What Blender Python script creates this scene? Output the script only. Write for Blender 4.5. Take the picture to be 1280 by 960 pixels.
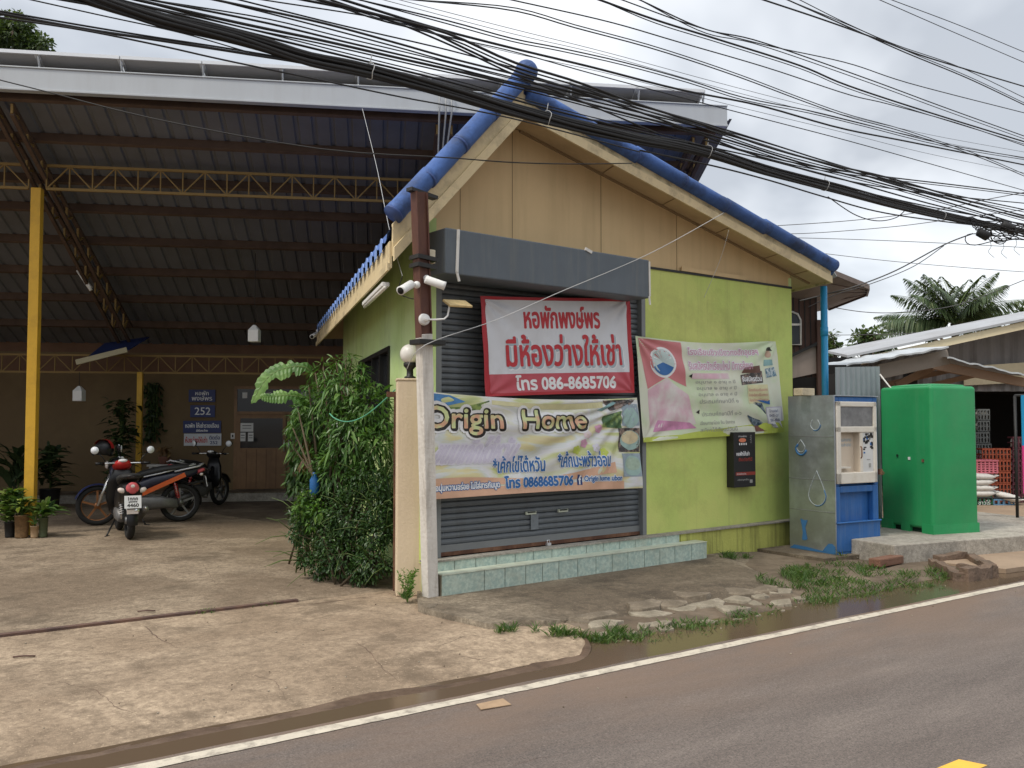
import bpy, bmesh, math, random
import numpy as np
from mathutils import Vector, Matrix, noise

R = math.radians
random.seed(7)
rng = np.random.default_rng(11)
sc = bpy.context.scene
for o in list(bpy.data.objects):
    bpy.data.objects.remove(o, do_unlink=True)
COL = sc.collection

# ---------------------------------------------------------------- camera
FPX = 1107.0
PITCH = math.atan(47 / FPX)
EYE = 1.6
cam_d = bpy.data.cameras.new('camera')
cam = bpy.data.objects.new('camera', cam_d)
COL.objects.link(cam)
sc.camera = cam
cam.location = (0, 0, EYE)
cam.rotation_euler = (math.pi / 2 + PITCH, 0, 0)
cam_d.sensor_width = 36
cam_d.lens = 36 * FPX / 1280
cam_d.clip_start = 0.05
cam_d.clip_end = 3000

# ---------------------------------------------------------------- sky and sun
TO_SUN = Vector((-0.52, -0.42, 0.92)).normalized()
world = bpy.data.worlds.new('World')
sc.world = world
world.use_nodes = True
wt = world.node_tree
wt.nodes.clear()
def wn(t, **k):
    n = wt.nodes.new(t)
    for a, b in k.items():
        if a.startswith('i_'):
            n.inputs[a[2:].replace('_', ' ')].default_value = b
        else:
            setattr(n, a, b)
    return n
sky = wn('ShaderNodeTexSky', sky_type='NISHITA', sun_disc=False)
sky.sun_elevation = math.asin(TO_SUN.z)
sky.sun_rotation = math.atan2(TO_SUN.x, TO_SUN.y)
sky.dust_density = 2.0
tc = wn('ShaderNodeTexCoord')
sep = wn('ShaderNodeSeparateXYZ')
wt.links.new(tc.outputs['Generated'], sep.inputs[0])
den = wn('ShaderNodeMath', operation='ADD'); den.inputs[1].default_value = 0.28
absz = wn('ShaderNodeMath', operation='ABSOLUTE')
wt.links.new(sep.outputs['Z'], absz.inputs[0])
wt.links.new(absz.outputs[0], den.inputs[0])
dx = wn('ShaderNodeMath', operation='DIVIDE'); dy = wn('ShaderNodeMath', operation='DIVIDE')
wt.links.new(sep.outputs['X'], dx.inputs[0]); wt.links.new(den.outputs[0], dx.inputs[1])
wt.links.new(sep.outputs['Y'], dy.inputs[0]); wt.links.new(den.outputs[0], dy.inputs[1])
comb = wn('ShaderNodeCombineXYZ')
wt.links.new(dx.outputs[0], comb.inputs['X']); wt.links.new(dy.outputs[0], comb.inputs['Y'])
n1 = wn('ShaderNodeTexNoise', i_Scale=1.15, i_Detail=5.0, i_Roughness=0.5, i_Distortion=0.3)
wt.links.new(comb.outputs[0], n1.inputs['Vector'])
r1 = wn('ShaderNodeValToRGB')
cr = r1.color_ramp
cr.elements[0].position = 0.40; cr.elements[0].color = (0.47, 0.50, 0.545, 1)
cr.elements[1].position = 0.60; cr.elements[1].color = (0.94, 0.95, 0.96, 1)
e = cr.elements.new(0.50); e.color = (0.71, 0.74, 0.78, 1)
wt.links.new(n1.outputs['Fac'], r1.inputs[0])
SKYS = 0.1
scl = wn('ShaderNodeVectorMath', operation='SCALE'); scl.inputs['Scale'].default_value = 0.90 / SKYS
# overcast sky, brighter overhead; dimmed low behind the camera to darken the carport
def wmath(op, a, b):
    n = wn('ShaderNodeMath', operation=op)
    for k, q in enumerate((a, b)):
        if isinstance(q, float): n.inputs[k].default_value = q
        else: wt.links.new(q, n.inputs[k])
    return n.outputs[0]
def wmap(src, a, b, c, d):
    n = wn('ShaderNodeMapRange', interpolation_type='SMOOTHSTEP')
    for k, q in zip(('From Min', 'From Max', 'To Min', 'To Max'), (a, b, c, d)): n.inputs[k].default_value = q
    wt.links.new(src, n.inputs['Value']); return n.outputs[0]
zen = wmap(sep.outputs['Z'], 0.42, 0.85, 1.0, 1.45)
lowc = wmap(sep.outputs['Z'], 0.05, 0.50, 1.0, 0.0)
behind = wmap(sep.outputs['Y'], -0.35, 0.15, 0.45, 0.0)
dark = wmath('SUBTRACT', 1.0, wmath('MULTIPLY', lowc, behind))
gain = wmath('MULTIPLY', zen, dark)
cl = wn('ShaderNodeVectorMath', operation='SCALE')
wt.links.new(r1.outputs[0], cl.inputs[0]); wt.links.new(gain, cl.inputs['Scale'])
wt.links.new(cl.outputs[0], scl.inputs[0])
n2 = wn('ShaderNodeTexNoise', i_Scale=0.7, i_Detail=3.0)
wt.links.new(comb.outputs[0], n2.inputs['Vector'])
r2 = wn('ShaderNodeValToRGB')
r2.color_ramp.elements[0].position = 0.35; r2.color_ramp.elements[0].color = (0.24, 0.24, 0.24, 1)
r2.color_ramp.elements[1].position = 0.65; r2.color_ramp.elements[1].color = (0.02, 0.02, 0.02, 1)
wt.links.new(n2.outputs['Fac'], r2.inputs[0])
mx = wn('ShaderNodeMix', data_type='RGBA')
wt.links.new(r2.outputs[0], mx.inputs['Factor'])
wt.links.new(scl.outputs[0], mx.inputs['A']); wt.links.new(sky.outputs[0], mx.inputs['B'])
bg = wn('ShaderNodeBackground', i_Strength=SKYS)
wt.links.new(mx.outputs['Result'], bg.inputs['Color'])
wo = wn('ShaderNodeOutputWorld')
wt.links.new(bg.outputs[0], wo.inputs['Surface'])

sun_d = bpy.data.lights.new('sun', 'SUN')
sun = bpy.data.objects.new('sun', sun_d)
COL.objects.link(sun)
sun_d.energy = 1.5
sun_d.angle = R(12)
sun_d.color = (1.0, 0.93, 0.82)
sun.rotation_euler = (-TO_SUN).to_track_quat('-Z', 'Y').to_euler()
sun.location = (0, 0, 30)

sc.view_settings.view_transform = 'Standard'
sc.view_settings.look = 'None'
sc.view_settings.exposure = 0.57
sc.view_settings.gamma = 1.0
sc.render.engine = 'CYCLES'
sc.cycles.max_bounces = 6
sc.cycles.diffuse_bounces = 2
sc.cycles.use_denoising = True

# ---------------------------------------------------------------- pixel helpers (1280 x 960 photograph)
CAMP = Vector((0, 0, EYE))
def ray(px, py):
    x, y, z = (px - 640) / FPX, 1.0, -(py - 480) / FPX
    c, s = math.cos(PITCH), math.sin(PITCH)
    return Vector((x, y * c - z * s, y * s + z * c))
def G(px, py, z=0.0):
    d = ray(px, py)
    return CAMP + d * ((z - EYE) / d.z)
def at(px, py, Y):
    d = ray(px, py)
    return CAMP + d * (Y / d.y)
def frame(org, ang):
    return Matrix.Translation(Vector(org)) @ Matrix.Rotation(ang, 4, 'Z')
I4 = Matrix.Identity(4)
RANG = math.atan2(0.56684, 0.82383)
RF = frame((0.2975, 5.5614, 0), RANG)          # road: x along the white line, y into the lot
SANG = math.atan2(0.61348, 0.78971)
SF = frame((-0.8205, 8.1673, 0), SANG)         # shop: x along the facade, y into the building
KANG = R(8.5)
KF = frame((-6.849, 12.652, 0), KANG)          # carport: x along its front, y to the back
def inv(M, p):
    return M.inverted() @ Vector(p)
def FW(M, px, py, yl):
    """point of the pixel's ray on the plane y = yl of frame M, in that frame"""
    Mi = M.inverted()
    o = Mi @ CAMP
    d = Mi.to_3x3() @ ray(px, py)
    return o + d * ((yl - o.y) / d.y)
def FX(M, px, py, xl):
    Mi = M.inverted()
    o = Mi @ CAMP
    d = Mi.to_3x3() @ ray(px, py)
    return o + d * ((xl - o.x) / d.x)

# ---------------------------------------------------------------- materials
def lin(c):
    return tuple(((v / 255) / 12.92 if v / 255 <= 0.04045 else ((v / 255 + 0.055) / 1.055) ** 2.4) for v in c)
MATS = {}
def base_nodes(name):
    m = bpy.data.materials.new(name)
    m.use_nodes = True
    nt = m.node_tree
    return m, nt, nt.nodes['Principled BSDF']
def mat(name, col, rough=0.7, metal=0.0, v=0.12, vs=2.0, drip=None, dirt=None, da=0.5, ds=1.2, streak=False,
        bump=0.0, bs=60.0, col2=None, c2s=0.8, c2lo=0.45, c2hi=0.6, spec=0.4, coat=0.0, map_rot=None):
    if name in MATS:
        return MATS[name]
    m, nt, P = base_nodes(name)
    L = nt.links.new
    tcn = nt.nodes.new('ShaderNodeTexCoord')
    src = tcn.outputs['Object']
    nz = nt.nodes.new('ShaderNodeTexNoise')
    nz.inputs['Scale'].default_value = vs; nz.inputs['Detail'].default_value = 8; nz.inputs['Roughness'].default_value = 0.65
    L(src, nz.inputs['Vector'])
    rp = nt.nodes.new('ShaderNodeValToRGB')
    a, b = rp.color_ramp.elements
    a.position, b.position = 0.3, 0.7
    a.color = tuple(max(0, c * (1 - v)) for c in col) + (1,)
    b.color = tuple(min(1, c * (1 + v)) for c in col) + (1,)
    L(nz.outputs['Fac'], rp.inputs[0])
    out = rp.outputs[0]
    if col2 is not None:
        n2_ = nt.nodes.new('ShaderNodeTexNoise')
        n2_.inputs['Scale'].default_value = c2s; n2_.inputs['Detail'].default_value = 6; n2_.inputs['Roughness'].default_value = 0.6
        off = nt.nodes.new('ShaderNodeMapping'); off.inputs['Location'].default_value = (3.7, 1.3, 8.1)
        L(src, off.inputs[0]); L(off.outputs[0], n2_.inputs['Vector'])
        mr = nt.nodes.new('ShaderNodeMapRange'); mr.inputs['From Min'].default_value = c2lo; mr.inputs['From Max'].default_value = c2hi
        L(n2_.outputs['Fac'], mr.inputs['Value'])
        mm = nt.nodes.new('ShaderNodeMix'); mm.data_type = 'RGBA'
        L(mr.outputs[0], mm.inputs['Factor']); L(out, mm.inputs['A']); mm.inputs['B'].default_value = tuple(col2) + (1,)
        out = mm.outputs['Result']
    if drip is not None:      # rain streaks: (colour, amount)
        mp = nt.nodes.new('ShaderNodeMapping'); mp.inputs['Scale'].default_value = (7, 7, .22); mp.inputs['Location'].default_value = (5, 2, 1)
        L(src, mp.inputs[0])
        n3_ = nt.nodes.new('ShaderNodeTexNoise'); n3_.inputs['Scale'].default_value = 1.0; n3_.inputs['Detail'].default_value = 9; n3_.inputs['Roughness'].default_value = 0.7
        L(mp.outputs[0], n3_.inputs['Vector'])
        mr = nt.nodes.new('ShaderNodeMapRange'); mr.inputs['From Min'].default_value = 0.54; mr.inputs['From Max'].default_value = 0.70; mr.inputs['To Max'].default_value = drip[1]
        L(n3_.outputs['Fac'], mr.inputs['Value'])
        mm = nt.nodes.new('ShaderNodeMix'); mm.data_type = 'RGBA'
        L(mr.outputs[0], mm.inputs['Factor']); L(out, mm.inputs['A']); mm.inputs['B'].default_value = tuple(drip[0]) + (1,)
        out = mm.outputs['Result']
    if dirt is not None:
        mp = nt.nodes.new('ShaderNodeMapping')
        mp.inputs['Scale'].default_value = (5, 5, 0.35) if streak else (1, 1, 1)
        L(src, mp.inputs[0])
        n3 = nt.nodes.new('ShaderNodeTexNoise')
        n3.inputs['Scale'].default_value = ds; n3.inputs['Detail'].default_value = 9; n3.inputs['Roughness'].default_value = 0.7
        L(mp.outputs[0], n3.inputs['Vector'])
        mr = nt.nodes.new('ShaderNodeMapRange'); mr.inputs['From Min'].default_value = 0.48; mr.inputs['From Max'].default_value = 0.72
        mr.inputs['To Max'].default_value = da
        L(n3.outputs['Fac'], mr.inputs['Value'])
        mm = nt.nodes.new('ShaderNodeMix'); mm.data_type = 'RGBA'
        L(mr.outputs[0], mm.inputs['Factor']); L(out, mm.inputs['A']); mm.inputs['B'].default_value = tuple(dirt) + (1,)
        out = mm.outputs['Result']
    L(out, P.inputs['Base Color'])
    P.inputs['Roughness'].default_value = rough
    P.inputs['Metallic'].default_value = metal
    P.inputs['Specular IOR Level'].default_value = spec
    P.inputs['Coat Weight'].default_value = coat
    if bump:
        nb = nt.nodes.new('ShaderNodeTexNoise'); nb.inputs['Scale'].default_value = bs; nb.inputs['Detail'].default_value = 6
        L(src, nb.inputs['Vector'])
        bp = nt.nodes.new('ShaderNodeBump'); bp.inputs['Strength'].default_value = bump; bp.inputs['Distance'].default_value = 0.02
        L(nb.outputs['Fac'], bp.inputs['Height']); L(bp.outputs[0], P.inputs['Normal'])
    MATS[name] = m
    return m
def leafmat(name, c1, c2, c3, trans=0.3, rough=0.45):
    """foliage: each leaf's own stored tint picks its colour"""
    m, nt, P = base_nodes(name)
    L = nt.links.new
    at_ = nt.nodes.new('ShaderNodeAttribute'); at_.attribute_name = 'tint'
    rp = nt.nodes.new('ShaderNodeValToRGB')
    rp.color_ramp.elements[0].color = c1 + (1,); rp.color_ramp.elements[1].color = c3 + (1,)
    e_ = rp.color_ramp.elements.new(0.5); e_.color = c2 + (1,)
    L(at_.outputs['Fac'], rp.inputs[0])
    L(rp.outputs[0], P.inputs['Base Color'])
    P.inputs['Roughness'].default_value = rough
    P.inputs['Specular IOR Level'].default_value = 0.35
    tr = nt.nodes.new('ShaderNodeBsdfTranslucent')
    br = nt.nodes.new('ShaderNodeMix'); br.data_type = 'RGBA'; br.blend_type = 'MULTIPLY'; br.inputs['Factor'].default_value = 1
    L(rp.outputs[0], br.inputs['A']); br.inputs['B'].default_value = (1.3, 1.4, 0.5, 1)
    L(br.outputs['Result'], tr.inputs['Color'])
    ms = nt.nodes.new('ShaderNodeMixShader'); ms.inputs[0].default_value = trans
    L(P.outputs[0], ms.inputs[1]); L(tr.outputs[0], ms.inputs[2])
    L(ms.outputs[0], nt.nodes['Material Output'].inputs['Surface'])
    MATS[name] = m
    return m
def tintmat(name, rough=0.6, metal=0.0, attr='col'):
    m, nt, P = base_nodes(name)
    a_ = nt.nodes.new('ShaderNodeAttribute'); a_.attribute_name = attr
    nt.links.new(a_.outputs['Color'], P.inputs['Base Color'])
    P.inputs['Roughness'].default_value = rough
    MATS[name] = m
    return m
M = MATS

# ---------------------------------------------------------------- mesh builder
ORG = {}
class MB:
    def __init__(s):
        s.v, s.f, s.mi, s.sm, s.mats = [], [], [], [], []
    def add(s, vs, fs, m, smooth=False):
        if m not in s.mats:
            s.mats.append(m)
        k = s.mats.index(m); b = len(s.v)
        s.v.extend(Vector(p) for p in vs)
        for f in fs:
            s.f.append([b + i for i in f]); s.mi.append(k); s.sm.append(smooth)
        return s
    def box(s, c, d, m, rz=0.0, rot=None):
        c = Vector(c)
        T = rot if rot is not None else Matrix.Rotation(rz, 3, 'Z')
        vs = [c + T @ Vector((x * d[0] / 2, y * d[1] / 2, z * d[2] / 2)) for x in (-1, 1) for y in (-1, 1) for z in (-1, 1)]
        return s.add(vs, [(0, 1, 3, 2), (4, 6, 7, 5), (0, 4, 5, 1), (2, 3, 7, 6), (0, 2, 6, 4), (1, 5, 7, 3)], m)
    def bb(s, a, b, m):
        a, b = Vector(a), Vector(b)
        return s.box((a + b) / 2, [abs(x) for x in (b - a)], m)
    def bar(s, p, q, w, h, m, up=(0, 0, 1)):
        p, q = Vector(p), Vector(q); d = (q - p)
        ln = d.length; d.normalize(); up = Vector(up)
        if abs(d.dot(up)) > 0.99:
            up = Vector((0, 1, 0))
        x = d.cross(up).normalized(); u = x.cross(d).normalized()
        T = Matrix((d, x, u)).transposed()
        return s.box((p + q) / 2, (ln, w, h), m, rot=T)
    def tube(s, pts, r, m, seg=8, cap=True, smooth=True, closed=False):
        pts = [Vector(p) for p in pts]; n = len(pts)
        rs = r if isinstance(r, (list, tuple)) else [r] * n
        vs = []; prev = None
        for i, p in enumerate(pts):
            if closed:
                d = (pts[(i + 1) % n] - pts[i - 1])
            else:
                d = (pts[min(i + 1, n - 1)] - pts[max(i - 1, 0)])
            d.normalize()
            if prev is None:
                u = Vector((0, 0, 1)) if abs(d.z) < 0.95 else Vector((0, 1, 0))
            else:
                u = prev
            x = d.cross(u)
            if x.length < 1e-6:
                x = d.cross(Vector((1, 0, 0)))
            x.normalize(); u = x.cross(d).normalized(); prev = u
            for k in range(seg):
                a = 2 * math.pi * k / seg
                vs.append(p + (x * math.cos(a) + u * math.sin(a)) * rs[i])
        fs = []
        for i in range(n if closed else n - 1):
            j = (i + 1) % n
            for k in range(seg):
                k2 = (k + 1) % seg
                fs.append((i * seg + k, i * seg + k2, j * seg + k2, j * seg + k))
        if cap and not closed:
            fs.append(tuple(range(seg))[::-1]); fs.append(tuple((n - 1) * seg + k for k in range(seg)))
        return s.add(vs, fs, m, smooth)
    def lathe(s, prof, c, m, seg=20, T=None, smooth=True, sx=1.0, sy=1.0):
        c = Vector(c); T = T or Matrix.Identity(3)
        vs = []
        for r_, z in prof:
            for k in range(seg):
                a = 2 * math.pi * k / seg
                vs.append(c + T @ Vector((r_ * math.cos(a) * sx, r_ * math.sin(a) * sy, z)))
        fs = []
        for i in range(len(prof) - 1):
            for k in range(seg):
                k2 = (k + 1) % seg
                fs.append((i * seg + k, i * seg + k2, (i + 1) * seg + k2, (i + 1) * seg + k))
        fs.append(tuple(range(seg))[::-1]); fs.append(tuple((len(prof) - 1) * seg + k for k in range(seg)))
        return s.add(vs, fs, m, smooth)
    def ball(s, c, r, m, seg=16, rings=10, sc3=(1, 1, 1), T=None):
        prof = [(max(1e-4, math.sin(math.pi * i / rings)), -math.cos(math.pi * i / rings)) for i in range(rings + 1)]
        T0 = T or Matrix.Identity(3)
        D = Matrix.Diagonal(Vector((r * sc3[0], r * sc3[1], r * sc3[2])))
        return s.lathe(prof, c, m, seg, T0 @ D)
    def grid(s, fn, nu, nv, m, smooth=True, flip=False):
        vs = [fn(i / nu, j / nv) for j in range(nv + 1) for i in range(nu + 1)]
        w = nu + 1
        fs = [(j * w + i, j * w + i + 1, (j + 1) * w + i + 1, (j + 1) * w + i) for j in range(nv) for i in range(nu)]
        if flip:
            fs = [f[::-1] for f in fs]
        return s.add(vs, fs, m, smooth)
    def prism(s, poly, depth, m, T=None):
        """polygon in local xy, extruded by depth along local z, placed by the 4x4 T"""
        T = T or I4
        n = len(poly)
        vs = [T @ Vector((x, y, 0)) for x, y in poly] + [T @ Vector((x, y, depth)) for x, y in poly]
        fs = [tuple(range(n))[::-1], tuple(range(n, 2 * n))] + [(i, (i + 1) % n, n + (i + 1) % n, n + i) for i in range(n)]
        return s.add(vs, fs, m)
    def slab(s, poly3, thick, m, d=(0, 0, -1)):
        """polygon given by 3D points, thickened along d"""
        n = len(poly3); d = Vector(d) * thick
        vs = [Vector(p) for p in poly3] + [Vector(p) + d for p in poly3]
        fs = [tuple(range(n)), tuple(range(n, 2 * n))[::-1]] + [((i + 1) % n, i, n + i, n + (i + 1) % n) for i in range(n)]
        return s.add(vs, fs, m)
    def loft(s, secs, m, seg=14, pw=2.0, smooth=True):
        """secs: (centre, half width vector, half height vector)"""
        vs = []
        for c, a, b in secs:
            c, a, b = Vector(c), Vector(a), Vector(b)
            for k in range(seg):
                t = 2 * math.pi * k / seg
                ct, st = math.cos(t), math.sin(t)
                vs.append(c + a * (math.copysign(abs(ct) ** (2 / pw), ct)) + b * (math.copysign(abs(st) ** (2 / pw), st)))
        n = len(secs); fs = []
        for i in range(n - 1):
            for k in range(seg):
                k2 = (k + 1) % seg
                fs.append((i * seg + k, i * seg + k2, (i + 1) * seg + k2, (i + 1) * seg + k))
        fs.append(tuple(range(seg))[::-1]); fs.append(tuple((n - 1) * seg + k for k in range(seg)))
        return s.add(vs, fs, m, smooth)
    def mesh(s, name, org, fix=True):
        me = bpy.data.meshes.new(name)
        me.from_pydata([tuple(p - org) for p in s.v], [], s.f)
        for m in s.mats:
            me.materials.append(m)
        me.polygons.foreach_set('material_index', s.mi)
        me.polygons.foreach_set('use_smooth', s.sm)
        if fix and len(s.f) < 60000:
            bm = bmesh.new(); bm.from_mesh(me)
            bmesh.ops.recalc_face_normals(bm, faces=bm.faces)
            bm.to_mesh(me); bm.free()
        me.update()
        return me
def tag(o, label=None, cat=None, group=None, kind=None):
    if label: o['label'] = label
    if cat: o['category'] = cat
    if group: o['group'] = group
    if kind: o['kind'] = kind
    return o
def thing(name, label, cat, org=(0, 0, 0), fr=I4, group=None):
    o = bpy.data.objects.new(name, None)
    COL.objects.link(o)
    o.empty_display_size = 0.2
    o.matrix_world = fr @ Matrix.Translation(Vector(org))
    ORG[o.name] = Vector(org)
    return tag(o, label, cat, group)
def bevel(o, w, seg=2):
    md = o.modifiers.new('edge', 'BEVEL'); md.width = w; md.segments = seg; md.limit_method = 'ANGLE'; md.angle_limit = R(40)
    return o
def part(name, mb, parent, bev=0.0, label=None, fix=True):
    org = ORG[parent.name]
    o = bpy.data.objects.new(name, mb.mesh(name, org, fix))
    COL.objects.link(o)
    o.parent = parent
    ORG[o.name] = org
    if bev: bevel(o, bev)
    if label: o['label'] = label
    return o
def single(name, mb, label=None, cat=None, org=(0, 0, 0), fr=I4, group=None, kind=None, bev=0.0, fix=True):
    org = Vector(org)
    o = bpy.data.objects.new(name, mb.mesh(name, org, fix))
    COL.objects.link(o)
    o.matrix_world = fr @ Matrix.Translation(org)
    ORG[o.name] = org
    if bev: bevel(o, bev)
    return tag(o, label, cat, group, kind)
def copy_tree(o, loc=None, rz=None, label=None):
    def rec(s, parent):
        c = s.copy(); COL.objects.link(c)
        if parent is not None: c.parent = parent
        for ch in [x for x in s.children]:
            rec(ch, c)
        return c
    r = rec(o, None)
    if loc is not None: r.location = loc
    if rz is not None: r.rotation_euler = (0, 0, rz)
    if label: r['label'] = label
    return r

# ---------------------------------------------------------------- lettering
TXT = {}
def glyphs(s, res=3):
    """flat letter shapes for a string: (verts Nx2, faces), height of a capital about 0.7"""
    if (s, res) in TXT:
        return TXT[(s, res)]
    cu = bpy.data.curves.new('lettering', 'FONT')
    cu.body = s; cu.size = 1.0; cu.resolution_u = res; cu.fill_mode = 'FRONT'
    o = bpy.data.objects.new('lettering', cu)
    COL.objects.link(o)
    bpy.context.view_layer.update()
    ev = o.evaluated_get(bpy.context.evaluated_depsgraph_get())
    me = ev.to_mesh()
    bm = bmesh.new(); bm.from_mesh(me)
    bmesh.ops.triangulate(bm, faces=bm.faces)
    for k in range(4):
        lg = [e_ for e_ in bm.edges if e_.calc_length() > .11]
        if not lg: break
        bmesh.ops.subdivide_edges(bm, edges=lg, cuts=1)
        bmesh.ops.triangulate(bm, faces=bm.faces)
    bm.verts.index_update()
    vs = [(v.co.x, v.co.y) for v in bm.verts]
    fs = [tuple(v.index for v in p.verts) for p in bm.faces]
    bm.free()
    ev.to_mesh_clear()
    bpy.data.objects.remove(o, do_unlink=True)
    bpy.data.curves.remove(cu)
    TXT[(s, res)] = (vs, fs)
    return vs, fs
def put_text(mb, s, fn, x, y, w, h, m, bold=0.0, n=8, lift=0.0, shear=0.0, res=3, bw=None):
    """letters fitted into the box x..x+w, y..y+h of the flat plane fn(x, y, lift)"""
    vs, fs = glyphs(s, res)
    if not vs:
        return
    a = np.array(vs); lo, hi = a.min(0), a.max(0)
    sx = w / max(1e-6, hi[0] - lo[0]); sy = h / max(1e-6, hi[1] - lo[1])
    shifts = [(0, 0)] if not bold else [((bw[0] if bw else 1) * bold * math.cos(2 * math.pi * k / n), (bw[1] if bw else 1) * bold * math.sin(2 * math.pi * k / n)) for k in range(n)]
    for i, (bx, by) in enumerate(shifts):
        pts = []
        for (u, v) in vs:
            yy = (v - lo[1]) * sy
            pts.append(fn(x + (u - lo[0]) * sx + bx + shear * yy, y + yy + by, lift + i * 0.00006))
        mb.add(pts, fs, m)

# ---------------------------------------------------------------- leaves
def leaf_object(name, P, D, N, ln, wd, tint, m, parent=None, org=(0, 0, 0), fr=I4, droop=0.25, fine=True, **tags):
    """one mesh of many small folded leaves; P base points, D directions, N upper side, all N x 3"""
    P, D, N = np.asarray(P, float), np.asarray(D, float), np.asarray(N, float)
    n = len(P)
    ln = np.broadcast_to(np.asarray(ln, float), (n,))[:, None]; wd = np.broadcast_to(np.asarray(wd, float), (n,))[:, None]
    D = D / np.maximum(1e-6, np.linalg.norm(D, axis=1))[:, None]
    S = np.cross(D, N); S /= np.maximum(1e-6, np.linalg.norm(S, axis=1))[:, None]
    N = np.cross(S, D)
    dz = np.array([[0, 0, -1.0]])
    base = P
    def pt(t, side, lift):
        return P + D * ln * t + S * wd * side + N * wd * lift + dz * ln * droop * t * t
    if fine:
        A = [base, pt(.33, -.5, .12), pt(.33, 0, 0), pt(.33, .5, .12), pt(.7, -.36, .08), pt(.7, 0, 0), pt(.7, .36, .08), pt(1, 0, 0)]
        F = [(0, 3, 2), (0, 2, 1), (2, 3, 6, 5), (1, 2, 5, 4), (5, 6, 7), (4, 5, 7)]
    else:
        A = [base, pt(.5, -.5, .1), pt(1, 0, 0), pt(.5, .5, .1)]
        F = [(0, 3, 2, 1)]
    k = len(A)
    V = np.stack(A, 1).reshape(-1, 3) - np.asarray(ORG[parent.name] if parent is not None else org)
    faces = []
    for i in range(n):
        b = i * k
        faces.extend([tuple(b + j for j in f) for f in F])
    me = bpy.data.meshes.new(name)
    me.from_pydata(V.tolist(), [], faces)
    me.materials.append(m)
    ca = me.color_attributes.new('tint', 'FLOAT_COLOR', 'POINT')
    t = np.repeat(np.asarray(tint, float), k)
    ca.data.foreach_set('color', np.stack([t, t, t, np.ones_like(t)], 1).ravel())
    me.polygons.foreach_set('use_smooth', [False] * len(me.polygons))
    me.update()
    o = bpy.data.objects.new(name, me)
    COL.objects.link(o)
    if parent is not None:
        o.parent = parent; ORG[o.name] = ORG[parent.name]
    else:
        o.matrix_world = fr @ Matrix.Translation(Vector(org)); ORG[o.name] = Vector(org)
    tag(o, **tags)
    return o
def unit(n):
    a = rng.normal(size=(n, 3))
    return a / np.linalg.norm(a, axis=1)[:, None]
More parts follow.
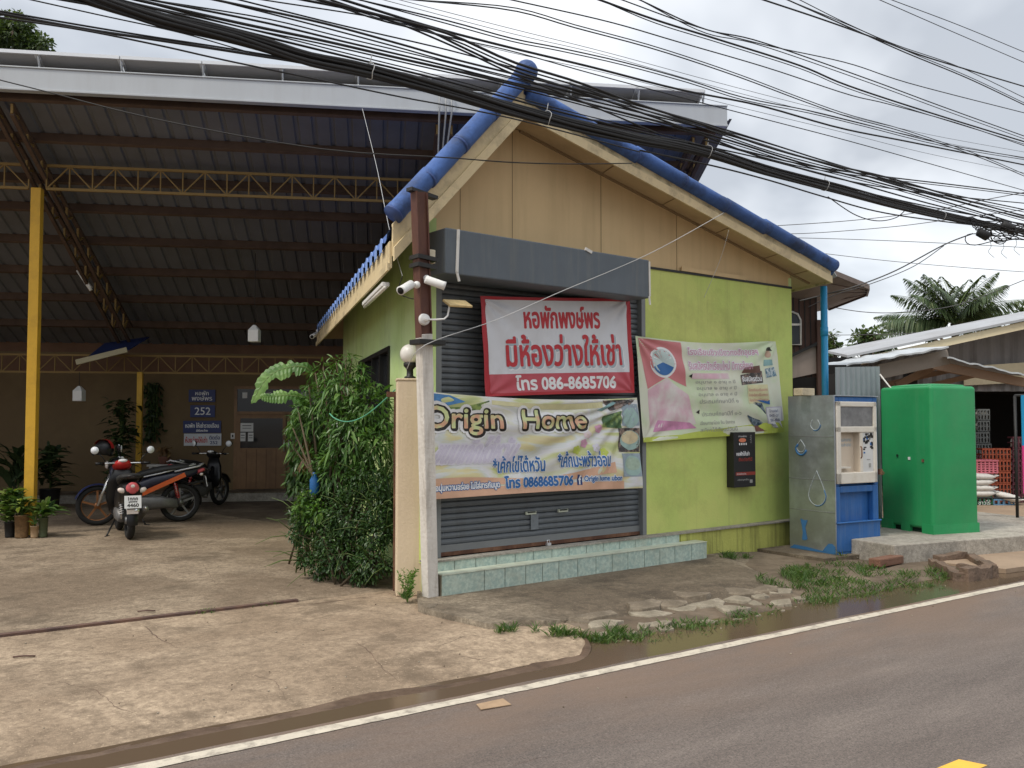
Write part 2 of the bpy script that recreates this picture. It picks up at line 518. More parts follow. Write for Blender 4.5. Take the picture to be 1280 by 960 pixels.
# ================================================================ colours and surfaces
def special_concrete(name, c_light, c_mid, c_dark, wet=None):
    m, nt, P = base_nodes(name)
    L = nt.links.new
    tcn = nt.nodes.new('ShaderNodeTexCoord'); src = tcn.outputs['Object']
    def nz(scale, det=8, ro=0.65, loc=(0, 0, 0), sc3=(1, 1, 1), dist=0.0):
        mp = nt.nodes.new('ShaderNodeMapping'); mp.inputs['Location'].default_value = loc; mp.inputs['Scale'].default_value = sc3
        L(src, mp.inputs[0])
        n = nt.nodes.new('ShaderNodeTexNoise')
        n.inputs['Scale'].default_value = scale; n.inputs['Detail'].default_value = det; n.inputs['Roughness'].default_value = ro; n.inputs['Distortion'].default_value = dist
        L(mp.outputs[0], n.inputs['Vector']); return n.outputs['Fac']
    def ramp(f, lo, hi, a=0.0, b=1.0):
        mr = nt.nodes.new('ShaderNodeMapRange'); mr.inputs['From Min'].default_value = lo; mr.inputs['From Max'].default_value = hi
        mr.inputs['To Min'].default_value = a; mr.inputs['To Max'].default_value = b
        L(f, mr.inputs['Value']); return mr.outputs[0]
    def mix(f, a, b, mode='MIX'):
        x = nt.nodes.new('ShaderNodeMix'); x.data_type = 'RGBA'; x.blend_type = mode
        if isinstance(f, float): x.inputs['Factor'].default_value = f
        else: L(f, x.inputs['Factor'])
        for k, q in (('A', a), ('B', b)):
            if isinstance(q, tuple): x.inputs[k].default_value = q + (1,)
            else: L(q, x.inputs[k])
        return x.outputs['Result']
    big = nz(0.55, 5, 0.6, (2, 5, 0), dist=0.6)
    mid = nz(2.6, 9, 0.72, (7, 1, 0), dist=0.3)
    fine = nz(26, 6, 0.75)
    c = mix(ramp(big, .42, .58), c_mid, c_light)
    c = mix(ramp(mid, .5, .72, 0, .75), c, c_dark)
    c = mix(ramp(nz(1.1, 9, .75, (11, 3, 0)), .53, .64, 0, .75), c, tuple(q * 0.72 for q in c_dark))
    c = mix(ramp(nz(9, 8, .8, (5, 2, 0)), .46, .66, 0, .75), c, tuple(q * 0.85 for q in c_dark))
    c = mix(ramp(fine, .40, .66, 0, .7), c, tuple(q * 0.55 for q in c_mid))
    c = mix(ramp(nz(60, 3, .6, (1, 9, 0)), .62, .72, 0, .5), c, tuple(min(1, q * 1.5) for q in c_light))
    # hairline cracks
    vo = nt.nodes.new('ShaderNodeTexVoronoi'); vo.feature = 'DISTANCE_TO_EDGE'; vo.inputs['Scale'].default_value = 0.42
    wv = nt.nodes.new('ShaderNodeVectorMath'); wv.operation = 'MULTIPLY_ADD'
    nv = nt.nodes.new('ShaderNodeTexNoise'); nv.inputs['Scale'].default_value = 2.2; nv.inputs['Detail'].default_value = 6
    L(src, nv.inputs['Vector']); L(nv.outputs['Color'], wv.inputs[0]); wv.inputs[1].default_value = (.5, .5, .5); L(src, wv.inputs[2])
    L(wv.outputs[0], vo.inputs['Vector'])
    ck = ramp(vo.outputs['Distance'], 0.0, 0.004, .7, 0.0)
    gate = ramp(nz(.9, 4, .6, (4, 4, 4)), .60, .64)
    mul = nt.nodes.new('ShaderNodeMath'); mul.operation = 'MULTIPLY'; L(ck, mul.inputs[0]); L(gate, mul.inputs[1])
    c = mix(mul.outputs[0], c, tuple(q * 0.25 for q in c_dark))
    L(c, P.inputs['Base Color'])
    P.inputs['Roughness'].default_value = 0.88
    P.inputs['Specular IOR Level'].default_value = 0.25
    ad = nt.nodes.new('ShaderNodeMath'); ad.operation = 'ADD'; L(fine, ad.inputs[0]); L(mid, ad.inputs[1])
    sb = nt.nodes.new('ShaderNodeMath'); sb.operation = 'SUBTRACT'; L(ad.outputs[0], sb.inputs[0]); L(mul.outputs[0], sb.inputs[1])
    bp = nt.nodes.new('ShaderNodeBump'); bp.inputs['Strength'].default_value = 0.55; bp.inputs['Distance'].default_value = 0.018
    L(sb.outputs[0], bp.inputs['Height']); L(bp.outputs[0], P.inputs['Normal'])
    MATS[name] = m
    return m
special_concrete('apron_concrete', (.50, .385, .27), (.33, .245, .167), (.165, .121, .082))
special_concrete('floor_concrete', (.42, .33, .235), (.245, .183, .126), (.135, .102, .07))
special_concrete('slab_concrete', (.33, .27, .195), (.175, .138, .098), (.075, .06, .044))
special_concrete('pad_concrete', (.50, .46, .39), (.42, .38, .32), (.22, .20, .17))
special_concrete('chunk_concrete', (.46, .40, .32), (.38, .33, .25), (.20, .17, .12))

def road_material():
    m, nt, P = base_nodes('asphalt')
    L = nt.links.new
    tcn = nt.nodes.new('ShaderNodeTexCoord'); src = tcn.outputs['Object']
    def nz(scale, det, ro, sc3=(1, 1, 1)):
        mp = nt.nodes.new('ShaderNodeMapping'); mp.inputs['Scale'].default_value = sc3; L(src, mp.inputs[0])
        n = nt.nodes.new('ShaderNodeTexNoise'); n.inputs['Scale'].default_value = scale; n.inputs['Detail'].default_value = det; n.inputs['Roughness'].default_value = ro
        L(mp.outputs[0], n.inputs['Vector']); return n.outputs['Fac']
    def rmp(f, stops):
        r = nt.nodes.new('ShaderNodeValToRGB'); cr_ = r.color_ramp
        cr_.elements[0].position, cr_.elements[0].color = stops[0][0], stops[0][1] + (1,)
        cr_.elements[1].position, cr_.elements[1].color = stops[-1][0], stops[-1][1] + (1,)
        for p_, c_ in stops[1:-1]:
            e_ = cr_.elements.new(p_); e_.color = c_ + (1,)
        L(f, r.inputs[0]); return r.outputs[0]
    streak = nz(2.6, 9, .72, (.22, 1.0, 1))
    c = rmp(streak, [(.35, (.125, .103, .090)), (.55, (.160, .133, .116)), (.68, (.198, .165, .142))])
    agg = nz(95, 6, .85)
    g = rmp(agg, [(.36, (.42, .42, .42)), (.50, (1, 1, 1)), (.66, (1.75, 1.68, 1.6))])
    x = nt.nodes.new('ShaderNodeMix'); x.data_type = 'RGBA'; x.blend_type = 'MULTIPLY'; x.inputs['Factor'].default_value = 0.95
    L(c, x.inputs['A']); L(g, x.inputs['B'])
    mg = nz(34, 5, .8)
    g2 = rmp(mg, [(.34, (.72, .72, .72)), (.50, (1, 1, 1)), (.68, (1.22, 1.2, 1.18))])
    x2 = nt.nodes.new('ShaderNodeMix'); x2.data_type = 'RGBA'; x2.blend_type = 'MULTIPLY'; x2.inputs['Factor'].default_value = 1.0
    L(x.outputs['Result'], x2.inputs['A']); L(g2, x2.inputs['B'])
    vo = nt.nodes.new('ShaderNodeTexVoronoi'); vo.inputs['Scale'].default_value = 22; L(src, vo.inputs['Vector'])
    sp2_ = nt.nodes.new('ShaderNodeMapRange'); sp2_.inputs['From Min'].default_value = .10; sp2_.inputs['From Max'].default_value = .17; sp2_.inputs['To Min'].default_value = .55; sp2_.inputs['To Max'].default_value = 0
    L(vo.outputs['Distance'], sp2_.inputs['Value'])
    x3 = nt.nodes.new('ShaderNodeMix'); x3.data_type = 'RGBA'; L(sp2_.outputs[0], x3.inputs['Factor']); L(x2.outputs['Result'], x3.inputs['A']); x3.inputs['B'].default_value = (.25, .21, .18, 1)
    x = x3
    # red dust washed in from the verge
    d = nz(1.1, 7, .7, (.35, 1, 1))
    sp_ = nt.nodes.new('ShaderNodeSeparateXYZ'); L(src, sp_.inputs[0])
    near = nt.nodes.new('ShaderNodeMapRange'); near.inputs['From Min'].default_value = -1.3; near.inputs['From Max'].default_value = 0.0; L(sp_.outputs['Y'], near.inputs['Value'])
    mr = nt.nodes.new('ShaderNodeMapRange'); mr.inputs['From Min'].default_value = .38; mr.inputs['From Max'].default_value = .60; mr.inputs['To Max'].default_value = .9; L(d, mr.inputs['Value'])
    mu = nt.nodes.new('ShaderNodeMath'); mu.operation = 'MULTIPLY'; L(near.outputs[0], mu.inputs[0]); L(mr.outputs[0], mu.inputs[1])
    y = nt.nodes.new('ShaderNodeMix'); y.data_type = 'RGBA'; L(mu.outputs[0], y.inputs['Factor']); L(x.outputs['Result'], y.inputs['A']); y.inputs['B'].default_value = (.20, .137, .098, 1)
    L(y.outputs['Result'], P.inputs['Base Color'])
    P.inputs['Roughness'].default_value = .78; P.inputs['Specular IOR Level'].default_value = .35
    bp = nt.nodes.new('ShaderNodeBump'); bp.inputs['Strength'].default_value = .5; bp.inputs['Distance'].default_value = .008
    L(agg, bp.inputs['Height']); L(bp.outputs[0], P.inputs['Normal'])
    MATS['asphalt'] = m
road_material()
mat('dirt', (.135, .10, .068), .9, v=.3, vs=5, col2=(.20, .155, .11), c2s=1.3, dirt=(.06, .045, .03), da=.8, ds=2, bump=.8, bs=22)
mat('mud', (.10, .064, .042), .55, v=.3, vs=6, col2=(.155, .105, .072), c2s=3, bump=.6, bs=18)
mat('rail_rust', (.095, .058, .048), .8, v=.3, vs=8, col2=(.15, .085, .06), c2s=4, bump=.3)
mat('far_dirt', (.33, .24, .165), .95, v=.2, vs=1, bump=.4, bs=20)
mat('line_paint', (.60, .535, .43), .7, v=.08, vs=6, dirt=(.17, .14, .115), da=.9, ds=9, bump=.3, bs=120)
mat('yellow_paint', (.85, .48, .06), .65, v=.08, vs=6, dirt=(.35, .25, .10), da=.4, ds=8)
def water_material():
    m, nt, P = base_nodes('puddle')
    P.inputs['Base Color'].default_value = (.115, .08, .052, 1)
    P.inputs['Roughness'].default_value = .13
    P.inputs['IOR'].default_value = 1.33
    P.inputs['Specular IOR Level'].default_value = .5
    nz_ = nt.nodes.new('ShaderNodeTexNoise'); nz_.inputs['Scale'].default_value = 7; nz_.inputs['Detail'].default_value = 3
    tcn = nt.nodes.new('ShaderNodeTexCoord'); nt.links.new(tcn.outputs['Object'], nz_.inputs['Vector'])
    bp = nt.nodes.new('ShaderNodeBump'); bp.inputs['Strength'].default_value = .06; bp.inputs['Distance'].default_value = .01
    nt.links.new(nz_.outputs['Fac'], bp.inputs['Height']); nt.links.new(bp.outputs[0], P.inputs['Normal'])
    MATS['puddle'] = m
water_material()

mat('green_wall', (.53, .63, .17), .75, v=.09, vs=1.6, drip=((.32, .35, .12), .4), col2=(.59, .64, .19), c2s=.9, dirt=(.25, .26, .07), da=.45, ds=1.3, bump=.12, bs=45)
mat('side_green', (.58, .74, .31), .75, v=.08, drip=((.36, .48, .18), .4), vs=1.0, col2=(.62, .76, .38), c2s=1.1, dirt=(.30, .40, .14), da=.45, ds=1.1, bump=.12, bs=45)
mat('plinth_green', (.47, .48, .12), .8, v=.12, vs=3, dirt=(.09, .08, .03), da=.8, ds=1.6, streak=True, bump=.25, bs=35)
mat('gable_beige', (.66, .48, .26), .7, drip=((.46, .33, .18), .18), v=.06, vs=1.0, dirt=(.40, .28, .14), da=.35, ds=.8, streak=True)
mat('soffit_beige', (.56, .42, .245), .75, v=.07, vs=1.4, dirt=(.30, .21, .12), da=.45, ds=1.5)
mat('fascia_cream', (.74, .60, .36), .65, v=.06, vs=2.0, dirt=(.14, .11, .08), da=.6, ds=2.6, bump=.1)
mat('old_fascia', (.66, .55, .34), .7, v=.1, vs=3.0, dirt=(.05, .045, .035), da=.85, ds=3.2, bump=.1)
mat('seam_dark', (.30, .21, .115), .8)
mat('tile_blue', (.055, .125, .35), .62, v=.28, vs=4, dirt=(.03, .04, .075), da=.9, ds=3.0, bump=.25, bs=30, spec=.4)
mat('tile_edge', (.26, .40, .78), .5, v=.15, vs=6)
mat('tile_dark', (.05, .09, .25), .6, v=.2, vs=4)
mat('housing_grey', (.105, .125, .145), .5, drip=((.17, .16, .14), .3), v=.1, vs=2.5, dirt=(.21, .21, .19), da=.35, ds=2.2, streak=True, spec=.4)
mat('shutter_grey', (.125, .14, .152), .42, v=.08, vs=1.4, dirt=(.07, .07, .065), da=.5, ds=1.4, streak=True, spec=.5)
mat('shutter_edge', (.20, .21, .21), .5, v=.1)
mat('rust', (.19, .095, .055), .85, v=.35, vs=9, col2=(.11, .05, .032), c2s=5, bump=.3, bs=60)
mat('teal_tile', (.47, .56, .48), .32, v=.18, vs=22, col2=(.34, .45, .40), c2s=30, dirt=(.30, .28, .20), da=.35, ds=3, spec=.5)
mat('tile_top', (.56, .60, .48), .4, v=.1, vs=9, dirt=(.30, .25, .17), da=.55, ds=3, spec=.5)
mat('grout', (.19, .16, .11), .9, v=.2, vs=12)
mat('black_frame', (.018, .017, .016), .5, v=.2)
mat('white_trim', (.72, .70, .66), .55, v=.06, dirt=(.30, .27, .22), da=.4, ds=6)
mat('shade_lens_black', (.012, .011, .010), .9)
def glass_material(name, tint=(.02, .022, .025), rough=.08):
    m, nt, P = base_nodes(name)
    P.inputs['Base Color'].default_value = tint + (1,)
    P.inputs['Roughness'].default_value = rough
    P.inputs['Specular IOR Level'].default_value = .5
    MATS[name] = m
glass_material('dark_glass')
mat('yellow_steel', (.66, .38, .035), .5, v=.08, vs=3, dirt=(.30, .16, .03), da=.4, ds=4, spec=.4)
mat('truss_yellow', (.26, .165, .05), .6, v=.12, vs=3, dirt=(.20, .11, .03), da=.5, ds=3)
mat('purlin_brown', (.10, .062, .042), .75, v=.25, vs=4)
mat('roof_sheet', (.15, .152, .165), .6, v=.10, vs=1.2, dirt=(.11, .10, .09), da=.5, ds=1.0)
mat('gutter_white', (.47, .495, .52), .42, v=.04, vs=1.5, dirt=(.40, .41, .42), da=.4, ds=1.6, streak=True)
mat('alu', (.78, .78, .78), .35, metal=.6, v=.05)
mat('panel_back', (.34, .34, .345), .5, v=.05, vs=3, dirt=(.22, .21, .20), da=.3)
mat('panel_blue', (.02, .03, .08), .15, v=.1)
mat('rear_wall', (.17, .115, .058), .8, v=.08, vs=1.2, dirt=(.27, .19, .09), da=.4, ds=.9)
mat('rear_brown', (.16, .085, .05), .8, v=.2)
mat('wood_door', (.25, .14, .065), .5, v=.25, vs=2, dirt=(.12, .06, .03), da=.5, ds=2, streak=True)
mat('navy_sign', (.03, .045, .16), .45, v=.05)
mat('white_ink', (.82, .82, .82), .6, v=.03)
mat('sign_white', (.66, .67, .70), .5, v=.04)
mat('red_ink', (.55, .035, .03), .6, v=.05)
mat('paper', (.70, .70, .68), .8, v=.05)

# ================================================================ the ground
def n3(x, y, s=1.0, o=0.0):
    return noise.noise(Vector((x * s + o, y * s - o, o * .37)))
def water_edge(q):
    return 0.43 + 0.04 * n3(q, 0, .9, 4)
def ground_h(q, p):
    if p < 0.04:
        return -0.10
    w = water_edge(q)
    if q < .95 and p > .3 and p < 3.3:
        return -.10
    bump_ = 0.018 * n3(q, p, 1.6, 2) + 0.012 * n3(q, p, 5.0, 7)
    if p < w:
        return -0.085
    t = min(1.0, (p - w) / 0.55)
    t = t * t * (3 - 2 * t)
    z = -0.085 + 0.075 * t + bump_ * (0.35 + t)
    return min(z, -0.006)
def axis(dense, coarse):
    return sorted(set([round(v, 3) for v in dense] + [float(v) for v in coarse]))
qs = axis(np.arange(-6, 12.01, 0.12), [-900, -300, -100, -50, -25, -14, -9, 14, 18, 25, 40, 70, 120, 300, 900])
ps = axis(list(np.arange(0.0, 4.01, 0.10)) + [.05], [-600, -200, -60, -20, -8, -3, -1, 5, 7, 10, 15, 25, 45, 90, 200, 600, 1200])
mb = MB()
vs = [(q, p, ground_h(q, p) if (-7 < q < 13 and -2 < p < 4.1) else (-.10 if p < .04 else -.012)) for p in ps for q in qs]
w_ = len(qs)
mb.add(vs, [(j * w_ + i, j * w_ + i + 1, (j + 1) * w_ + i + 1, (j + 1) * w_ + i) for j in range(len(ps) - 1) for i in range(w_ - 1)], mat('dirt', (0, 0, 0)), True)
single('ground', mb, 'bare brown dirt ground around the shop and lot', None, fr=RF, kind='structure', fix=False)

mb = MB()
def road_edge(q):
    return 0.085 + 0.018 * n3(q, 1, 2.2, 3)
qq = list(np.arange(-12, 30, .1))
mb.add([(q, road_edge(q), 0.0) for q in qq] + [(q, -5.4, 0.0) for q in qq] + [(q, road_edge(q) + .012, -0.07) for q in qq],
       [(i, len(qq) + i, len(qq) + i + 1, i + 1) for i in range(len(qq) - 1)] + [(2 * len(qq) + i, i, i + 1, 2 * len(qq) + i + 1) for i in range(len(qq) - 1)], M['asphalt'])
mb.add([(-200, -5.4, 0), (-12, -5.4, 0), (-12, .09, 0), (-200, .09, 0)], [(0, 1, 2, 3)], M['asphalt'])
mb.add([(qq[-1], -5.4, 0), (300, -5.4, 0), (300, .09, 0), (qq[-1], .09, 0)], [(0, 1, 2, 3)], M['asphalt'])
single('road', mb, 'brownish grey asphalt road running past the shop', None, fr=RF, kind='structure', fix=False)
mb = MB()
ql = list(np.arange(-12, 40, .05))
a_ = [(q, .035 + .010 * n3(q, 0, 3.1, 9) + .005 * n3(q, 0, 17, 1), .004) for q in ql]
b_ = [(q, -.055 + .010 * n3(q, 0, 2.7, 5) + .005 * n3(q, 0, 19, 2), .004) for q in ql]
n_ = len(ql)
mb.add(a_ + b_, [(i, n_ + i, n_ + i + 1, i + 1) for i in range(n_ - 1)], M['line_paint'])
single('road_line', mb, 'worn white edge line painted along the road', None, fr=RF, kind='structure', fix=False)
mb = MB()
y0 = [inv(RF, G(1180, 960)), inv(RF, G(1203, 949)), inv(RF, G(1233, 957))]
mb.add([(-1.6, -2.10, .004), (.76, -2.10, .004), (.80, -2.215, .004), (-1.6, -2.22, .004)], [(0, 1, 2, 3)], M['yellow_paint'])
single('lane_marking', mb, 'yellow lane marking on the asphalt in the bottom corner', None, fr=RF, kind='structure', fix=False)
mb = MB()
mb.grid(lambda u, v: (-14 + 60 * u, .02 + .75 * v, -.040), 120, 4, M['puddle'])
single('puddle', mb, 'muddy rain water standing in the gutter beside the road', None, fr=RF, kind='structure', fix=False)

# concrete apron between the gutter and the gate rail, floor behind it
mb = MB()
def apron_edge(q):
    return .425 + .03 * n3(q, 0, 1.1, 6) + .012 * n3(q, 0, 6, 3) + (1.9 * max(0, q - .40) ** 2 if q < .95 else .57)
def apron_far(q):
    return 3.235
def apron_h(q, p):
    t = min(1.0, max(0.0, (p - .45) / 1.1))
    return -.044 + .044 * (1 - (1 - t) ** 2) + .006 * n3(q, p, 2.3, 5) * min(1, t * 3 + .15)
rows = 46
qa = [q for q in np.arange(-13, 1.07, .07)]
vsA = []
for q in qa:
    e0, e1 = apron_edge(q), apron_far(q)
    for k in range(rows + 1):
        p = e0 + (e1 - e0) * (k / rows) ** 1.3
        vsA.append((q, p, min(apron_h(q, p), -.0005)))
    vsA.append((q, e0 - .02, -.12))
w2_ = rows + 2
fsA = [(i * w2_ + k, (i + 1) * w2_ + k, (i + 1) * w2_ + k + 1, i * w2_ + k + 1) for i in range(len(qa) - 1) for k in range(rows)]
fsA += [(i * w2_ + rows + 1, (i + 1) * w2_ + rows + 1, (i + 1) * w2_, i * w2_) for i in range(len(qa) - 1)]
mb.add(vsA, fsA, M['apron_concrete'], True)
single('driveway', mb, 'stained tan concrete apron sloping to the road', None, fr=RF, kind='structure', fix=False)
mb = MB()
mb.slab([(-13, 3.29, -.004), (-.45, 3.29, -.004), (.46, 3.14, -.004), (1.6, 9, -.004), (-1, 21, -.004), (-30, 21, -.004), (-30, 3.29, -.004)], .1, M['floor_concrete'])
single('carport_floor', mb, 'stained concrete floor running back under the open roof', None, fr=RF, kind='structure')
mb = MB()
mb.box((-6.73, 3.245, .004), (12.55, .06, .03), M['rail_rust'])
mb.box((-6.73, 3.272, -.016), (12.55, .02, .02), M['rail_rust'])
mb.box((-6.73, 3.215, -.016), (12.55, .02, .022), M['rail_rust'])
mb.box((-.47, 3.245, -.005), (.02, .09, .03), M['rail_rust'])
single('gate_rail', mb, 'rusty steel gate track sunk into the concrete driveway', 'gate rail', org=(-3, 3.245, -.02), fr=RF)

mb = MB()
qa_ = list(np.arange(-13, .95, .04)); K = 6
vsM = []
for q in qa_:
    e0 = apron_edge(q) - .05; e1 = apron_edge(q) + .02 + .10 * max(0, n3(q, 0, 1.4, 21) + .25) + .03 * n3(q, 0, 8, 3)
    for k in range(K + 1):
        p = e0 + (e1 - e0) * k / K
        vsM.append((q, p, max(apron_h(q, p), -.046) + .003 + .005 * math.sin(math.pi * k / K) * (1 + n3(q, p, 9, 1))))
mb.add(vsM, [(i * (K + 1) + k, (i + 1) * (K + 1) + k, (i + 1) * (K + 1) + k + 1, i * (K + 1) + k + 1) for i in range(len(qa_) - 1) for k in range(K)], M['mud'], True)
single('mud', mb, 'wet brown mud washed up along the lower edge of the concrete apron', None, fr=RF, kind='structure', fix=False)
mb = MB()
def crack(pxs, w, hz):
    pts = [inv(RF, G(x, y)) for x, y in pxs]; out = []
    for a, b in zip(pts, pts[1:]):
        k = max(2, int((b - a).length / .035))
        out += [a.lerp(b, t / k) for t in range(k)]
    out.append(pts[-1]); va, vb = [], []
    for i, p in enumerate(out):
        d = (out[min(i + 1, len(out) - 1)] - out[max(i - 1, 0)]).normalized(); sd = Vector((-d.y, d.x, 0))
        o = sd * .018 * n3(p.x, p.y, 11, 3); ww = w * .6 * (.35 + .9 * abs(n3(p.x, p.y, 7, 8))) * math.sin(math.pi * min(1, (i + .4) / len(out)) ** .7)
        z = Vector((0, 0, hz(p.x, p.y) - p.z))
        va.append(p + o + sd * ww + z); vb.append(p + o - sd * ww + z)
    n = len(out); mb.add(va + vb, [(i, n + i, n + i + 1, i + 1) for i in range(n - 1)], M['rail_rust'])
ah = lambda q, p: min(apron_h(q, p), -.0005) + .0025
crack([(372, 758), (430, 750), (492, 742)], .014, ah)
crack([(378, 794), (420, 793), (470, 795), (492, 788)], .006, ah)
crack([(440, 799), (462, 815), (480, 835), (512, 852)], .006, ah)
crack([(180, 782), (200, 800), (226, 812)], .008, ah)
crack([(60, 850), (120, 862), (150, 885), (210, 900)], .004, ah)
crack([(300, 838), (345, 850), (360, 872)], .004, ah)
crack([(560, 815), (610, 822), (650, 812)], .005, ah)
rh = lambda q, p: .0025
crack([(640, 958), (672, 948), (700, 944), (712, 938)], .004, rh); crack([(760, 930), (800, 926), (850, 934)], .003, rh); crack([(470, 915), (505, 918), (540, 905)], .0035, rh)
fh = lambda q, p: -.0015
crack([(0, 742), (90, 735), (200, 722), (330, 712)], .004, fh); crack([(250, 700), (270, 730), (300, 752)], .004, fh)
single('concrete_joints', mb, 'open cracks and joints in the concrete driveway', None, fr=RF, kind='structure', fix=False)
# raised pavement in front of the shop with a broken front edge
pts = [(.225, 2.2), (.25, 1.95), (.29, 1.66), (.36, 1.38), (.47, 1.30), (.62, 1.33), (.80, 1.22), (1.0, 1.27), (1.15, 1.08), (1.32, 1.14), (1.5, 1.05), (1.72, 1.13),
       (1.95, .98), (2.15, 1.08), (2.4, .95), (2.62, 1.06), (2.9, .92), (3.15, 1.05), (3.4, 1.0), (3.62, 1.20), (3.9, 1.32), (4.1, 1.6), (4.25, 1.95), (4.5, 2.3), (4.9, 2.55), (5.6, 2.6), (5.6, 3.2), (.45, 3.2), (.42, 2.8)]
fe = [(x, y) for x, y in pts[3:24]]
def slab_edge(q):
    for (x0, y0), (x1, y1) in zip(fe, fe[1:]):
        if x0 <= q <= x1:
            y = y0 + (y1 - y0) * (q - x0) / (x1 - x0); break
    else:
        y = fe[0][1] if q < fe[0][0] else fe[-1][1] + (q - fe[-1][0]) * .62
    if q < .36: y = 1.38 + (.36 - q) * 5.5
    return y + .03 * n3(q, y, 7, 1) + .015 * n3(q, y, 17, 5)
def slab_h(q, p):
    a = min(1, max(0, (q - .75) / .5)); e0 = slab_edge(q)
    t = min(1, max(0, (p - e0) / .55)); t = t * t * (3 - 2 * t)
    return .045 * (1 - a) + a * (-.018 + .063 * t) + .006 * n3(q, p, 3, 2) * (1 if p < 2.3 else .2)
mb = MB()
qa = list(np.arange(.225, 5.62, .045)); rows = 40
vsA = []
for q in qa:
    e0 = min(slab_edge(q), 3.1)
    for k in range(rows + 1):
        pf = min(3.2, 2.25 + (q - .225) * 1.9)
        p = e0 + (pf - e0) * (k / rows) ** 1.25
        vsA.append((q, p, slab_h(q, p)))
    vsA.append((q, e0 + .012, -.10))
w2_ = rows + 2
fsA = [(i * w2_ + k, (i + 1) * w2_ + k, (i + 1) * w2_ + k + 1, i * w2_ + k + 1) for i in range(len(qa) - 1) for k in range(rows)]
fsA += [(i * w2_ + rows + 1, (i + 1) * w2_ + rows + 1, (i + 1) * w2_, i * w2_) for i in range(len(qa) - 1)]
nb = len(vsA)
for i in range(len(qa)):
    v = vsA[i * w2_ + rows]; vsA.append((v[0], v[1] + .005, -.1))
fsA += [(i * w2_ + rows, (i + 1) * w2_ + rows, nb + i + 1, nb + i) for i in range(len(qa) - 1)]
nc = len(vsA)
for k in range(rows + 1):
    v = vsA[k]; vsA.append((v[0] - .004, v[1], -.1))
fsA += [(k, k + 1, nc + k + 1, nc + k) for k in range(rows)]
mb.add(vsA, fsA, M['slab_concrete'], True)
single('pavement', mb, 'dark mossy concrete slab with a crumbling front edge before the steps', None, fr=RF, kind='structure', fix=False)

# ================================================================ the shop
shop = thing('shop_building', 'small green walled shop with beige gable and blue tiled roof', 'shop', (0, 0, 0), SF)
VX, VY = .3592, .9333
WZ = 3.355
def sv(s, x=0.0, off=0.0):
    """point on the side wall line, s metres back from the facade; off moves outward (left)"""
    return (x + VX * s - VY * off, VY * s + VX * off)
mb = MB()
mb.bb((2.945, 0, .3), (5.73, .12, WZ), M['green_wall'])
mb.bb((0, 0.004, 3.0), (2.945, .12, WZ), M['green_wall'])
mb.bb((0, 0.004, .3), (.10, .12, 3.0), M['green_wall'])
part('facade_wall', mb, shop)
mb = MB()   # ragged top strip of the green boards
mb.bar((2.95, -.006, 3.35), (5.73, -.006, 3.372), .012, .026, M['black_frame'])
mb.bar((3.55, -.012, 3.395), (4.75, -.012, 3.40), .02, .05, M['gable_beige'])
part('top_trim', mb, shop)
mb = MB()
mb.prism([(0, WZ), (5.73, WZ), (5.73, 3.56), (1.04, 4.575), (0, 3.46)], .1, M['gable_beige'], Matrix(((1, 0, 0, 0), (0, 0, 1, .016), (0, 1, 0, 0), (0, 0, 0, 1))))
for x in (.42, 1.055, 2.28, 3.5):
    zt = 4.57 - (x - 1.04) * .215 if x > 1.04 else 4.57 - (1.04 - x) * 1.08
    mb.box((x, .0145, (WZ + zt) / 2), (.006, .004, zt - WZ), M['seam_dark'])
part('gable_panel', mb, shop)
def wall_strip(mb, s0, s1, z0, z1, m, x0=0.0, side=-1, th=.12):
    a, b = sv(s0, x0), sv(s1, x0)
    nx, ny = -VY * side * -1, VX * side * -1
    # inner side is to +x for the left wall
    ix, iy = (VY * th, -VX * th) if side < 0 else (-VY * th, VX * th)
    q = [(a[0], a[1]), (b[0], b[1]), (b[0] + ix, b[1] + iy), (a[0] + ix, a[1] + iy)]
    mb.slab([(x, y, z1) for x, y in q], z1 - z0, m)
S0, S1, WB, WT = 1.95, 4.75, 1.40, 2.46
mb = MB()
wall_strip(mb, 0.0, S0, 0, 3.5, M['side_green']); wall_strip(mb, S1, 7.0, 0, 3.5, M['side_green'])
wall_strip(mb, S0, S1, 0, WB, M['side_green']); wall_strip(mb, S0, S1, WT, 3.5, M['side_green'])
part('side_wall', mb, shop)
mb = MB()
wall_strip(mb, 0.0, 7.0, 0, 3.5, M['side_green'], 5.73, 1)
a, b = sv(7.0), sv(7.0, 5.73)
mb.slab([(a[0], a[1], 3.5), (b[0], b[1], 3.5), (b[0] - .05, b[1] - .12, 3.5), (a[0] + .05, a[1] - .12, 3.5)], 3.5, M['side_green'])
part('rear_wall', mb, shop)
win = MB()
def side_box(mb, s0, s1, z0, z1, o0, o1, m):
    p = [sv(s0, 0, o0), sv(s1, 0, o0), sv(s1, 0, o1), sv(s0, 0, o1)]
    mb.slab([(x, y, z1) for x, y in p], z1 - z0, m)
side_box(win, S0, S1, WT - .05, WT, .02, -.06, M['black_frame']); side_box(win, S0, S1, WB, WB + .05, .02, -.06, M['black_frame'])
for s in (S0 + .025, S0 + .72, S0 + 1.4, S0 + 2.1, S1 - .025):
    side_box(win, s - .025, s + .025, WB + .05, WT - .05, .02, -.06, M['black_frame'])
wn_ = part('window', win, shop)
mb = MB(); side_box(mb, S0 + .03, S1 - .03, WB + .03, WT - .03, -.03, -.04, M['dark_glass'])
part('pane', mb, wn_)

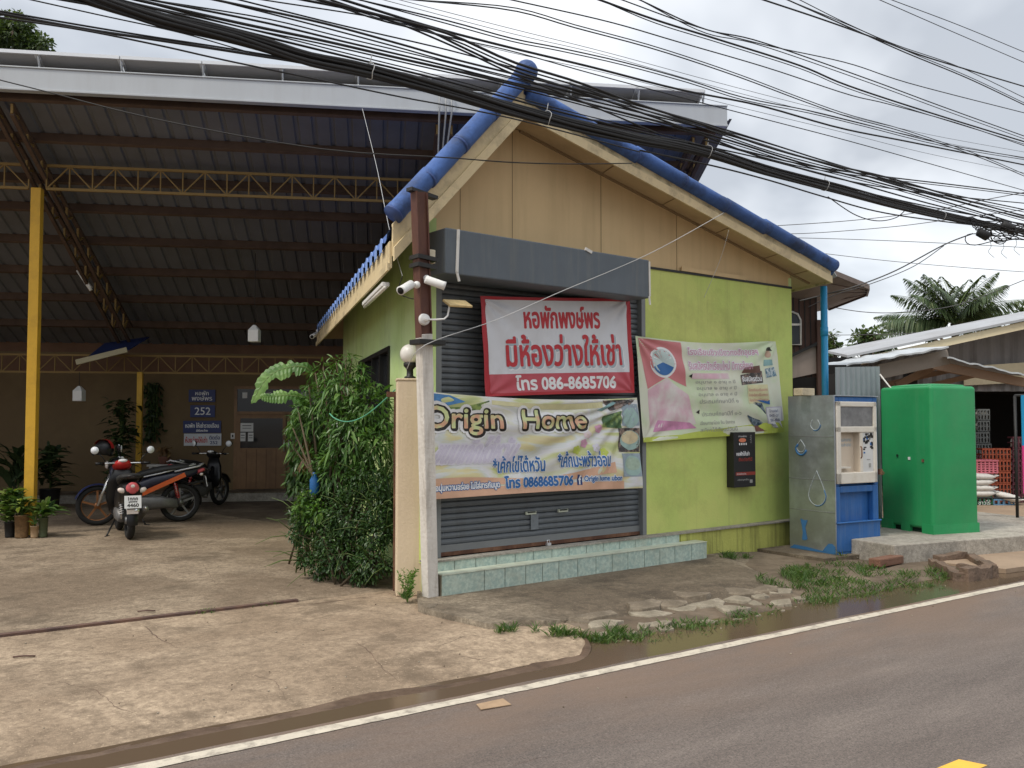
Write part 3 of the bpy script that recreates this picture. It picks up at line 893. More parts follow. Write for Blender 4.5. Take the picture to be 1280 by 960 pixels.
# plinth and steps
mb = MB()
mb.bb((3.40, -.10, -.05), (5.73, .02, .318), M['plinth_green'])
mb.bb((0, -.09, -.05), (3.40, .02, .318), M['plinth_green'])
part('plinth', mb, shop)
mb = MB()
mb.bb((-.03, -.125, .319), (5.75, .0, .336), M['pad_concrete'])
part('ledge', mb, shop)
stp = MB()
stp.bb((.025, -.27, -.06), (3.645, -.093, .225), M['grout'])
stp.bb((-.03, -.105, .226), (3.37, -.093, .318), M['grout'])
st = part('steps', stp, shop)
mb = MB()
edges = [.03, .50, .74, .99, 1.20, 1.41, 1.66, 1.91, 2.14, 2.37, 2.62, 2.86, 3.10, 3.38, 3.64]
for a, b in zip(edges, edges[1:]):
    mb.bb((a + .004, -.278, -.05), (b - .004, -.270, .224), M['teal_tile'])
e2 = [-.025, .28, .52, .76, .99, 1.22, 1.46, 1.69, 1.93, 2.17, 2.41, 2.65, 2.9, 3.14, 3.365]
for a, b in zip(e2, e2[1:]):
    mb.bb((a + .004, -.113, .229), (b - .004, -.105, .317), M['teal_tile'])
part('riser_tile', mb, st)
mb = MB()
for a, b in zip(edges, edges[1:]):
    mb.bb((a + .003, -.285, .226), (b - .003, -.113, .234), M['tile_top'])
part('tread_tile', mb, st)

# roller shutter
X0, X1 = .20, 2.885
sh = MB()
zs, prof = .44, []
while zs < 2.98:
    for dz, dy in ((0, .0), (.005, -.011), (.024, -.015), (.044, -.012), (.051, -.003), (.0535, .006)):
        prof.append((zs + dz, .075 + dy))
    zs += .058
n_ = len(prof)
sh.add([(X0, y, z) for z, y in prof] + [(X1, y, z) for z, y in prof], [(i, i + 1, n_ + i + 1, n_ + i) for i in range(n_ - 1)], M['shutter_grey'])
shutter = part('roller_shutter', sh, shop, fix=False)
mb = MB()
mb.bb((X0, .045, .338), (X1, .085, .375), M['rust']); mb.bb((X0, .05, .375), (X1, .08, .44), M['shutter_edge'])
part('bottom_bar', mb, shutter)
for a, b in ((.105, .20), (2.885, 2.945)):
    mb = MB(); mb.bb((a, -.004, .337), (b, .11, 3.0), M['shutter_edge']); part('guide_rail', mb, shutter)
for px, py in ((663, 641), (703, 638)):
    p = FW(SF, px, py, .05)
    mb = MB(); mb.box((p.x, .044, p.z), (.13, .02, .03), M['tile_top']); mb.box((p.x, .032, p.z + .008), (.10, .012, .012), M['black_frame'])
    part('pull_handle', mb, shutter)
p = FW(SF, 684, 681, .05)
mb = MB(); mb.box((p.x, .03, p.z), (.05, .03, .045), M['alu']); mb.tube([(p.x - .015, .03, p.z + .02), (p.x - .015, .03, p.z + .05), (p.x + .015, .03, p.z + .05), (p.x + .015, .03, p.z + .02)], .004, M['alu'], 6)
part('padlock', mb, shutter)
p = FW(SF, 668, 652, .05)
mb = MB(); mb.box((p.x, .0475, p.z), (.10, .004, .16), mat('sticker_grey', (.185, .205, .22), .6, v=.2, vs=12)); part('sticker', mb, shutter)
mb = MB(); mb.bb((.1, .14, .3), (2.95, .16, 3.0), M['shade_lens_black']); part('back_panel', mb, shutter)
# shutter housing
mb = MB(); mb.bb((-.055, -.45, 2.91), (2.545, -.002, 3.32), M['housing_grey'])
hs = part('shutter_housing', mb, shop, .012)
mb = MB(); mb.bar((.075, -.458, 3.315), (.06, -.458, 2.93), .018, .028, M['white_trim']); mb.bar((.062, -.458, 2.93), (.085, -.46, 2.85), .014, .02, M['white_trim'])
part('torn_strip', mb, hs)
mb = MB(); mb.bar((2.535, -.458, 3.30), (2.54, -.458, 2.93), .012, .014, M['white_trim']); mb.bar((2.53, -.455, 2.93), (2.545, -.455, 2.84), .014, .016, M['white_trim'])
part('torn_strip', mb, hs)
mb = MB(); mb.box((1.66, -.452, 3.315), (.09, .02, .03), M['white_trim'], rot=Matrix.Rotation(.3, 3, 'Y')); part('bracket', mb, hs)

# roof
RX, RY, RZ = .913, -.33, 4.58
SL, SR = 1.08, .215
TL, TR = 1.44, 5.20
def PL(t, s, dz=0.0): return Vector((RX - t + VX * s, RY + VY * s, RZ - SL * t + dz))
def PR(t, s, dz=0.0): return Vector((RX + t + VX * s, RY + VY * s, RZ - SR * t + dz))
RIDGE_S, EAVE_S = 6.0, 8.0
def smax(t, T): return EAVE_S - (EAVE_S - RIDGE_S) * (1 - t / T)
mb = MB()
for P_, T_, th in ((PL, TL, .03), (PR, TR, .02)):
    mb.slab([P_(0, .02), P_(T_, .02), P_(T_, EAVE_S), P_(0, RIDGE_S)], th, M['soffit_beige'], (0, 0, 1))
for t in (1.25, 2.2, 3.15, 4.1, 4.75):
    mb.bar(PR(t, .03, -.003), PR(t, .42, -.003), .012, .006, M['seam_dark'])
mb.bar(PR(.1, .36, -.012), PR(TR - .1, .36, -.012), .03, .024, M['seam_dark'])
mb.slab([PL(0, RIDGE_S, .0), PL(TL, EAVE_S, 0), PR(TR, EAVE_S, 0)], .03, M['soffit_beige'], (0, 0, 1))
part('soffit', mb, shop)
def barrel(x):
    c = math.cos(2 * math.pi * x)
    return .055 * max(0.0, c) ** .7 if c > 0 else -.012 * abs(c)
mb = MB()
PITCHT = .325
for P_, T_, base in ((PL, TL, .20), (PR, TR, .14)):
    ncol = int(EAVE_S / PITCHT) * 8
    nrow = max(4, int(T_ / .35))
    def fn(u, v, P_=P_, T_=T_, base=base, nrow=nrow):
        t = T_ * v * 1.03
        s = min(u * EAVE_S, smax(min(t, T_), T_))
        step = .02 * ((v * nrow) % 1.0)
        return P_(t, s, base + barrel(u * EAVE_S / PITCHT) + step)
    mb.grid(fn, ncol, nrow * 2, M['tile_blue'])
mb.slab([PL(0, RIDGE_S, .2), PL(TL, EAVE_S, .2), PR(TR, EAVE_S, .14)], .05, M['tile_blue'], (0, 0, 1))
rt = part('roof_tiles', mb, shop, fix=False)
# front lips of the tiles along the left eave
k = 0
while k * PITCHT < EAVE_S - .3:
    s0 = k * PITCHT - .085
    arc = [(s0 + .17 * i / 8, barrel((s0 + .17 * i / 8) / PITCHT)) for i in range(9)]
    if s0 > 0:
        mb = MB()
        top = [PL(TL * 1.032, s, .205 + h) for s, h in arc]; bot = [PL(TL * 1.032, s, .115 + h * .35) for s, h in arc]
        mb.add(top + bot + [p + Vector((-.012, 0, 0)) for p in top + bot],
               [(18 + i, 18 + i + 1, 18 + 9 + i + 1, 18 + 9 + i) for i in range(8)] + [(i, i + 1, 19 + i, 18 + i) for i in range(8)] + [(9 + i + 1, 9 + i, 27 + i, 28 + i) for i in range(8)], M['tile_edge'])
        part('tile_lip', mb, rt)
    k += 1
mb = MB()   # fascia boards: both verges and the left eave
def verge_board(P_, T_, z0, z1, th, fwd, m):
    f = Vector((0, -1, 0))
    a, b = P_(0, 0), P_(T_, 0)
    q = [a + Vector((0, 0, z0)), b + Vector((0, 0, z0)), b + Vector((0, 0, z1)), a + Vector((0, 0, z1))]
    q = [p + f * fwd for p in q]
    mb.slab(q, th, m, (0, -1, 0))
verge_board(PL, TL, .0, .28, .025, -.01, M['fascia_cream']); verge_board(PR, TR, .0, .19, .025, -.01, M['old_fascia'])
verge_board(PL, TL, -.045, .075, .022, .017, M['fascia_cream']); verge_board(PR, TR, -.035, .06, .022, .017, M['fascia_cream'])
a, b = PL(TL, 0), PL(TL, EAVE_S)
mb.slab([a + Vector((0, 0, -.10)), b + Vector((0, 0, -.10)), b + Vector((0, 0, .13)), a + Vector((0, 0, .13))], .025, M['fascia_cream'], (-1, 0, 0))
mb.slab([a + Vector((-.026, 0, -.125)), b + Vector((-.026, 0, -.125)), b + Vector((-.026, 0, -.06)), a + Vector((-.026, 0, -.06))], .02, M['fascia_cream'], (-1, 0, 0))
a, b = PR(TR, 0), PR(TR, EAVE_S)
mb.slab([a + Vector((0, 0, -.03)), b + Vector((0, 0, -.03)), b + Vector((0, 0, .14)), a + Vector((0, 0, .14))], .025, M['old_fascia'], (1, 0, 0))
part('fascia', mb, shop)
def cap_run(P_, T_, n, dz, r, t_end):
    for i in range(n):
        dz_ = dz + random.uniform(-.010, .010)
        t0, t1 = .04 + (t_end - .04) * i / n, .04 + (t_end - .04) * (i + 1) / n
        mb = MB()
        a, b = P_(t0, -.03 + random.uniform(-.008, .008), dz_ + .004), P_(t1 + .03, -.03 + random.uniform(-.008, .008), dz_ - .004)
        pts = [a.lerp(b, x) for x in (0, .03, .87, .88, 1.0)]
        mb.tube(pts, [r * .97, r * .975, r * .985, r * 1.02, r * 1.025], M['tile_blue'], 16)
        d_ = (b - a).normalized(); q_ = a.lerp(b, .985)
        mb.tube([q_ - d_ * .012, q_ + d_ * .012], r * 1.035, M['tile_dark'], 16)
        part('verge_tile', mb, shop)
cap_run(PL, TL, 4, .36, .090, TL - .03)
cap_run(PR, TR, 7, .215, .084, TR + .03)
mb = MB()
mb.tube([PL(0, -.12, .36), PL(0, RIDGE_S, .36)], .10, M['tile_blue'], 16)
mb.ball(PL(0, -.12, .37), .112, M['tile_blue'], 16, 10)
part('ridge_tile', mb, shop)

# downpipe
dp = MB()
p = FW(SF, 1030.5, 420, -.16)
dp.tube([(p.x, -.16, 3.42), (p.x, -.16, .0)], .045, mat('pipe_blue', (.02, .27, .53), .4, v=.1, vs=4, dirt=(.10, .30, .42), da=.4, ds=3, streak=True), 14)
dp.tube([(p.x, -.16, 2.75), (p.x, -.16, 2.87)], .051, M['pipe_blue'], 14)
single('drain_pipe', dp, 'bright blue plastic drain pipe hanging from the right end of the blue roof', 'pipe', (p.x, -.16, 0), SF)
# ================================================================ the carport
car = thing('carport', 'tall open carport with yellow steel frame and corrugated roof', 'carport', (0, 0, 0), KF)
ROOF0, RSL = 5.46, .40
def rz_(y): return ROOF0 - RSL * y
CX0, CX1, CY0, CY1 = -6.0, 9.86, -1.35, 5.75
mb = MB()
xs = []
x = CX0
while x < CX1 - .05:
    xs += [(x, 0), (x + .17, 0), (x + .19, .028), (x + .23, .028)]
    x += .25
n_ = len(xs)
ysr = np.linspace(CY0, CY1, 8)
for sgn, dz in ((1, 0), ):
    vsr = [(x, y, rz_(y) + h) for y in ysr for x, h in xs]
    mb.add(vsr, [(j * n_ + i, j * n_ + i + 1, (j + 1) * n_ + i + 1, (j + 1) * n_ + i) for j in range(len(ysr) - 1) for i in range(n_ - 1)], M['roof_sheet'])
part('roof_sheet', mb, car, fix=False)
mb = MB()
mb.bb((CX0, CY0 - .12, 5.90), (CX1, CY0 - .02, 6.16), M['gutter_white'])
mb.bb((CX0, CY0 - .135, 5.865), (CX1 + .004, CY0 - .02, 5.899), M['gutter_white'])
mb.bb((CX0, CY0 - .135, 6.161), (CX1 + .004, CY0 - .0, 6.18), M['gutter_white'])
mb.bb((CX0, CY0 - .02, 5.90), (CX1, CY0 + .0, 6.0), M['gutter_white'])
part('gutter', mb, car, .006)
for y in (-1.22, -.45, .42, 1.1, 1.95, 2.85, 3.75, 4.7):
    mb = MB(); mb.bar((CX0, y, rz_(y) - .075), (CX1 - .1, y, rz_(y) - .075), .06, .14, M['purlin_brown'], up=(0, .4, 1)); part('purlin', mb, car)
def lattice(mb, p, q, depth, m, bay, r=.017, ch=.038):
    """flat truss hanging below the line p-q"""
    p, q = Vector(p), Vector(q); d = Vector((0, 0, -depth))
    mb.bar(p, q, ch, ch, m); mb.bar(p + d, q + d, ch, ch, m)
    n = max(1, int((q - p).length / bay))
    for i in range(n):
        a, b, c = p.lerp(q, i / n), p.lerp(q, (i + .5) / n), p.lerp(q, (i + 1) / n)
        mb.bar(a, a + d, r, r * 1.4, m); mb.bar(b, b + d, r, r * 1.4, m)
        mb.bar(a + d, b, r, r, m); mb.bar(b, c + d, r, r, m)
    mb.bar(q, q + d, r, r, m)
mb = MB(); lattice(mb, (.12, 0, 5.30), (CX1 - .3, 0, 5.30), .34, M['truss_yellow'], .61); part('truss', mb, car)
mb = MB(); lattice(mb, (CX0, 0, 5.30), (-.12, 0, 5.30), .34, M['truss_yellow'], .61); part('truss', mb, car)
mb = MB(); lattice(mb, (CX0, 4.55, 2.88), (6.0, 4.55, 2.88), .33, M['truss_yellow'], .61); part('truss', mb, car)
for x in (0.0, 5.78, CX1 - .32):
    for sx in (-.1, .1):
        mb = MB()
        p, q = Vector((x + sx, -1.2, rz_(-1.2) - .17)), Vector((x + sx, 4.6, rz_(4.6) - .17))
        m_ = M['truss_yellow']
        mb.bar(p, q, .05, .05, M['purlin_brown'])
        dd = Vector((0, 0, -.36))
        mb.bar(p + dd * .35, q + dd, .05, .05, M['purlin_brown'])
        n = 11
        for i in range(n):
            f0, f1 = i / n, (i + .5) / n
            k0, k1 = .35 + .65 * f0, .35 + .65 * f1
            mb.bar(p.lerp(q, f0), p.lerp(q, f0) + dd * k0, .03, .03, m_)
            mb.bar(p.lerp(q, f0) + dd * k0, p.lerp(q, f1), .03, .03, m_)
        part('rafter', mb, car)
def post(x, y, h, w, m=None):
    mb = MB(); mb.box((x, y, h / 2), (w, w, h), m or M['yellow_steel']); return part('post', mb, car, .006)
post(0, 0, 4.96, .135)
p2 = FW(KF, 174.5, 520, 4.55)
post(p2.x, 4.55, 2.56, .10)
post(CX1 - .32, 0, 4.96, .135)
mat('tin_pipe', (.30, .31, .32), .5)
for dx in (-.09, .0, .08):
    mb = MB(); mb.tube([(5.78 + dx, CY0 - .16, 6.1), (5.78 + dx, CY0 - .18, 5.85), (5.75 + dx * .6, CY0 + .2, 5.3), (5.72 + dx * .6, CY0 + .3, 3.2)], .012, M['tin_pipe'], 8)
    part('pipe', mb, car)
# unseen wall added to keep light out of the carport's left side
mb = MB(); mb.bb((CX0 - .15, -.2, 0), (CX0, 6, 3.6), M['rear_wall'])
single('light_block_wall', mb, 'unseen tan wall added left of the carport to cut the light', 'wall', (CX0, 2, 0), KF)
mb = MB(); mb.slab([(9.9, -1.1, 0), (9.9, 5.62, 0), (9.9, 5.62, 3.12), (9.9, 1.2, 4.4), (9.9, 1.0, 3.4), (9.9, -1.1, 3.2)], .12, M['rear_brown'], (1, 0, 0))  # hidden wall added to stop light entering the carport from the right
single('side_wall', mb, 'unseen brown sheet wall added behind the shop to keep light out of the carport', 'wall', (9.9, 2, 0), KF)

# solar panels along the roof's front edge
proto = None
px_edges = [-60, 45, 150, 253, 352, 445, 536, 625, 712, 797, 876]
sol = [FW(KF, px, 100 + .06 * px * .6, CY0 - .1).x for px in px_edges]
for i, (a, b) in enumerate(zip(sol, sol[1:])):
    t = thing('solar_panel', 'x', 'solar panel', (0, 0, 0), KF, 'solar panels along the carport roof') if proto is None else None
    wdt = 1.02
    if proto is None:
        mb = MB()
        def sp(x, y, z): return (x, y, -RSL * y + z)
        mb.slab([sp(-wdt / 2 + .03, .03, .012), sp(wdt / 2 - .03, .03, .012), sp(wdt / 2 - .03, 1.6, .012), sp(-wdt / 2 + .03, 1.6, .012)], .02, M['panel_back'], (0, 0, 1))
        part('backsheet', mb, t)
        mb = MB()
        mb.bar(sp(-wdt / 2, 0, .02), sp(wdt / 2, 0, .02), .03, .045, M['alu']); mb.bar(sp(-wdt / 2, 1.63, .02), sp(wdt / 2, 1.63, .02), .03, .045, M['alu'])
        mb.bar(sp(-wdt / 2 + .015, 0.02, .02), sp(-wdt / 2 + .015, 1.6, .02), .03, .045, M['alu']); mb.bar(sp(wdt / 2 - .015, .02, .02), sp(wdt / 2 - .015, 1.6, .02), .03, .045, M['alu'])
        part('frame', mb, t)
        mb = MB(); mb.slab([sp(-wdt / 2 + .03, .03, .034), sp(wdt / 2 - .03, .03, .034), sp(wdt / 2 - .03, 1.6, .034), sp(-wdt / 2 + .03, 1.6, .034)], .004, M['panel_blue'], (0, 0, 1))
        part('cells', mb, t)
        mb = MB()
        mb.tube([(wdt / 2 + .01, .10, -.03), (wdt / 2 + .012, .06, -.18)], .012, M['alu'], 6)
        mb.tube([(wdt / 2 + .01, .005, .04), (wdt / 2 + .012, .09, -.17)], .014, M['gutter_white'], 6)
        part('clamp', mb, t)
        proto = t
        o = t
    else:
        o = copy_tree(proto)
    loc = KF @ Vector(((a + b) / 2, CY0 - .13, 6.345))
    o.location = loc
    o['label'] = ['grey solar panel at the far left end of the carport roof edge', 'solar panel on the roof edge just above the yellow post', 'third solar panel from the left along the roof edge',
                  'fourth solar panel from the left along the roof edge', 'fifth solar panel from the left, left of the thin white stay wire', 'solar panel just left of the blue ridge above the black cable bundle',
                  'solar panel directly behind the blue roof ridge ball', 'solar panel just right of the blue ridge ball', 'second last solar panel before the roof corner on the right', 'last solar panel at the right end of the carport roof'][i]

# rear house with door and signs
BY = 5.62
rear = thing('boarding_house', 'tan building with brown double door at the back of the carport', 'house', (0, BY, 0), KF)
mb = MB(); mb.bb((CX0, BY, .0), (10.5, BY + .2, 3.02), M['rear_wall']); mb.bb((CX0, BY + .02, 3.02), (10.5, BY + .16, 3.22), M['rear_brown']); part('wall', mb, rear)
mb = MB(); mb.bb((CX0, BY - .005, 2.62), (10.5, BY, 2.98), M['rear_brown']); part('top_band', mb, rear)
mb = MB(); mb.bb((CX0, BY - .70, 0), (10.5, BY - .001, .17), M['pad_concrete']); mb.bb((CX0, BY - .72, .171), (10.5, BY - .002, .19), M['slab_concrete']); part('step', mb, rear)
xl = FW(KF, 296, 560, BY).x; xr = xl + 2.05
zt, zm, zw = 2.28, 1.78, 1.05
mb = MB()
mb.bb((xl - .06, BY - .03, .19), (xl, BY + .01, zt + .06), M['wood_door']); mb.bb((xr, BY - .03, .19), (xr + .06, BY + .01, zt + .06), M['wood_door'])
mb.bb((xl, BY - .03, zt), (xr, BY + .01, zt + .06), M['wood_door']); mb.bb((xl, BY - .03, zm - .03), (xr, BY + .01, zm + .03), M['wood_door'])
fr_ = part('door_frame', mb, rear)
mb = MB(); mb.bb((xl, BY - .012, zm + .03), (xr, BY - .006, zt), M['dark_glass'])
for k in range(8):
    mb.box((xl + .15 + k * .24, BY - .015, zt - .13), (.1, .004, .12), M['paper'])
part('transom', mb, fr_)
for k in range(2):
    a = xl + k * 1.03; b = a + 1.0
    mb = MB()
    mb.bb((a, BY - .025, .2), (b, BY - .004, zw), M['wood_door'])
    for q in range(1, 5):
        mb.box((a + q * .2, BY - .027, .62), (.012, .006, .8), M['rear_brown'])
    mb.bb((a, BY - .025, zw), (a + .07, BY - .004, zm - .04), M['wood_door']); mb.bb((b - .07, BY - .025, zw), (b, BY - .004, zm - .04), M['wood_door'])
    mb.bb((a + .07, BY - .025, zm - .11), (b - .07, BY - .004, zm - .04), M['wood_door'])
    d_ = part('door', mb, rear)
    mb = MB(); mb.bb((a + .07, BY - .014, zw), (b - .07, BY - .010, zm - .11), M['dark_glass']); part('pane', mb, d_)
    mb = MB(); hx = b - .035 if k == 0 else a + .035
    mb.tube([(hx, BY - .03, .98), (hx, BY - .07, 1.0), (hx, BY - .07, 1.2), (hx, BY - .03, 1.22)], .012, M['alu'], 8); part('handle', mb, d_)
for x, z, w, h in ((.2, 1.48, .26, .18), (.12, 1.28, .11, .18), (.28, 1.28, .11, .18), (1.25, 1.22, .11, .12), (1.5, 1.38, .16, .09)):
    mb = MB(); mb.box((xl + x, BY - .017, z), (w, .003, h), M['paper'])
    mb.box((xl + x, BY - .0188, z + h * .2), (w * .7, .001, h * .08), M['black_frame']); mb.box((xl + x, BY - .0188, z - h * .1), (w * .7, .001, h * .06), M['black_frame'])
    lbl = {.2: 'wide white notice taped on the left door pane', .12: 'left one of two narrow notices below the wide notice', .28: 'right one of two narrow notices below the wide notice', 1.25: 'small white notice beside the right door handle', 1.5: 'wide short notice on the right door pane'}[x]
    single('paper_notice', mb, lbl, 'notice', (xl + x, BY - .017, z - h / 2), KF, 'paper notices on the brown door')
def wall_sign(px0, py0, px1, py1, m, label, texts, name='wall_sign'):
    a, b = FW(KF, px0, py0, BY - .03), FW(KF, px1, py1, BY - .03)
    mb = MB(); mb.bb((a.x, BY - .03, b.z), (b.x, BY - .002, a.z), m)
    w, h = b.x - a.x, a.z - b.z
    fn = lambda x, y, l: Vector((a.x + x * w, BY - .0312 - l, b.z + y * h))
    for s, x, y, tw, th, mm in texts:
        put_text(mb, s, fn, x, y, tw, th, mm, bold=.004)
    single(name, mb, label, 'sign', ((a.x + b.x) / 2, BY - .03, b.z), KF, 'signs on the tan wall')
wall_sign(236, 487, 269, 502.5, M['navy_sign'], 'navy sign reading the boarding house name above the 252 plate', [('หอพัก', .25, .55, .5, .35, M['white_ink']), ('พงษ์พร', .12, .12, .76, .38, M['white_ink'])])
wall_sign(238, 506.5, 268.5, 521.5, M['navy_sign'], 'navy house number plate reading 252', [('252', .18, .2, .64, .62, M['white_ink'])])
wall_sign(229, 526, 276, 541, M['navy_sign'], 'wide navy sign with one line of white lettering below the number', [('หอพัก ให้เช่ารายเดือน', .06, .42, .88, .42, M['white_ink']), ('มีห้องว่าง', .35, .1, .3, .2, M['white_ink'])])
wall_sign(230, 542, 276.5, 557, M['sign_white'], 'white notice board with red lettering under the wide navy sign', [('ห้องว่างให้เช่า', .04, .25, .58, .5, M['red_ink']), ('ติดต่อ', .68, .5, .28, .38, M['navy_sign']), ('252', .70, .12, .2, .26, M['navy_sign'])])
mb = MB(); p = FW(KF, 291, 545, BY - .02); mb.box((p.x, BY - .02, p.z), (.08, .03, .12), M['white_trim']); mb.box((p.x, BY - .036, p.z), (.03, .006, .05), M['black_frame'])
single('door_bell', mb, 'small switch box on the tan wall left of the brown door', 'switch', (p.x, BY, p.z - .06), KF)

# hanging lamps, tube lamp, folded awning
mat('lamp_white', (.80, .79, .76), .5, v=.04)
def hang_lamp(px, py, Y, toph, label):
    p = at(px, py, Y)
    t = thing('hanging_lamp', label, 'lamp', (p.x, p.y, p.z), I4, 'white lamps hanging under the carport roof')
    w, h = .085, .125
    mb = MB()
    mb.add([p + Vector(q) for q in ((-w, -w, -h), (w, -w, -h), (w, w, -h), (-w, w, -h), (-w, -w, h * .55), (w, -w, h * .55), (w, w, h * .55), (-w, w, h * .55), (-.02, -.02, h * 1.25), (.02, -.02, h * 1.25), (.02, .02, h * 1.25), (-.02, .02, h * 1.25))],
           [(0, 1, 5, 4), (1, 2, 6, 5), (2, 3, 7, 6), (3, 0, 4, 7), (4, 5, 9, 8), (5, 6, 10, 9), (6, 7, 11, 10), (7, 4, 8, 11), (8, 9, 10, 11), (3, 2, 1, 0)], M['lamp_white'])
    part('lamp_shade', mb, t, .008)
    mb = MB(); mb.tube([p + Vector((0, 0, h * 1.2)), p + Vector((0, 0, toph))], .005, M['black_frame'], 6); part('cord', mb, t)
    return t
hang_lamp(318, 418, 14.6, 1.35, 'white box lamp hanging on a long cord left of the blue eave')
hang_lamp(99, 493, 16.5, .42, 'white box lamp hanging low beside the yellow post')
a, b = at(97, 338, 15.2), at(114, 363, 15.2)
mb = MB(); mb.tube([a, b], .03, M['lamp_white'], 8); mb.bar(a + Vector((0, 0, .05)), b + Vector((0, 0, .05)), .06, .03, M['white_trim'])
single('tube_lamp', mb, 'slanted white tube lamp fixed under the dark carport roof', 'lamp', tuple((a + b) / 2), I4)
a, b = at(95, 453, 16.2), at(159, 437, 16.4)
aw = thing('folded_awning', 'cream edged blue awning folded under the back of the carport', 'awning', tuple((a + b) / 2))
mb = MB(); mb.bar(a, b, .05, .1, mat('awning_cream', (.50, .45, .30), .7)); part('front_bar', mb, aw, .01)
mb = MB(); mb.slab([a + Vector((.05, .1, .0)), b + Vector((0, .1, 0)), b + Vector((0, 1.0, .32)), a + Vector((.05, 1.0, .42))], .02, mat('awning_blue', (.02, .035, .13), .8), (0, 0, 1)); part('canopy', mb, aw)

# ================================================================ gate pillar, globe lamp, leaning post
PF = frame(G(502.5, 745.5), R(10))
pil = thing('gate_pillar', 'beige rendered gate pillar beside the leafy bushes', 'pillar', (0, 0, 0), PF)
mat('pillar_beige', (.70, .56, .39), .8, v=.05, vs=2, dirt=(.40, .31, .2), da=.3, ds=1.4, streak=True, bump=.15, bs=40)
mb = MB(); mb.box((.07, .12, .99), (.25, .25, 1.98), M['pillar_beige']); part('shaft', mb, pil, .012)
mb = MB(); mb.box((.07, .12, 1.99), (.262, .262, .022), M['pillar_beige']); part('cap', mb, pil, .006)
gl = thing('globe_lamp', 'round white globe lamp on top of the beige gate pillar', 'lamp', (.07, .12, 2.0), PF)
mb = MB(); mb.lathe([(.05, 2.001), (.055, 2.02), (.032, 2.03), (.03, 2.09), (.06, 2.12), (.062, 2.15), (.045, 2.155)], (.07, .12, 0), M['black_frame'], 16); part('base', mb, gl)
mb = MB(); mb.ball((.07, .12, 2.235), .095, mat('globe_white', (.82, .79, .73), .35, v=.04, vs=5, dirt=(.5, .45, .36), da=.4, ds=6), 24, 16); part('globe', mb, gl)
mb = MB(); c = FX(PF, 496, 488, -.10)
mb.bar((-.14, .30, 1.86), (-.0, .30, 1.86), .07, .05, M['rust']); mb.bar((-.045, .30, 1.84), (-.045, .30, 1.30), .05, .05, M['rust']); mb.bar((-.045, .30, 1.30), (-.045, .30, .0), .05, .05, M['rust'])
single('steel_gate', mb, 'rusty brown steel gate frame end behind the beige pillar', 'gate', (-.045, .3, 0), PF)

pb = inv(SF, G(538, 751))
PB = Vector((pb.x, pb.y, .0)); PT = FW(SF, 524, 240, -.62); PM = FW(SF, 530, 424, -.44)
pole = thing('utility_post', 'leaning white concrete post carrying a rusty brown steel beam', 'post', tuple(PB), SF)
mat('post_white', (.68, .64, .58), .85, v=.08, vs=3, dirt=(.24, .20, .15), da=.6, ds=2.2, streak=True, bump=.35, bs=30)
mb = MB(); mb.bar(PB - Vector((0, 0, .05)), PM + (PM - PB) * .02, .112, .112, M['post_white'], up=(0, 1, 0)); part('concrete_shaft', mb, pole, .008)
mat('beam_brown', (.115, .05, .038), .6, v=.2, vs=5, dirt=(.22, .11, .05), da=.5, ds=5, streak=True)
mb = MB()
dirv = (PT - PM).normalized()
for off, w, h in ((-.05, .012, .10), (.05, .012, .10), (0, .09, .10)):
    o_ = Vector((off, 0, 0))
    mb.bar(PM + o_, PT + o_, .088 if off == 0 else .012, .07 if off == 0 else .10, M['beam_brown'], up=(0, 1, 0))
part('steel_beam', mb, pole)
mb = MB(); mb.bar(PT + Vector((-.10, 0, .01)), PT + Vector((.20, .06, -.01)), .07, .03, M['black_frame']); part('crossbar', mb, pole)
mb = MB(); mb.bar(PM + Vector((-.11, -.02, -.03)), PM + Vector((.16, -.02, -.03)), .17, .045, M['black_frame']); part('clamp', mb, pole, .006)
for py in (322, 332):
    c = FW(SF, 526.5, py, -.53); mb = MB(); mb.bar(c + Vector((-.075, 0, 0)), c + Vector((.12, 0, -.015)), .15, .035, M['black_frame']); part('band', mb, pole)
c = FW(SF, 538, 321, -.5)
mb = MB(); mb.box(tuple(c), (.07, .06, .12), mat('box_cream', (.62, .55, .40), .6)); single('junction_box', mb, 'small cream junction box on the brown beam beside the housing', 'junction box', tuple(c - Vector((0, 0, .06))), SF, bev=.008)

def cctv(pos, aim, arm_from, label, fr=SF):
    pos, aim, arm_from = Vector(pos), Vector(aim).normalized(), Vector(arm_from)
    t = thing('security_camera', label, 'security camera', tuple(arm_from), fr, 'white security cameras')
    mb = MB(); mb.tube([pos - aim * .085, pos - aim * .08, pos + aim * .07, pos + aim * .095], [.025, .036, .036, .04], M['lamp_white'], 16); b_ = part('body', mb, t)
    mb = MB(); mb.tube([pos + aim * .090, pos + aim * .0965], [.032, .030], M['shade_lens_black'], 14); part('lens', mb, b_)
    mb = MB(); mb.tube([pos - aim * .05, pos - aim * .05 + (arm_from - pos) * .5, arm_from], .014, M['lamp_white'], 8); mb.ball(arm_from, .032, M['lamp_white'], 12, 8); part('bracket', mb, t)
    return t
c0 = FW(SF, 508, 359, -.60); c1 = FW(SF, 521, 356, -.54)
cctv(c0, (-.75, -.35, -.40), c1, 'white security camera on the brown beam pointing left over the driveway')
c0 = FW(SF, 543, 353, -.62); c1 = FW(SF, 533, 348, -.55)
cctv(c0, (.85, -.35, -.28), c1, 'white security camera on the brown beam pointing right along the shop front')
pe = PL(TL - .05, EAVE_S - .6, -.02)
e0 = inv(SF, at(393, 419, 14.6))
cctv(e0, (-.75, -.6, -.35), e0 + Vector((.12, .12, .09)), 'white security camera under the far end of the blue tiled eave')
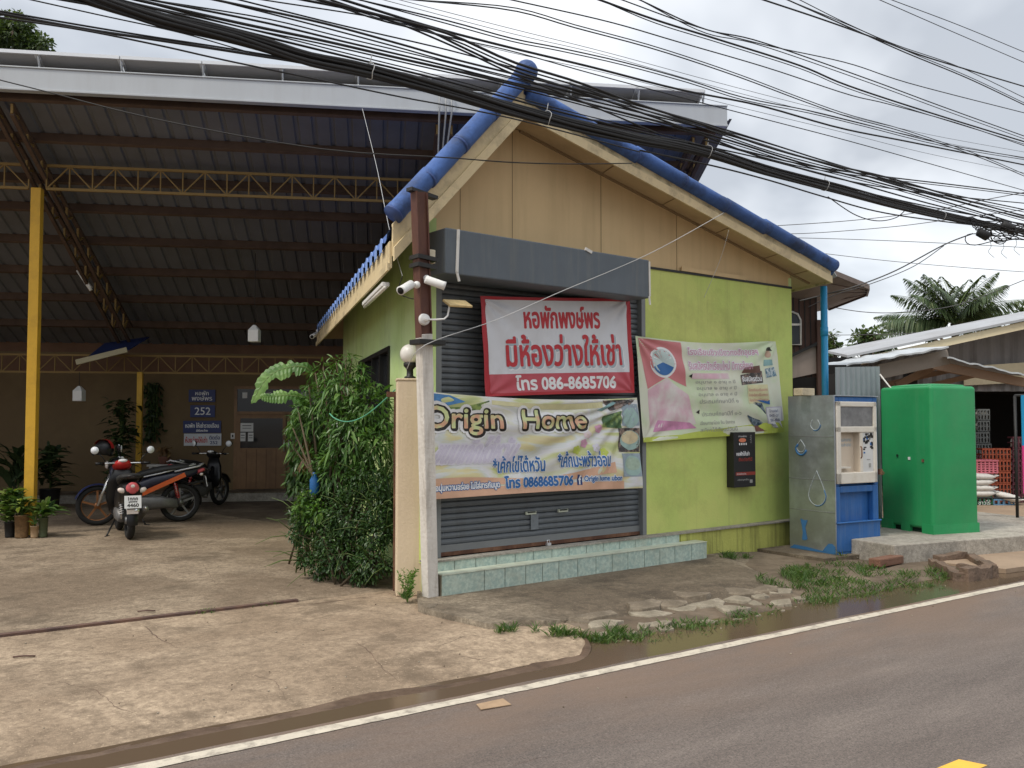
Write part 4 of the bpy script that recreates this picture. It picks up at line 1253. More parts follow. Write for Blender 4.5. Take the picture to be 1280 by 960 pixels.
# arm lamp
c = FW(SF, 529.5, 399.5, -.53)
t = thing('wall_lamp', 'small floodlight with a yellowed head on a curved white arm', 'lamp', tuple(c), SF)
mb = MB(); mb.tube([c, c + Vector((0, -.03, 0))], [.052, .046], M['lamp_white'], 18); mb.ball(c + Vector((0, -.035, 0)), .024, M['lamp_white'], 12, 8); part('base', mb, t)
q = c + Vector((.17, -.06, .012))
mb = MB(); mb.tube([c + Vector((0, -.03, 0)), c + Vector((.08, -.05, .0)), q, q + Vector((.035, 0, .03)), q + Vector((.05, 0, .09)), q + Vector((.055, 0, .14))], .0085, M['lamp_white'], 8); part('arm', mb, t)
mb = MB(); h0 = q + Vector((.14, 0, .145)); mb.box(tuple(h0), (.24, .13, .022), mat('aged_cream', (.60, .45, .22), .5, v=.25, vs=12), rot=Matrix.Rotation(-.04, 3, 'Y') @ Matrix.Rotation(.5, 3, 'X')); part('head', mb, t, .006)
# fluorescent fitting under the left eave
a, b = PL(TL - .0, 1.75, -.19), PL(TL - .0, .35, -.19)
t = thing('fluorescent_fitting', 'white fluorescent lamp fitting under the left eave of the shop', 'lamp', tuple((a + b) / 2), SF)
mb = MB(); mb.bar(a, b, .07, .04, M['lamp_white']); part('body', mb, t, .008)
mb = MB(); mb.tube([a + Vector((-.02, -.02, -.035)), b + Vector((-.02, -.02, -.035))], .016, M['globe_white'], 10); part('tube', mb, t)
# ================================================================ banners
mat('vinyl_white', (.66, .67, .70), .45, v=.04, vs=3, dirt=(.42, .42, .42), da=.3, ds=2.5, spec=.4)
mat('vinyl_red', (.50, .08, .105), .5, v=.06, vs=3, dirt=(.42, .12, .13), da=.4, ds=3)
mat('vinyl_red_dark', (.42, .025, .035), .5, v=.05)
mat('ink_red', (.50, .035, .045), .55, v=.12, vs=30)
mat('ink_shadow', (.40, .47, .52), .6, v=.05)
mat('ink_white', (.78, .78, .78), .5, v=.03)
mat('ink_black', (.02, .017, .014), .5)
mat('ink_blue', (.03, .14, .38), .5, v=.06)
mat('ink_navy', (.025, .05, .17), .5)
mat('ink_lilac', (.68, .65, .72), .6, v=.05)
mat('ink_lilac_dark', (.57, .53, .63), .6, v=.1, vs=60)
mat('ink_pink', (.62, .33, .45), .6, v=.1)
mat('ink_grey', (.34, .34, .32), .6)
mat('vinyl_pale', (.70, .72, .58), .5, v=.05, vs=3, col2=(.60, .70, .46), c2s=2.2, dirt=(.55, .50, .33), da=.3, ds=3)
mat('vinyl_lime', (.50, .58, .10), .5, v=.08, vs=4)
mat('vinyl_rose', (.60, .21, .22), .5, v=.08, vs=4)
mat('vinyl_blush', (.66, .42, .48), .5, v=.1, vs=4, col2=(.70, .66, .62), c2s=4, c2lo=.4, c2hi=.62)
mat('vinyl_teal', (.22, .38, .38), .5, v=.2, vs=9)
mat('photo_green', (.06, .13, .05), .5, v=.5, vs=14, col2=(.30, .40, .12), c2s=9)
mat('photo_dark', (.05, .045, .045), .5, v=.5, vs=25, col2=(.30, .22, .18), c2s=16)
mat('cream_cake', (.66, .56, .36), .5, v=.12, vs=14)
mat('bowl_teal', (.33, .47, .43), .4, v=.1, vs=9)
mat('photo_slate', (.30, .37, .42), .5, v=.25, vs=9)
mat('orange_band', (.66, .40, .27), .5, v=.1, vs=5)
def gradient_letter():
    """printed letter fill: peach to pale green along the banner's height"""
    m, nt, P = base_nodes('letter_fill')
    L = nt.links.new
    n = nt.nodes.new('ShaderNodeTexNoise'); n.inputs['Scale'].default_value = 9; n.inputs['Detail'].default_value = 2
    tcn = nt.nodes.new('ShaderNodeTexCoord'); L(tcn.outputs['Object'], n.inputs['Vector'])
    r = nt.nodes.new('ShaderNodeValToRGB')
    r.color_ramp.elements[0].position = .38; r.color_ramp.elements[0].color = (.66, .36, .23, 1)
    r.color_ramp.elements[1].position = .58; r.color_ramp.elements[1].color = (.60, .66, .32, 1)
    L(n.outputs['Fac'], r.inputs[0]); L(r.outputs[0], P.inputs['Base Color']); P.inputs['Roughness'].default_value = .5
    MATS['letter_fill'] = m
gradient_letter()
def cake_print():
    """printed background of the cake banner: soft diagonal sweeps of white, cream, green and lilac ink"""
    m, nt, P = base_nodes('vinyl_cake')
    L = nt.links.new
    tcn = nt.nodes.new('ShaderNodeTexCoord')
    mp = nt.nodes.new('ShaderNodeMapping'); mp.inputs['Rotation'].default_value = (0, R(24), 0); mp.inputs['Scale'].default_value = (.8, 1, 3.2)
    L(tcn.outputs['Object'], mp.inputs[0])
    n = nt.nodes.new('ShaderNodeTexNoise'); n.inputs['Scale'].default_value = 1.7; n.inputs['Detail'].default_value = 5; n.inputs['Distortion'].default_value = .6
    L(mp.outputs[0], n.inputs['Vector'])
    r = nt.nodes.new('ShaderNodeValToRGB'); c = r.color_ramp
    c.elements[0].position = .30; c.elements[0].color = (.40, .46, .20, 1)
    c.elements[1].position = .78; c.elements[1].color = (.60, .46, .30, 1)
    for p_, q_ in ((.40, (.58, .61, .28, 1)), (.46, (.70, .70, .60, 1)), (.52, (.72, .72, .74, 1)), (.57, (.62, .65, .60, 1)), (.63, (.66, .60, .32, 1))):
        e_ = c.elements.new(p_); e_.color = q_
    L(n.outputs['Fac'], r.inputs[0]); L(r.outputs[0], P.inputs['Base Color'])
    P.inputs['Roughness'].default_value = .42
    MATS['vinyl_cake'] = m
cake_print()
class Banner:
    def __init__(s, tl, tr, br, bl, o, wr, W):
        s.c = [FW(SF, *q, -o) for q in (tl, tr, br, bl)]; s.o = o; s.wr = wr
        s.mb = MB()
    def fn(s, x, y, l):
        tl, tr, br, bl = s.c
        p = (bl * (1 - x) + br * x) * (1 - y) + (tl * (1 - x) + tr * x) * y
        dx, dy, dz = s.wr(x, y)
        return Vector((p.x + dx, -s.o - dy - l * 1.6, p.z + dz))
    def rect(s, x0, y0, x1, y1, m, l=0.0, nu=None, nv=None):
        nu = nu or max(1, int((x1 - x0) * 130)); nv = nv or max(1, int((y1 - y0) * 70))
        s.mb.grid(lambda u, v: s.fn(x0 + (x1 - x0) * u, y0 + (y1 - y0) * v, l), nu, nv, m, smooth=True)
    def disc(s, x, y, rx, ry, m, l, n=28, rings=4, a0=0.0, a1=2 * math.pi, pw=1.0):
        s.mb.grid(lambda u, v: s.fn(x + rx * v * math.cos(a0 + (a1 - a0) * u), y + ry * v * math.sin(a0 + (a1 - a0) * u), l), n, rings, m)
    def poly(s, pts, m, l):
        if len(pts) == 4:
            p00, p10, p11, p01 = [Vector(p) for p in pts]
            k = max(3, int(max((p10 - p00).length, (p11 - p10).length) * 90))
            def f(u, v):
                q = (p00 * (1 - u) + p10 * u) * (1 - v) + (p01 * (1 - u) + p11 * u) * v
                return s.fn(q.x, q.y, l)
            s.mb.grid(f, k, k, m); return
        s.mb.add([s.fn(x, y, l) for x, y in pts], [tuple(range(len(pts)))], m)
    def strip(s, a, b, m, l, n=24):
        """a, b: two lists of points forming a ribbon"""
        k = len(a)
        s.mb.add([s.fn(x, y, l) for x, y in a + b], [(i, i + 1, k + i + 1, k + i) for i in range(k - 1)], m)
    def text(s, t, x, y, w, h, m, bold=0.0, l=.002, shear=0.0, asp=1.0, n=8):
        f = lambda X, Y, q: s.fn(X, Y, q)
        # bold is in banner heights; widen evenly
        W = (s.c[1] - s.c[0]).length; H = (s.c[3] - s.c[0]).length
        put_text(s.mb, t, f, x, y, w, h, m, bold=bold, lift=l, shear=shear, n=n, bw=(1 / W, 1 / H))
    def done(s, name, label, cat='banner', group=None):
        a = min(s.c, key=lambda p: p.z)
        # back face so that the sheet is closed from behind
        return single(name, s.mb, label, cat, ((s.c[2].x + s.c[3].x) / 2, -s.o, a.z), SF, group, fix=False)
def corner_folds(x, y, amp=.012):
    d = 0
    for cx, cy, f in ((0, 1, 13), (1, 1, 12), (0, 0, 11), (1, 0, 12)):
        dx_, dy_ = abs(x - cx), abs(y - cy) * .6
        rr = math.hypot(dx_, dy_); an = math.atan2(dy_, dx_ + 1e-6)
        d += amp * math.sin(an * f + 1.0) * math.exp(-rr * 4.2) * min(1, rr * 9)
    return d

# --- red and white rental banner
b1 = Banner((600, 370), (787, 373), (793, 491), (607, 496), .14,
            lambda x, y: (0, corner_folds(x, y, .014) + .006 * math.sin(9 * x + 3 * y) + .004 * math.sin(31 * x - 12 * y), .012 * math.sin(math.pi * x) * (1 if y < .5 else -1) * abs(y - .5)), 2.05)
b1.rect(0, 0, 1, 1, M['vinyl_red_dark'])
b1.rect(.028, .22, .972, .968, M['vinyl_white'], .0012)
b1.rect(.028, .03, .972, .222, M['vinyl_red'], .0009)
b1.text('หอพักพงษ์พร', .262, .685, .50, .225, M['ink_red'], .0075, .002)
b1.text('มีห้องว่างให้เช่า', .153, .272, .775, .315, M['ink_white'], .020, .0018)
b1.text('มีห้องว่างให้เช่า', .150, .278, .775, .315, M['ink_shadow'], .014, .0026)
b1.text('มีห้องว่างให้เช่า', .138, .298, .775, .315, M['ink_red'], .0085, .0034)
b1.text('โทร 086-8685706', .185, .055, .675, .145, M['ink_white'], .0065, .002)
b1.done('rental_banner', 'white banner with red Thai lettering and red border, phone 086-8685706, on the shutter')

# --- cake banner below it
def cake_wr(x, y):
    # cloth pulled towards the upper right corner: diagonal folds
    u = (x * 1.0 + .0); d = math.hypot((1 - x) * 1.0, (1.0 - y) * .55)
    an = math.atan2((1.0 - y) * .55, (1 - x) + 1e-6)
    f = .013 * math.sin(an * 30) * math.exp(-((d - .45) / .42) ** 2) * (1 if y > .12 else y / .12)
    g = .010 * math.sin(7 * x + 5 * y * (1 + x)) + .003 * math.sin(34 * y + 9 * x) * (1 - x)
    sag = -.045 * 4 * x * (1 - x) * y ** 3 + .015 * math.sin(math.pi * x) * (1 - y)
    return (0, f + g, sag)
b2 = Banner((531, 489), (797, 497), (803, 610), (531, 625), .16, cake_wr, 2.8)
b2.rect(0, 0, 1, 1, M['vinyl_cake'], 0, 220, 90)
b2.rect(0, .0, .90, .085, M['orange_band'], .0012, 110, 4)
b2.strip([(x, .085 + .02 * math.sin(9 * x) + .10 * x ** 2) for x in np.linspace(0, .86, 40)], [(x, .15 + .04 * math.sin(7 * x + 1) + .16 * x ** 2) for x in np.linspace(0, .86, 40)], M['orange_band'], .0016)
b2.poly([(0, .99), (.10, .985), (.16, .93), (.06, .86), (0, .88)], mat('ink_sky', (.08, .24, .50), .5, v=.3, vs=12), .0015)
b2.strip([(x, .93 - .06 * math.sin(14 * x)) for x in np.linspace(.03, .26, 24)], [(x, .86 - .05 * math.sin(11 * x + .5)) for x in np.linspace(.03, .26, 24)], M['photo_green'], .0018)
b2.strip([(x, .955 + .012 * math.sin(9 * x)) for x in np.linspace(.27, .80, 40)], [(x, .90 + .02 * math.sin(8 * x)) for x in np.linspace(.27, .80, 40)], mat('ink_cream', (.66, .62, .36), .5, v=.1, vs=8), .0015)
# product photographs printed down the right side
b2.poly([(.80, .985), (.985, .985), (.96, .93), (.84, .86)], M['photo_dark'], .002)
b2.rect(.905, .69, .995, .93, M['photo_slate'], .002)
b2.disc(.95, .78, .042, .115, M['bowl_teal'], .003)
b2.rect(.885, .40, .995, .665, M['photo_dark'], .002)
b2.disc(.945, .53, .05, .11, M['bowl_teal'], .003); b2.disc(.943, .56, .042, .075, M['cream_cake'], .004)
b2.rect(.895, .13, .998, .385, M['photo_slate'], .002)
b2.disc(.95, .25, .047, .11, M['bowl_teal'], .003); b2.disc(.95, .27, .038, .07, mat('jelly_green', (.36, .46, .36), .4, v=.15, vs=20), .004)
b2.poly([(.80, .80), (.90, .86), (.90, .66), (.80, .68)], M['photo_green'], .002); b2.poly([(.77, .87), (.86, .97), (.875, .955), (.80, .86)], M['vinyl_teal'], .0024)
# the big puffy word under the title and flowers
b2.text('ขนมเค้กไต้หวัน', .02, .33, .33, .25, M['ink_lilac'], .022, .0022, n=12, shear=.25)
b2.text('ขนมเค้กไต้หวัน', .02, .33, .33, .25, M['ink_lilac_dark'], .007, .0036, shear=.25)
for k in range(16):
    b2.disc(.012 + k * .0185, .33 + .0055 * k, .012, .03, M['ink_lilac'], .0021, 14, 1)
for x, y, c in ((.70, .50, 'ink_pink'), (.72, .60, 'vinyl_blush'), (.78, .66, 'ink_pink'), (.66, .43, 'vinyl_lime'), (.80, .40, 'vinyl_lime'), (.76, .45, 'ink_lilac')):
    for a in range(5):
        b2.disc(x + .012 * math.cos(a * 1.257), y + .028 * math.sin(a * 1.257), .010, .022, M[c], .0022, 10, 1)
TX = (.0, .60, .715, .27)
b2.text('Origin  Home', TX[0], TX[1], TX[2], TX[3], M['ink_white'], .052, .0040, n=16)
b2.text('Origin  Home', TX[0] + .004, TX[1] - .006, TX[2], TX[3], M['ink_black'], .027, .0058, n=16)
b2.text('Origin  Home', TX[0], TX[1], TX[2], TX[3], M['letter_fill'], .006, .0078, n=8)
b2.text('*เค้กไข่ไต้หวัน', .275, .215, .23, .165, M['ink_white'], .011, .0024)
b2.text('*เค้กไข่ไต้หวัน', .275, .215, .23, .165, M['ink_blue'], .004, .0036)
b2.text('*เค้กมะพร้าวอ่อน', .565, .25, .265, .165, M['ink_white'], .011, .0024)
b2.text('*เค้กมะพร้าวอ่อน', .565, .25, .265, .165, M['ink_blue'], .004, .0036)
b2.text('โทร 0868685706', .325, .060, .315, .115, M['ink_white'], .011, .0024)
b2.text('โทร 0868685706', .325, .060, .315, .115, M['ink_blue'], .006, .0036)
b2.text('เนื้อนุ่มหวานอร่อย ไม่ใส่สารกันบูด', .02, .055, .28, .085, M['ink_blue'], .010, .0024)
b2.text('เนื้อนุ่มหวานอร่อย ไม่ใส่สารกันบูด', .02, .055, .28, .085, M['ink_white'], .0025, .0038)
b2.rect(.663, .055, .688, .165, M['ink_navy'], .0026, 3, 3)
b2.text('f', .670, .062, .013, .09, M['ink_white'], .003, .0036)
b2.text('Origin home ubon', .698, .075, .185, .075, M['ink_white'], .010, .0024, shear=.02)
b2.text('Origin home ubon', .698, .075, .185, .075, M['ink_blue'], .0025, .0036, shear=.02)
b2.done('cake_banner', 'creased colourful cake shop banner reading Origin Home across the lower shutter')

# --- pale school banner on the green wall
def school_wr(x, y):
    sag = -.05 * math.sin(math.pi * min(1, x / .93)) * y ** 3
    belly = .015 + .045 * math.sin(math.pi * x) * (1 - y) * y * 2
    fold = .008 * math.sin(26 * y + 10 * x) * math.sin(math.pi * x) + corner_folds(x, y, .02)
    return (0, belly + fold, sag + .02 * math.sin(math.pi * x) * (1 - y) ** 2 * (.6 - x))
b3 = Banner((793, 420), (968, 427), (979, 540), (803, 553), .035, school_wr, 2.6)
b3.rect(0, 0, 1, 1, M['vinyl_pale'], 0, 150, 70)
b3.strip([(x, .0) for x in np.linspace(0, 1, 30)], [(x, .045 + .10 * max(0, x - .25) ** .7) for x in np.linspace(0, 1, 30)], M['vinyl_lime'], .0012)
b3.poly([(.015, .985), (.15, .985), (.175, .62), (.05, .50)], M['vinyl_rose'], .0012); b3.poly([(.15, .985), (.285, .985), (.30, .52), (.175, .62)], M['vinyl_rose'], .0012)
b3.poly([(.05, .49), (.175, .61), (.18, .13), (.04, .13)], M['vinyl_blush'], .0011); b3.poly([(.175, .61), (.30, .44), (.34, .14), (.18, .13)], M['vinyl_blush'], .0011)
b3.poly([(.10, .20), (.30, .16), (.345, .10), (.06, .09)], mat('ink_rose', (.62, .28, .45), .6, v=.2, vs=9), .0013)
b3.disc(.158, .765, .082, .155, M['ink_white'], .0018); b3.disc(.158, .765, .070, .135, mat('ink_mint', (.50, .60, .58), .5), .0026)
b3.disc(.158, .765, .068, .130, M['ink_blue'], .0032, 16, 3, math.pi * 1.12, math.pi * 1.88)
for k in range(9):
    a = math.pi * (.12 + .095 * k)
    b3.poly([(.158 + .018 * math.cos(a), .775 + .03 * math.sin(a)), (.158 + .058 * math.cos(a - .05), .775 + .11 * math.sin(a - .05)), (.158 + .058 * math.cos(a + .08), .775 + .11 * math.sin(a + .08))], M['vinyl_rose'] if k % 2 else M['ink_white'], .0040)
for t_, x, y, w, h in (('โรงเรียนชิวเปียวกงฮักอุบลฯ', .325, .835, .52, .10), ('รับสมัครนักเรียนใหม่ ปีการศึกษา', .325, .70, .46, .095)):
    b3.text(t_, x, y, w, h, M['ink_white'], .014, .0018); b3.text(t_, x, y, w, h, M['ink_pink'], .002, .003)
for t_, x, y, w, h in (('อนุบาล ๑ อายุ ๓ ปี', .36, .54, .28, .05), ('อนุบาล ๒ อายุ ๔ ปี', .365, .475, .28, .05), ('อนุบาล ๓ อายุ ๕ ปี', .37, .41, .28, .05), ('ประถมศึกษาปีที่ ๑', .375, .345, .28, .05), ('ประถมศึกษาปีที่ ๑-๖', .39, .215, .28, .05), ('เรียนภาษาไทย จีน อังกฤษ', .37, .12, .25, .05), ('สมัครได้ตั้งแต่วันนี้', .37, .055, .26, .045)):
    b3.text(t_, x, y, w, h, M['ink_grey'], 0, .0022)
b3.rect(.335, .60, .60, .66, M['vinyl_blush'], .0015); b3.poly([(.315, .63), (.34, .655), (.335, .61)], M['ink_black'], .003)
b3.poly([(.35, .26), (.375, .285), (.37, .24)], M['ink_black'], .003)
b3.poly([(.69, .53), (.69, .64), (.86, .68), (.86, .55)], M['photo_dark'], .002); b3.poly([(.70, .66), (.72, .72), (.85, .74), (.85, .66)], mat('sign_brown', (.16, .07, .05), .5, v=.3), .0024)
b3.text('รับสมัครด่วน', .70, .57, .15, .06, M['ink_white'], .003, .0035)
b3.rect(.735, .33, .90, .53, M['ink_cream'], .002)
for k in range(3): b3.text('ห้องเรียนปรับอากาศ', .745, .46 - .055 * k, .145, .035, M['vinyl_rose'], 0, .003)
b3.poly([(.715, .20), (.77, .345), (.84, .33), (.865, .22), (.845, .09), (.76, .09)], mat('photo_navy', (.03, .06, .09), .5, v=.6, vs=30, col2=(.25, .3, .33), c2s=22), .0024)
b3.rect(.765, .03, .865, .10, M['sign_brown'], .0028); b3.poly([(.80, .36), (.90, .36), (.90, .31)], M['ink_blue'], .003)
b3.rect(.868, .05, .992, .285, M['ink_lilac_dark'], .003); b3.rect(.874, .06, .986, .275, M['ink_white'], .0042)
for k in range(4): b3.text(['โทรศัพท์', '045-311', '086-868', 'ติดต่อ'][k], .892, .225 - .05 * k, .075, .03, M['ink_navy'], 0, .0052)
b3.disc(.925, .865, .022, .045, mat('skin_print', (.55, .38, .28), .6, v=.1), .002); b3.disc(.933, .895, .026, .04, M['ink_black'], .0026, 16, 2, 0, math.pi)
b3.poly([(.895, .80), (.955, .80), (.965, .74), (.88, .73)], M['vinyl_teal'], .002)
b3.poly([(.885, .70), (.97, .72), (.98, .62), (.89, .60)], mat('print_blue', (.10, .20, .27), .5, v=.6, vs=40, col2=(.6, .65, .66), c2s=30), .002)
b3.done('school_banner', 'faded pale green school banner with a red ribbon and round emblem on the green wall')

# --- black notice box under the school banner
a, b = FW(SF, 917, 548, -.11), FW(SF, 942, 604, -.11)
mb = MB(); mb.bb((a.x, -.11, .80), (a.x + .42, -.002, 1.47), mat('sign_black', (.022, .021, .021), .4, v=.1))
fn = lambda x, y, l: Vector((a.x + x * .42, -.1105 - l, .80 + y * .67))
def frect(mb, fn, x0, y0, x1, y1, m, l=.001): mb.add([fn(x0, y0, l), fn(x1, y0, l), fn(x1, y1, l), fn(x0, y1, l)], [(0, 1, 2, 3)], m)
mb.grid(lambda u, v: fn(.40 + .17 * v * math.cos(u * 6.2832), .855 + .038 * v * math.sin(u * 6.2832), .001), 20, 1, mat('ink_orange', (.70, .22, .12), .5))
put_text(mb, 'กาแฟสด', fn, .22, .91, .38, .035, M['ink_white'], lift=.001)
for k in range(4): mb.grid(lambda u, v: fn(.27 + .10 * k + .03 * v * math.cos(u * 6.2832), .785 + .022 * v * math.sin(u * 6.2832), .001), 12, 1, M['ink_white'])
put_text(mb, 'หอพักให้เช่า', fn, .12, .575, .60, .075, M['ink_white'], bold=.004, lift=.001)
put_text(mb, 'ติดต่อที่นี่', fn, .22, .475, .62, .065, mat('ink_dull_red', (.30, .05, .035), .5), bold=.004, lift=.001)
frect(mb, fn, .08, .215, 1.0, .275, M['ink_dull_red']); put_text(mb, 'มีวางจำหน่าย', fn, .13, .228, .42, .035, M['ink_white'], lift=.002)
put_text(mb, 'เปิดทุกวัน', fn, .16, .115, .52, .035, M['ink_grey'], bold=.002, lift=.001); frect(mb, fn, .72, .07, .85, .13, M['ink_grey'])
put_text(mb, 'CAFE', lambda x, y, l: fn(.83 - y, .80 + x, l), 0, 0, .15, .07, M['ink_grey'], lift=.001)
single('notice_box', mb, 'small black sign box with white and red lettering below the school banner', 'sign', (a.x + .2, -.05, .80), SF, fix=False)

# ================================================================ water vending machine
mat('foil_side', (.42, .46, .50), .36, metal=.75, v=.22, vs=5, col2=(.33, .355, .38), c2s=2.2, dirt=(.25, .26, .255), da=.5, ds=1.6, bump=.22, bs=7)
mat('machine_blue', (.025, .125, .36), .5, v=.15, vs=4, dirt=(.15, .22, .33), da=.4, ds=4, streak=True)
mat('machine_white', (.74, .69, .60), .5, v=.05, vs=4, dirt=(.42, .34, .22), da=.5, ds=4)
mat('niche_cream', (.68, .58, .46), .6, v=.08, dirt=(.35, .28, .2), da=.4, ds=4)
mat('grey_glass', (.20, .20, .20), .2, v=.3, vs=8)
VF = frame(tuple(G(1045.5, 697)), math.atan2(.5, .86))
MW, MD, MH = .80, .70, 1.90
vm = thing('vending_machine', 'foil sided blue water vending machine with a white hatch door', 'vending machine', (0, 0, 0), VF)
mb = MB()
mb.bb((.012, .10, .05), (MW, MD, MH), M['machine_blue'])
mb.bb((.0, .004, .0), (MW, MD, .05), M['machine_blue'])
mb.bb((.012, .0, .05), (MW, .10, .40), M['machine_blue'])
mb.bb((.012, .02, .83), (.10, .10, MH), M['machine_blue']); mb.bb((MW - .08, .02, .83), (MW, .10, MH), M['machine_blue']); mb.bb((.10, .02, 1.80), (MW - .08, .10, MH), M['machine_blue'])
mb.bb((.012, .02, .40), (.11, .10, .83), M['machine_blue']); mb.bb((MW - .10, .02, .40), (MW, .10, .83), M['machine_blue']); mb.bb((.11, .02, .75), (MW - .10, .10, .83), M['machine_blue'])
mb.bar((.012, -.012, .40), (MW, -.012, .40), .03, .02, M['machine_blue'])
part('cabinet', mb, vm, .01)
mb = MB(); mb.bb((-.006, -.0, .03), (.012, MD, MH + .004), M['foil_side'])
for z in (.52, .90, 1.42): mb.box((-.008, MD / 2, z), (.006, MD, .008), M['shutter_edge'])
mb.bb((-.006, .0, MH + .004), (MW, MD, MH + .016), M['foil_side'])
fs = part('foil_panel', mb, vm)
mat('drop_blue', (.04, .15, .33), .6, v=.1); mat('drop_grey', (.40, .45, .46), .5)
sp_ = lambda y, z, l=0.0: Vector((-.0075 - l, MD * (1 - y), z))     # y from the rear edge
def drop(y, z, r, m, th, top, k0=0, k1=24):
    pts = []
    for k in range(k0, k1 + 1):
        a = -math.pi / 2 + 2 * math.pi * k / 24
        s_ = math.sin(a); w_ = math.cos(a) * (1 if s_ < 0 else (1 - s_) ** .6)
        pts.append(sp_(y + r * w_ / MD, z + r * (s_ if s_ < 0 else s_ * top), .001))
    mb = MB(); mb.tube(pts, th, M[m], 5); part('water_drop', mb, fs)
drop(.62, .72, .13, 'drop_grey', .004, 2.2); drop(.63, .712, .128, 'drop_blue', .006, 2.0, -1, 7)
drop(.60, 1.57, .07, 'drop_grey', .004, 1.5, -8, 8); drop(.612, 1.562, .072, 'drop_blue', .005, 1.5, -2, 6)
drop(.28, 1.29, .065, 'drop_grey', .005, 1.3); drop(.285, 1.272, .082, 'drop_blue', .013, 1.2, -8, 5)
def patch(ps):
    mb = MB(); n = len(ps); a = [sp_(y, z, .001) for y, z in ps]; b = [sp_(y, z, .0035) for y, z in ps]
    mb.add(a + b, [tuple(range(n, 2 * n))] + [(i, (i + 1) % n, n + (i + 1) % n, n + i) for i in range(n)], M['drop_blue']); part('peeled_patch', mb, fs)
patch([(.25, .41), (.33, .395), (.41, .40), (.355, .31), (.375, .24), (.40, .165), (.34, .15), (.28, .155), (.30, .24), (.285, .31)])
patch([(.72, .05), (1.0, .05), (.99, .12), (.93, .155), (.85, .15), (.78, .10)])
patch([(0, .035), (1.0, .035), (1.0, .05), (.7, .055), (.35, .075), (.1, .08)])
# recessed lower bay
mb = MB(); mb.bb((.11, .095, .40), (MW - .10, .099, .75), M['machine_blue'])
part('lower_bay', mb, vm)
dr = MB()
dx0, dx1, dz0, dz1 = .03, MW - .05, .86, 1.84
dr.bb((dx0, -.014, dz0), (dx0 + .07, .02, dz1), M['machine_white']); dr.bb((dx1 - .06, -.014, dz0), (dx1, .02, dz1), M['machine_white'])
dr.bb((dx0, -.014, dz0), (dx1, .02, dz0 + .13), M['machine_white']); dr.bb((dx0, -.014, dz1 - .06), (dx1, .02, dz1), M['machine_white'])
dr.bb((dx0, -.014, 1.47), (dx1, .02, 1.54), M['machine_white'])
dr.bb((.45, -.006, .99), (.50, .03, 1.47), M['machine_white'])
door = part('hatch_door', dr, vm, .008)
mb = MB(); mb.bb((dx0 + .07, .004, 1.54), (dx1 - .06, .010, dz1 - .06), M['grey_glass']); part('upper_pane', mb, door)
mb = MB(); mb.bb((dx0 + .07, .085, .99), (.45, .095, 1.47), M['niche_cream']); mb.bb((.10, .02, .985), (.45, .09, .995), M['niche_cream']); mb.bb((.12, .015, 1.04), (.30, .085, 1.06), M['machine_white']); mb.bb((.44, .0, .99), (.452, .09, 1.47), M['niche_cream']); mb.bb((.098, .02, .99), (.106, .09, 1.47), M['niche_cream'])
for k, y in enumerate((1.36, 1.30)):
    put_text(mb, 'น้ำดื่มสะอาด', lambda x, yy, l: Vector((.13 + x * .26, .084 - l, y + yy * .05)), 0, 0, 1, 1, mat('ink_paleblue', (.25, .42, .55), .6), lift=.001)
part('niche', mb, door)
mb = MB(); mb.bb((.50, .0, .99), (dx1 - .06, .012, 1.47), mat('panel_white', (.66, .66, .64), .5, v=.05))
random.seed(3)
for k in range(26):
    x, z = .515 + random.random() * .16, 1.22 + random.random() * .23
    if z < 1.33 and random.random() < .4: continue
    mb.box((x, -.002, z), (.018 + random.random() * .03, .003, .012 + random.random() * .03), M['ink_black'] if random.random() < .8 else M['ink_blue'])
mb.box((.60, -.002, 1.14), (.06, .003, .01), M['ink_grey']); mb.box((.62, -.004, 1.07), (.03, .008, .05), M['ink_grey'])
part('button_panel', mb, door)
mb = MB(); mb.tube([(.44, -.02, 1.16), (.425, -.045, 1.18), (.425, -.045, 1.28), (.44, -.02, 1.30)], .008, M['rust'], 8); part('handle', mb, door)
mb = MB(); mb.box((MW + .012, -.0, .985), (.03, .05, .07), M['rust']); mb.tube([(MW + .02, -.03, .99), (MW + .05, -.03, .97), (MW + .02, -.03, .95)], .006, M['rust'], 6); part('latch', mb, vm)
mb = MB(); q = inv(VF, at(1012, 491, 10.75)); mb.box((q.x, .40, MH + .016 + .045), (.22, .14, .09), mat('block_tan', (.50, .43, .30), .9, v=.2, vs=8, bump=.4))
single('concrete_block', mb, 'small tan concrete block lying on top of the vending machine', 'block', (q.x, .4, MH + .016), VF, bev=.008)

# ================================================================ green tank on its concrete pad
padp = [G(1118, 703), G(1290, 689), G(1330, 655), G(1108, 664)]
PZ = .20
c1_ = G(1118, 704); c2_ = G(1300, 688)
dv = (c2_ - c1_).normalized(); nv_ = Vector((-dv.y, dv.x, 0))
mb = MB()
q = [c1_, c1_ + dv * 4.2, c1_ + dv * 4.2 + nv_ * 2.3, c1_ + nv_ * 2.2 - dv * .1]
mb.slab([(p.x, p.y, PZ) for p in q], PZ + .08, M['pad_concrete'])
single('tank_pad', mb, 'low pale concrete platform under the green water tank', 'platform', (c1_.x + 1, c1_.y + 1, 0), bev=.012)
tc0 = G(1167, 668.5, PZ)
TF = frame(tuple(tc0), math.atan2(.26, .68))
tank = thing('water_tank', 'tall bright green plastic water tank with chamfered feet', 'tank', (0, 0, 0), TF)
mat('tank_green', (.022, .285, .095), .48, drip=((.09, .25, .13), .35), v=.10, vs=2.5, dirt=(.07, .27, .11), da=.5, ds=1.6, spec=.4, bump=.10, bs=4)
mat('tank_dark', (.006, .03, .015), .8)
TW, TD, TH_ = .76, .86, 1.87
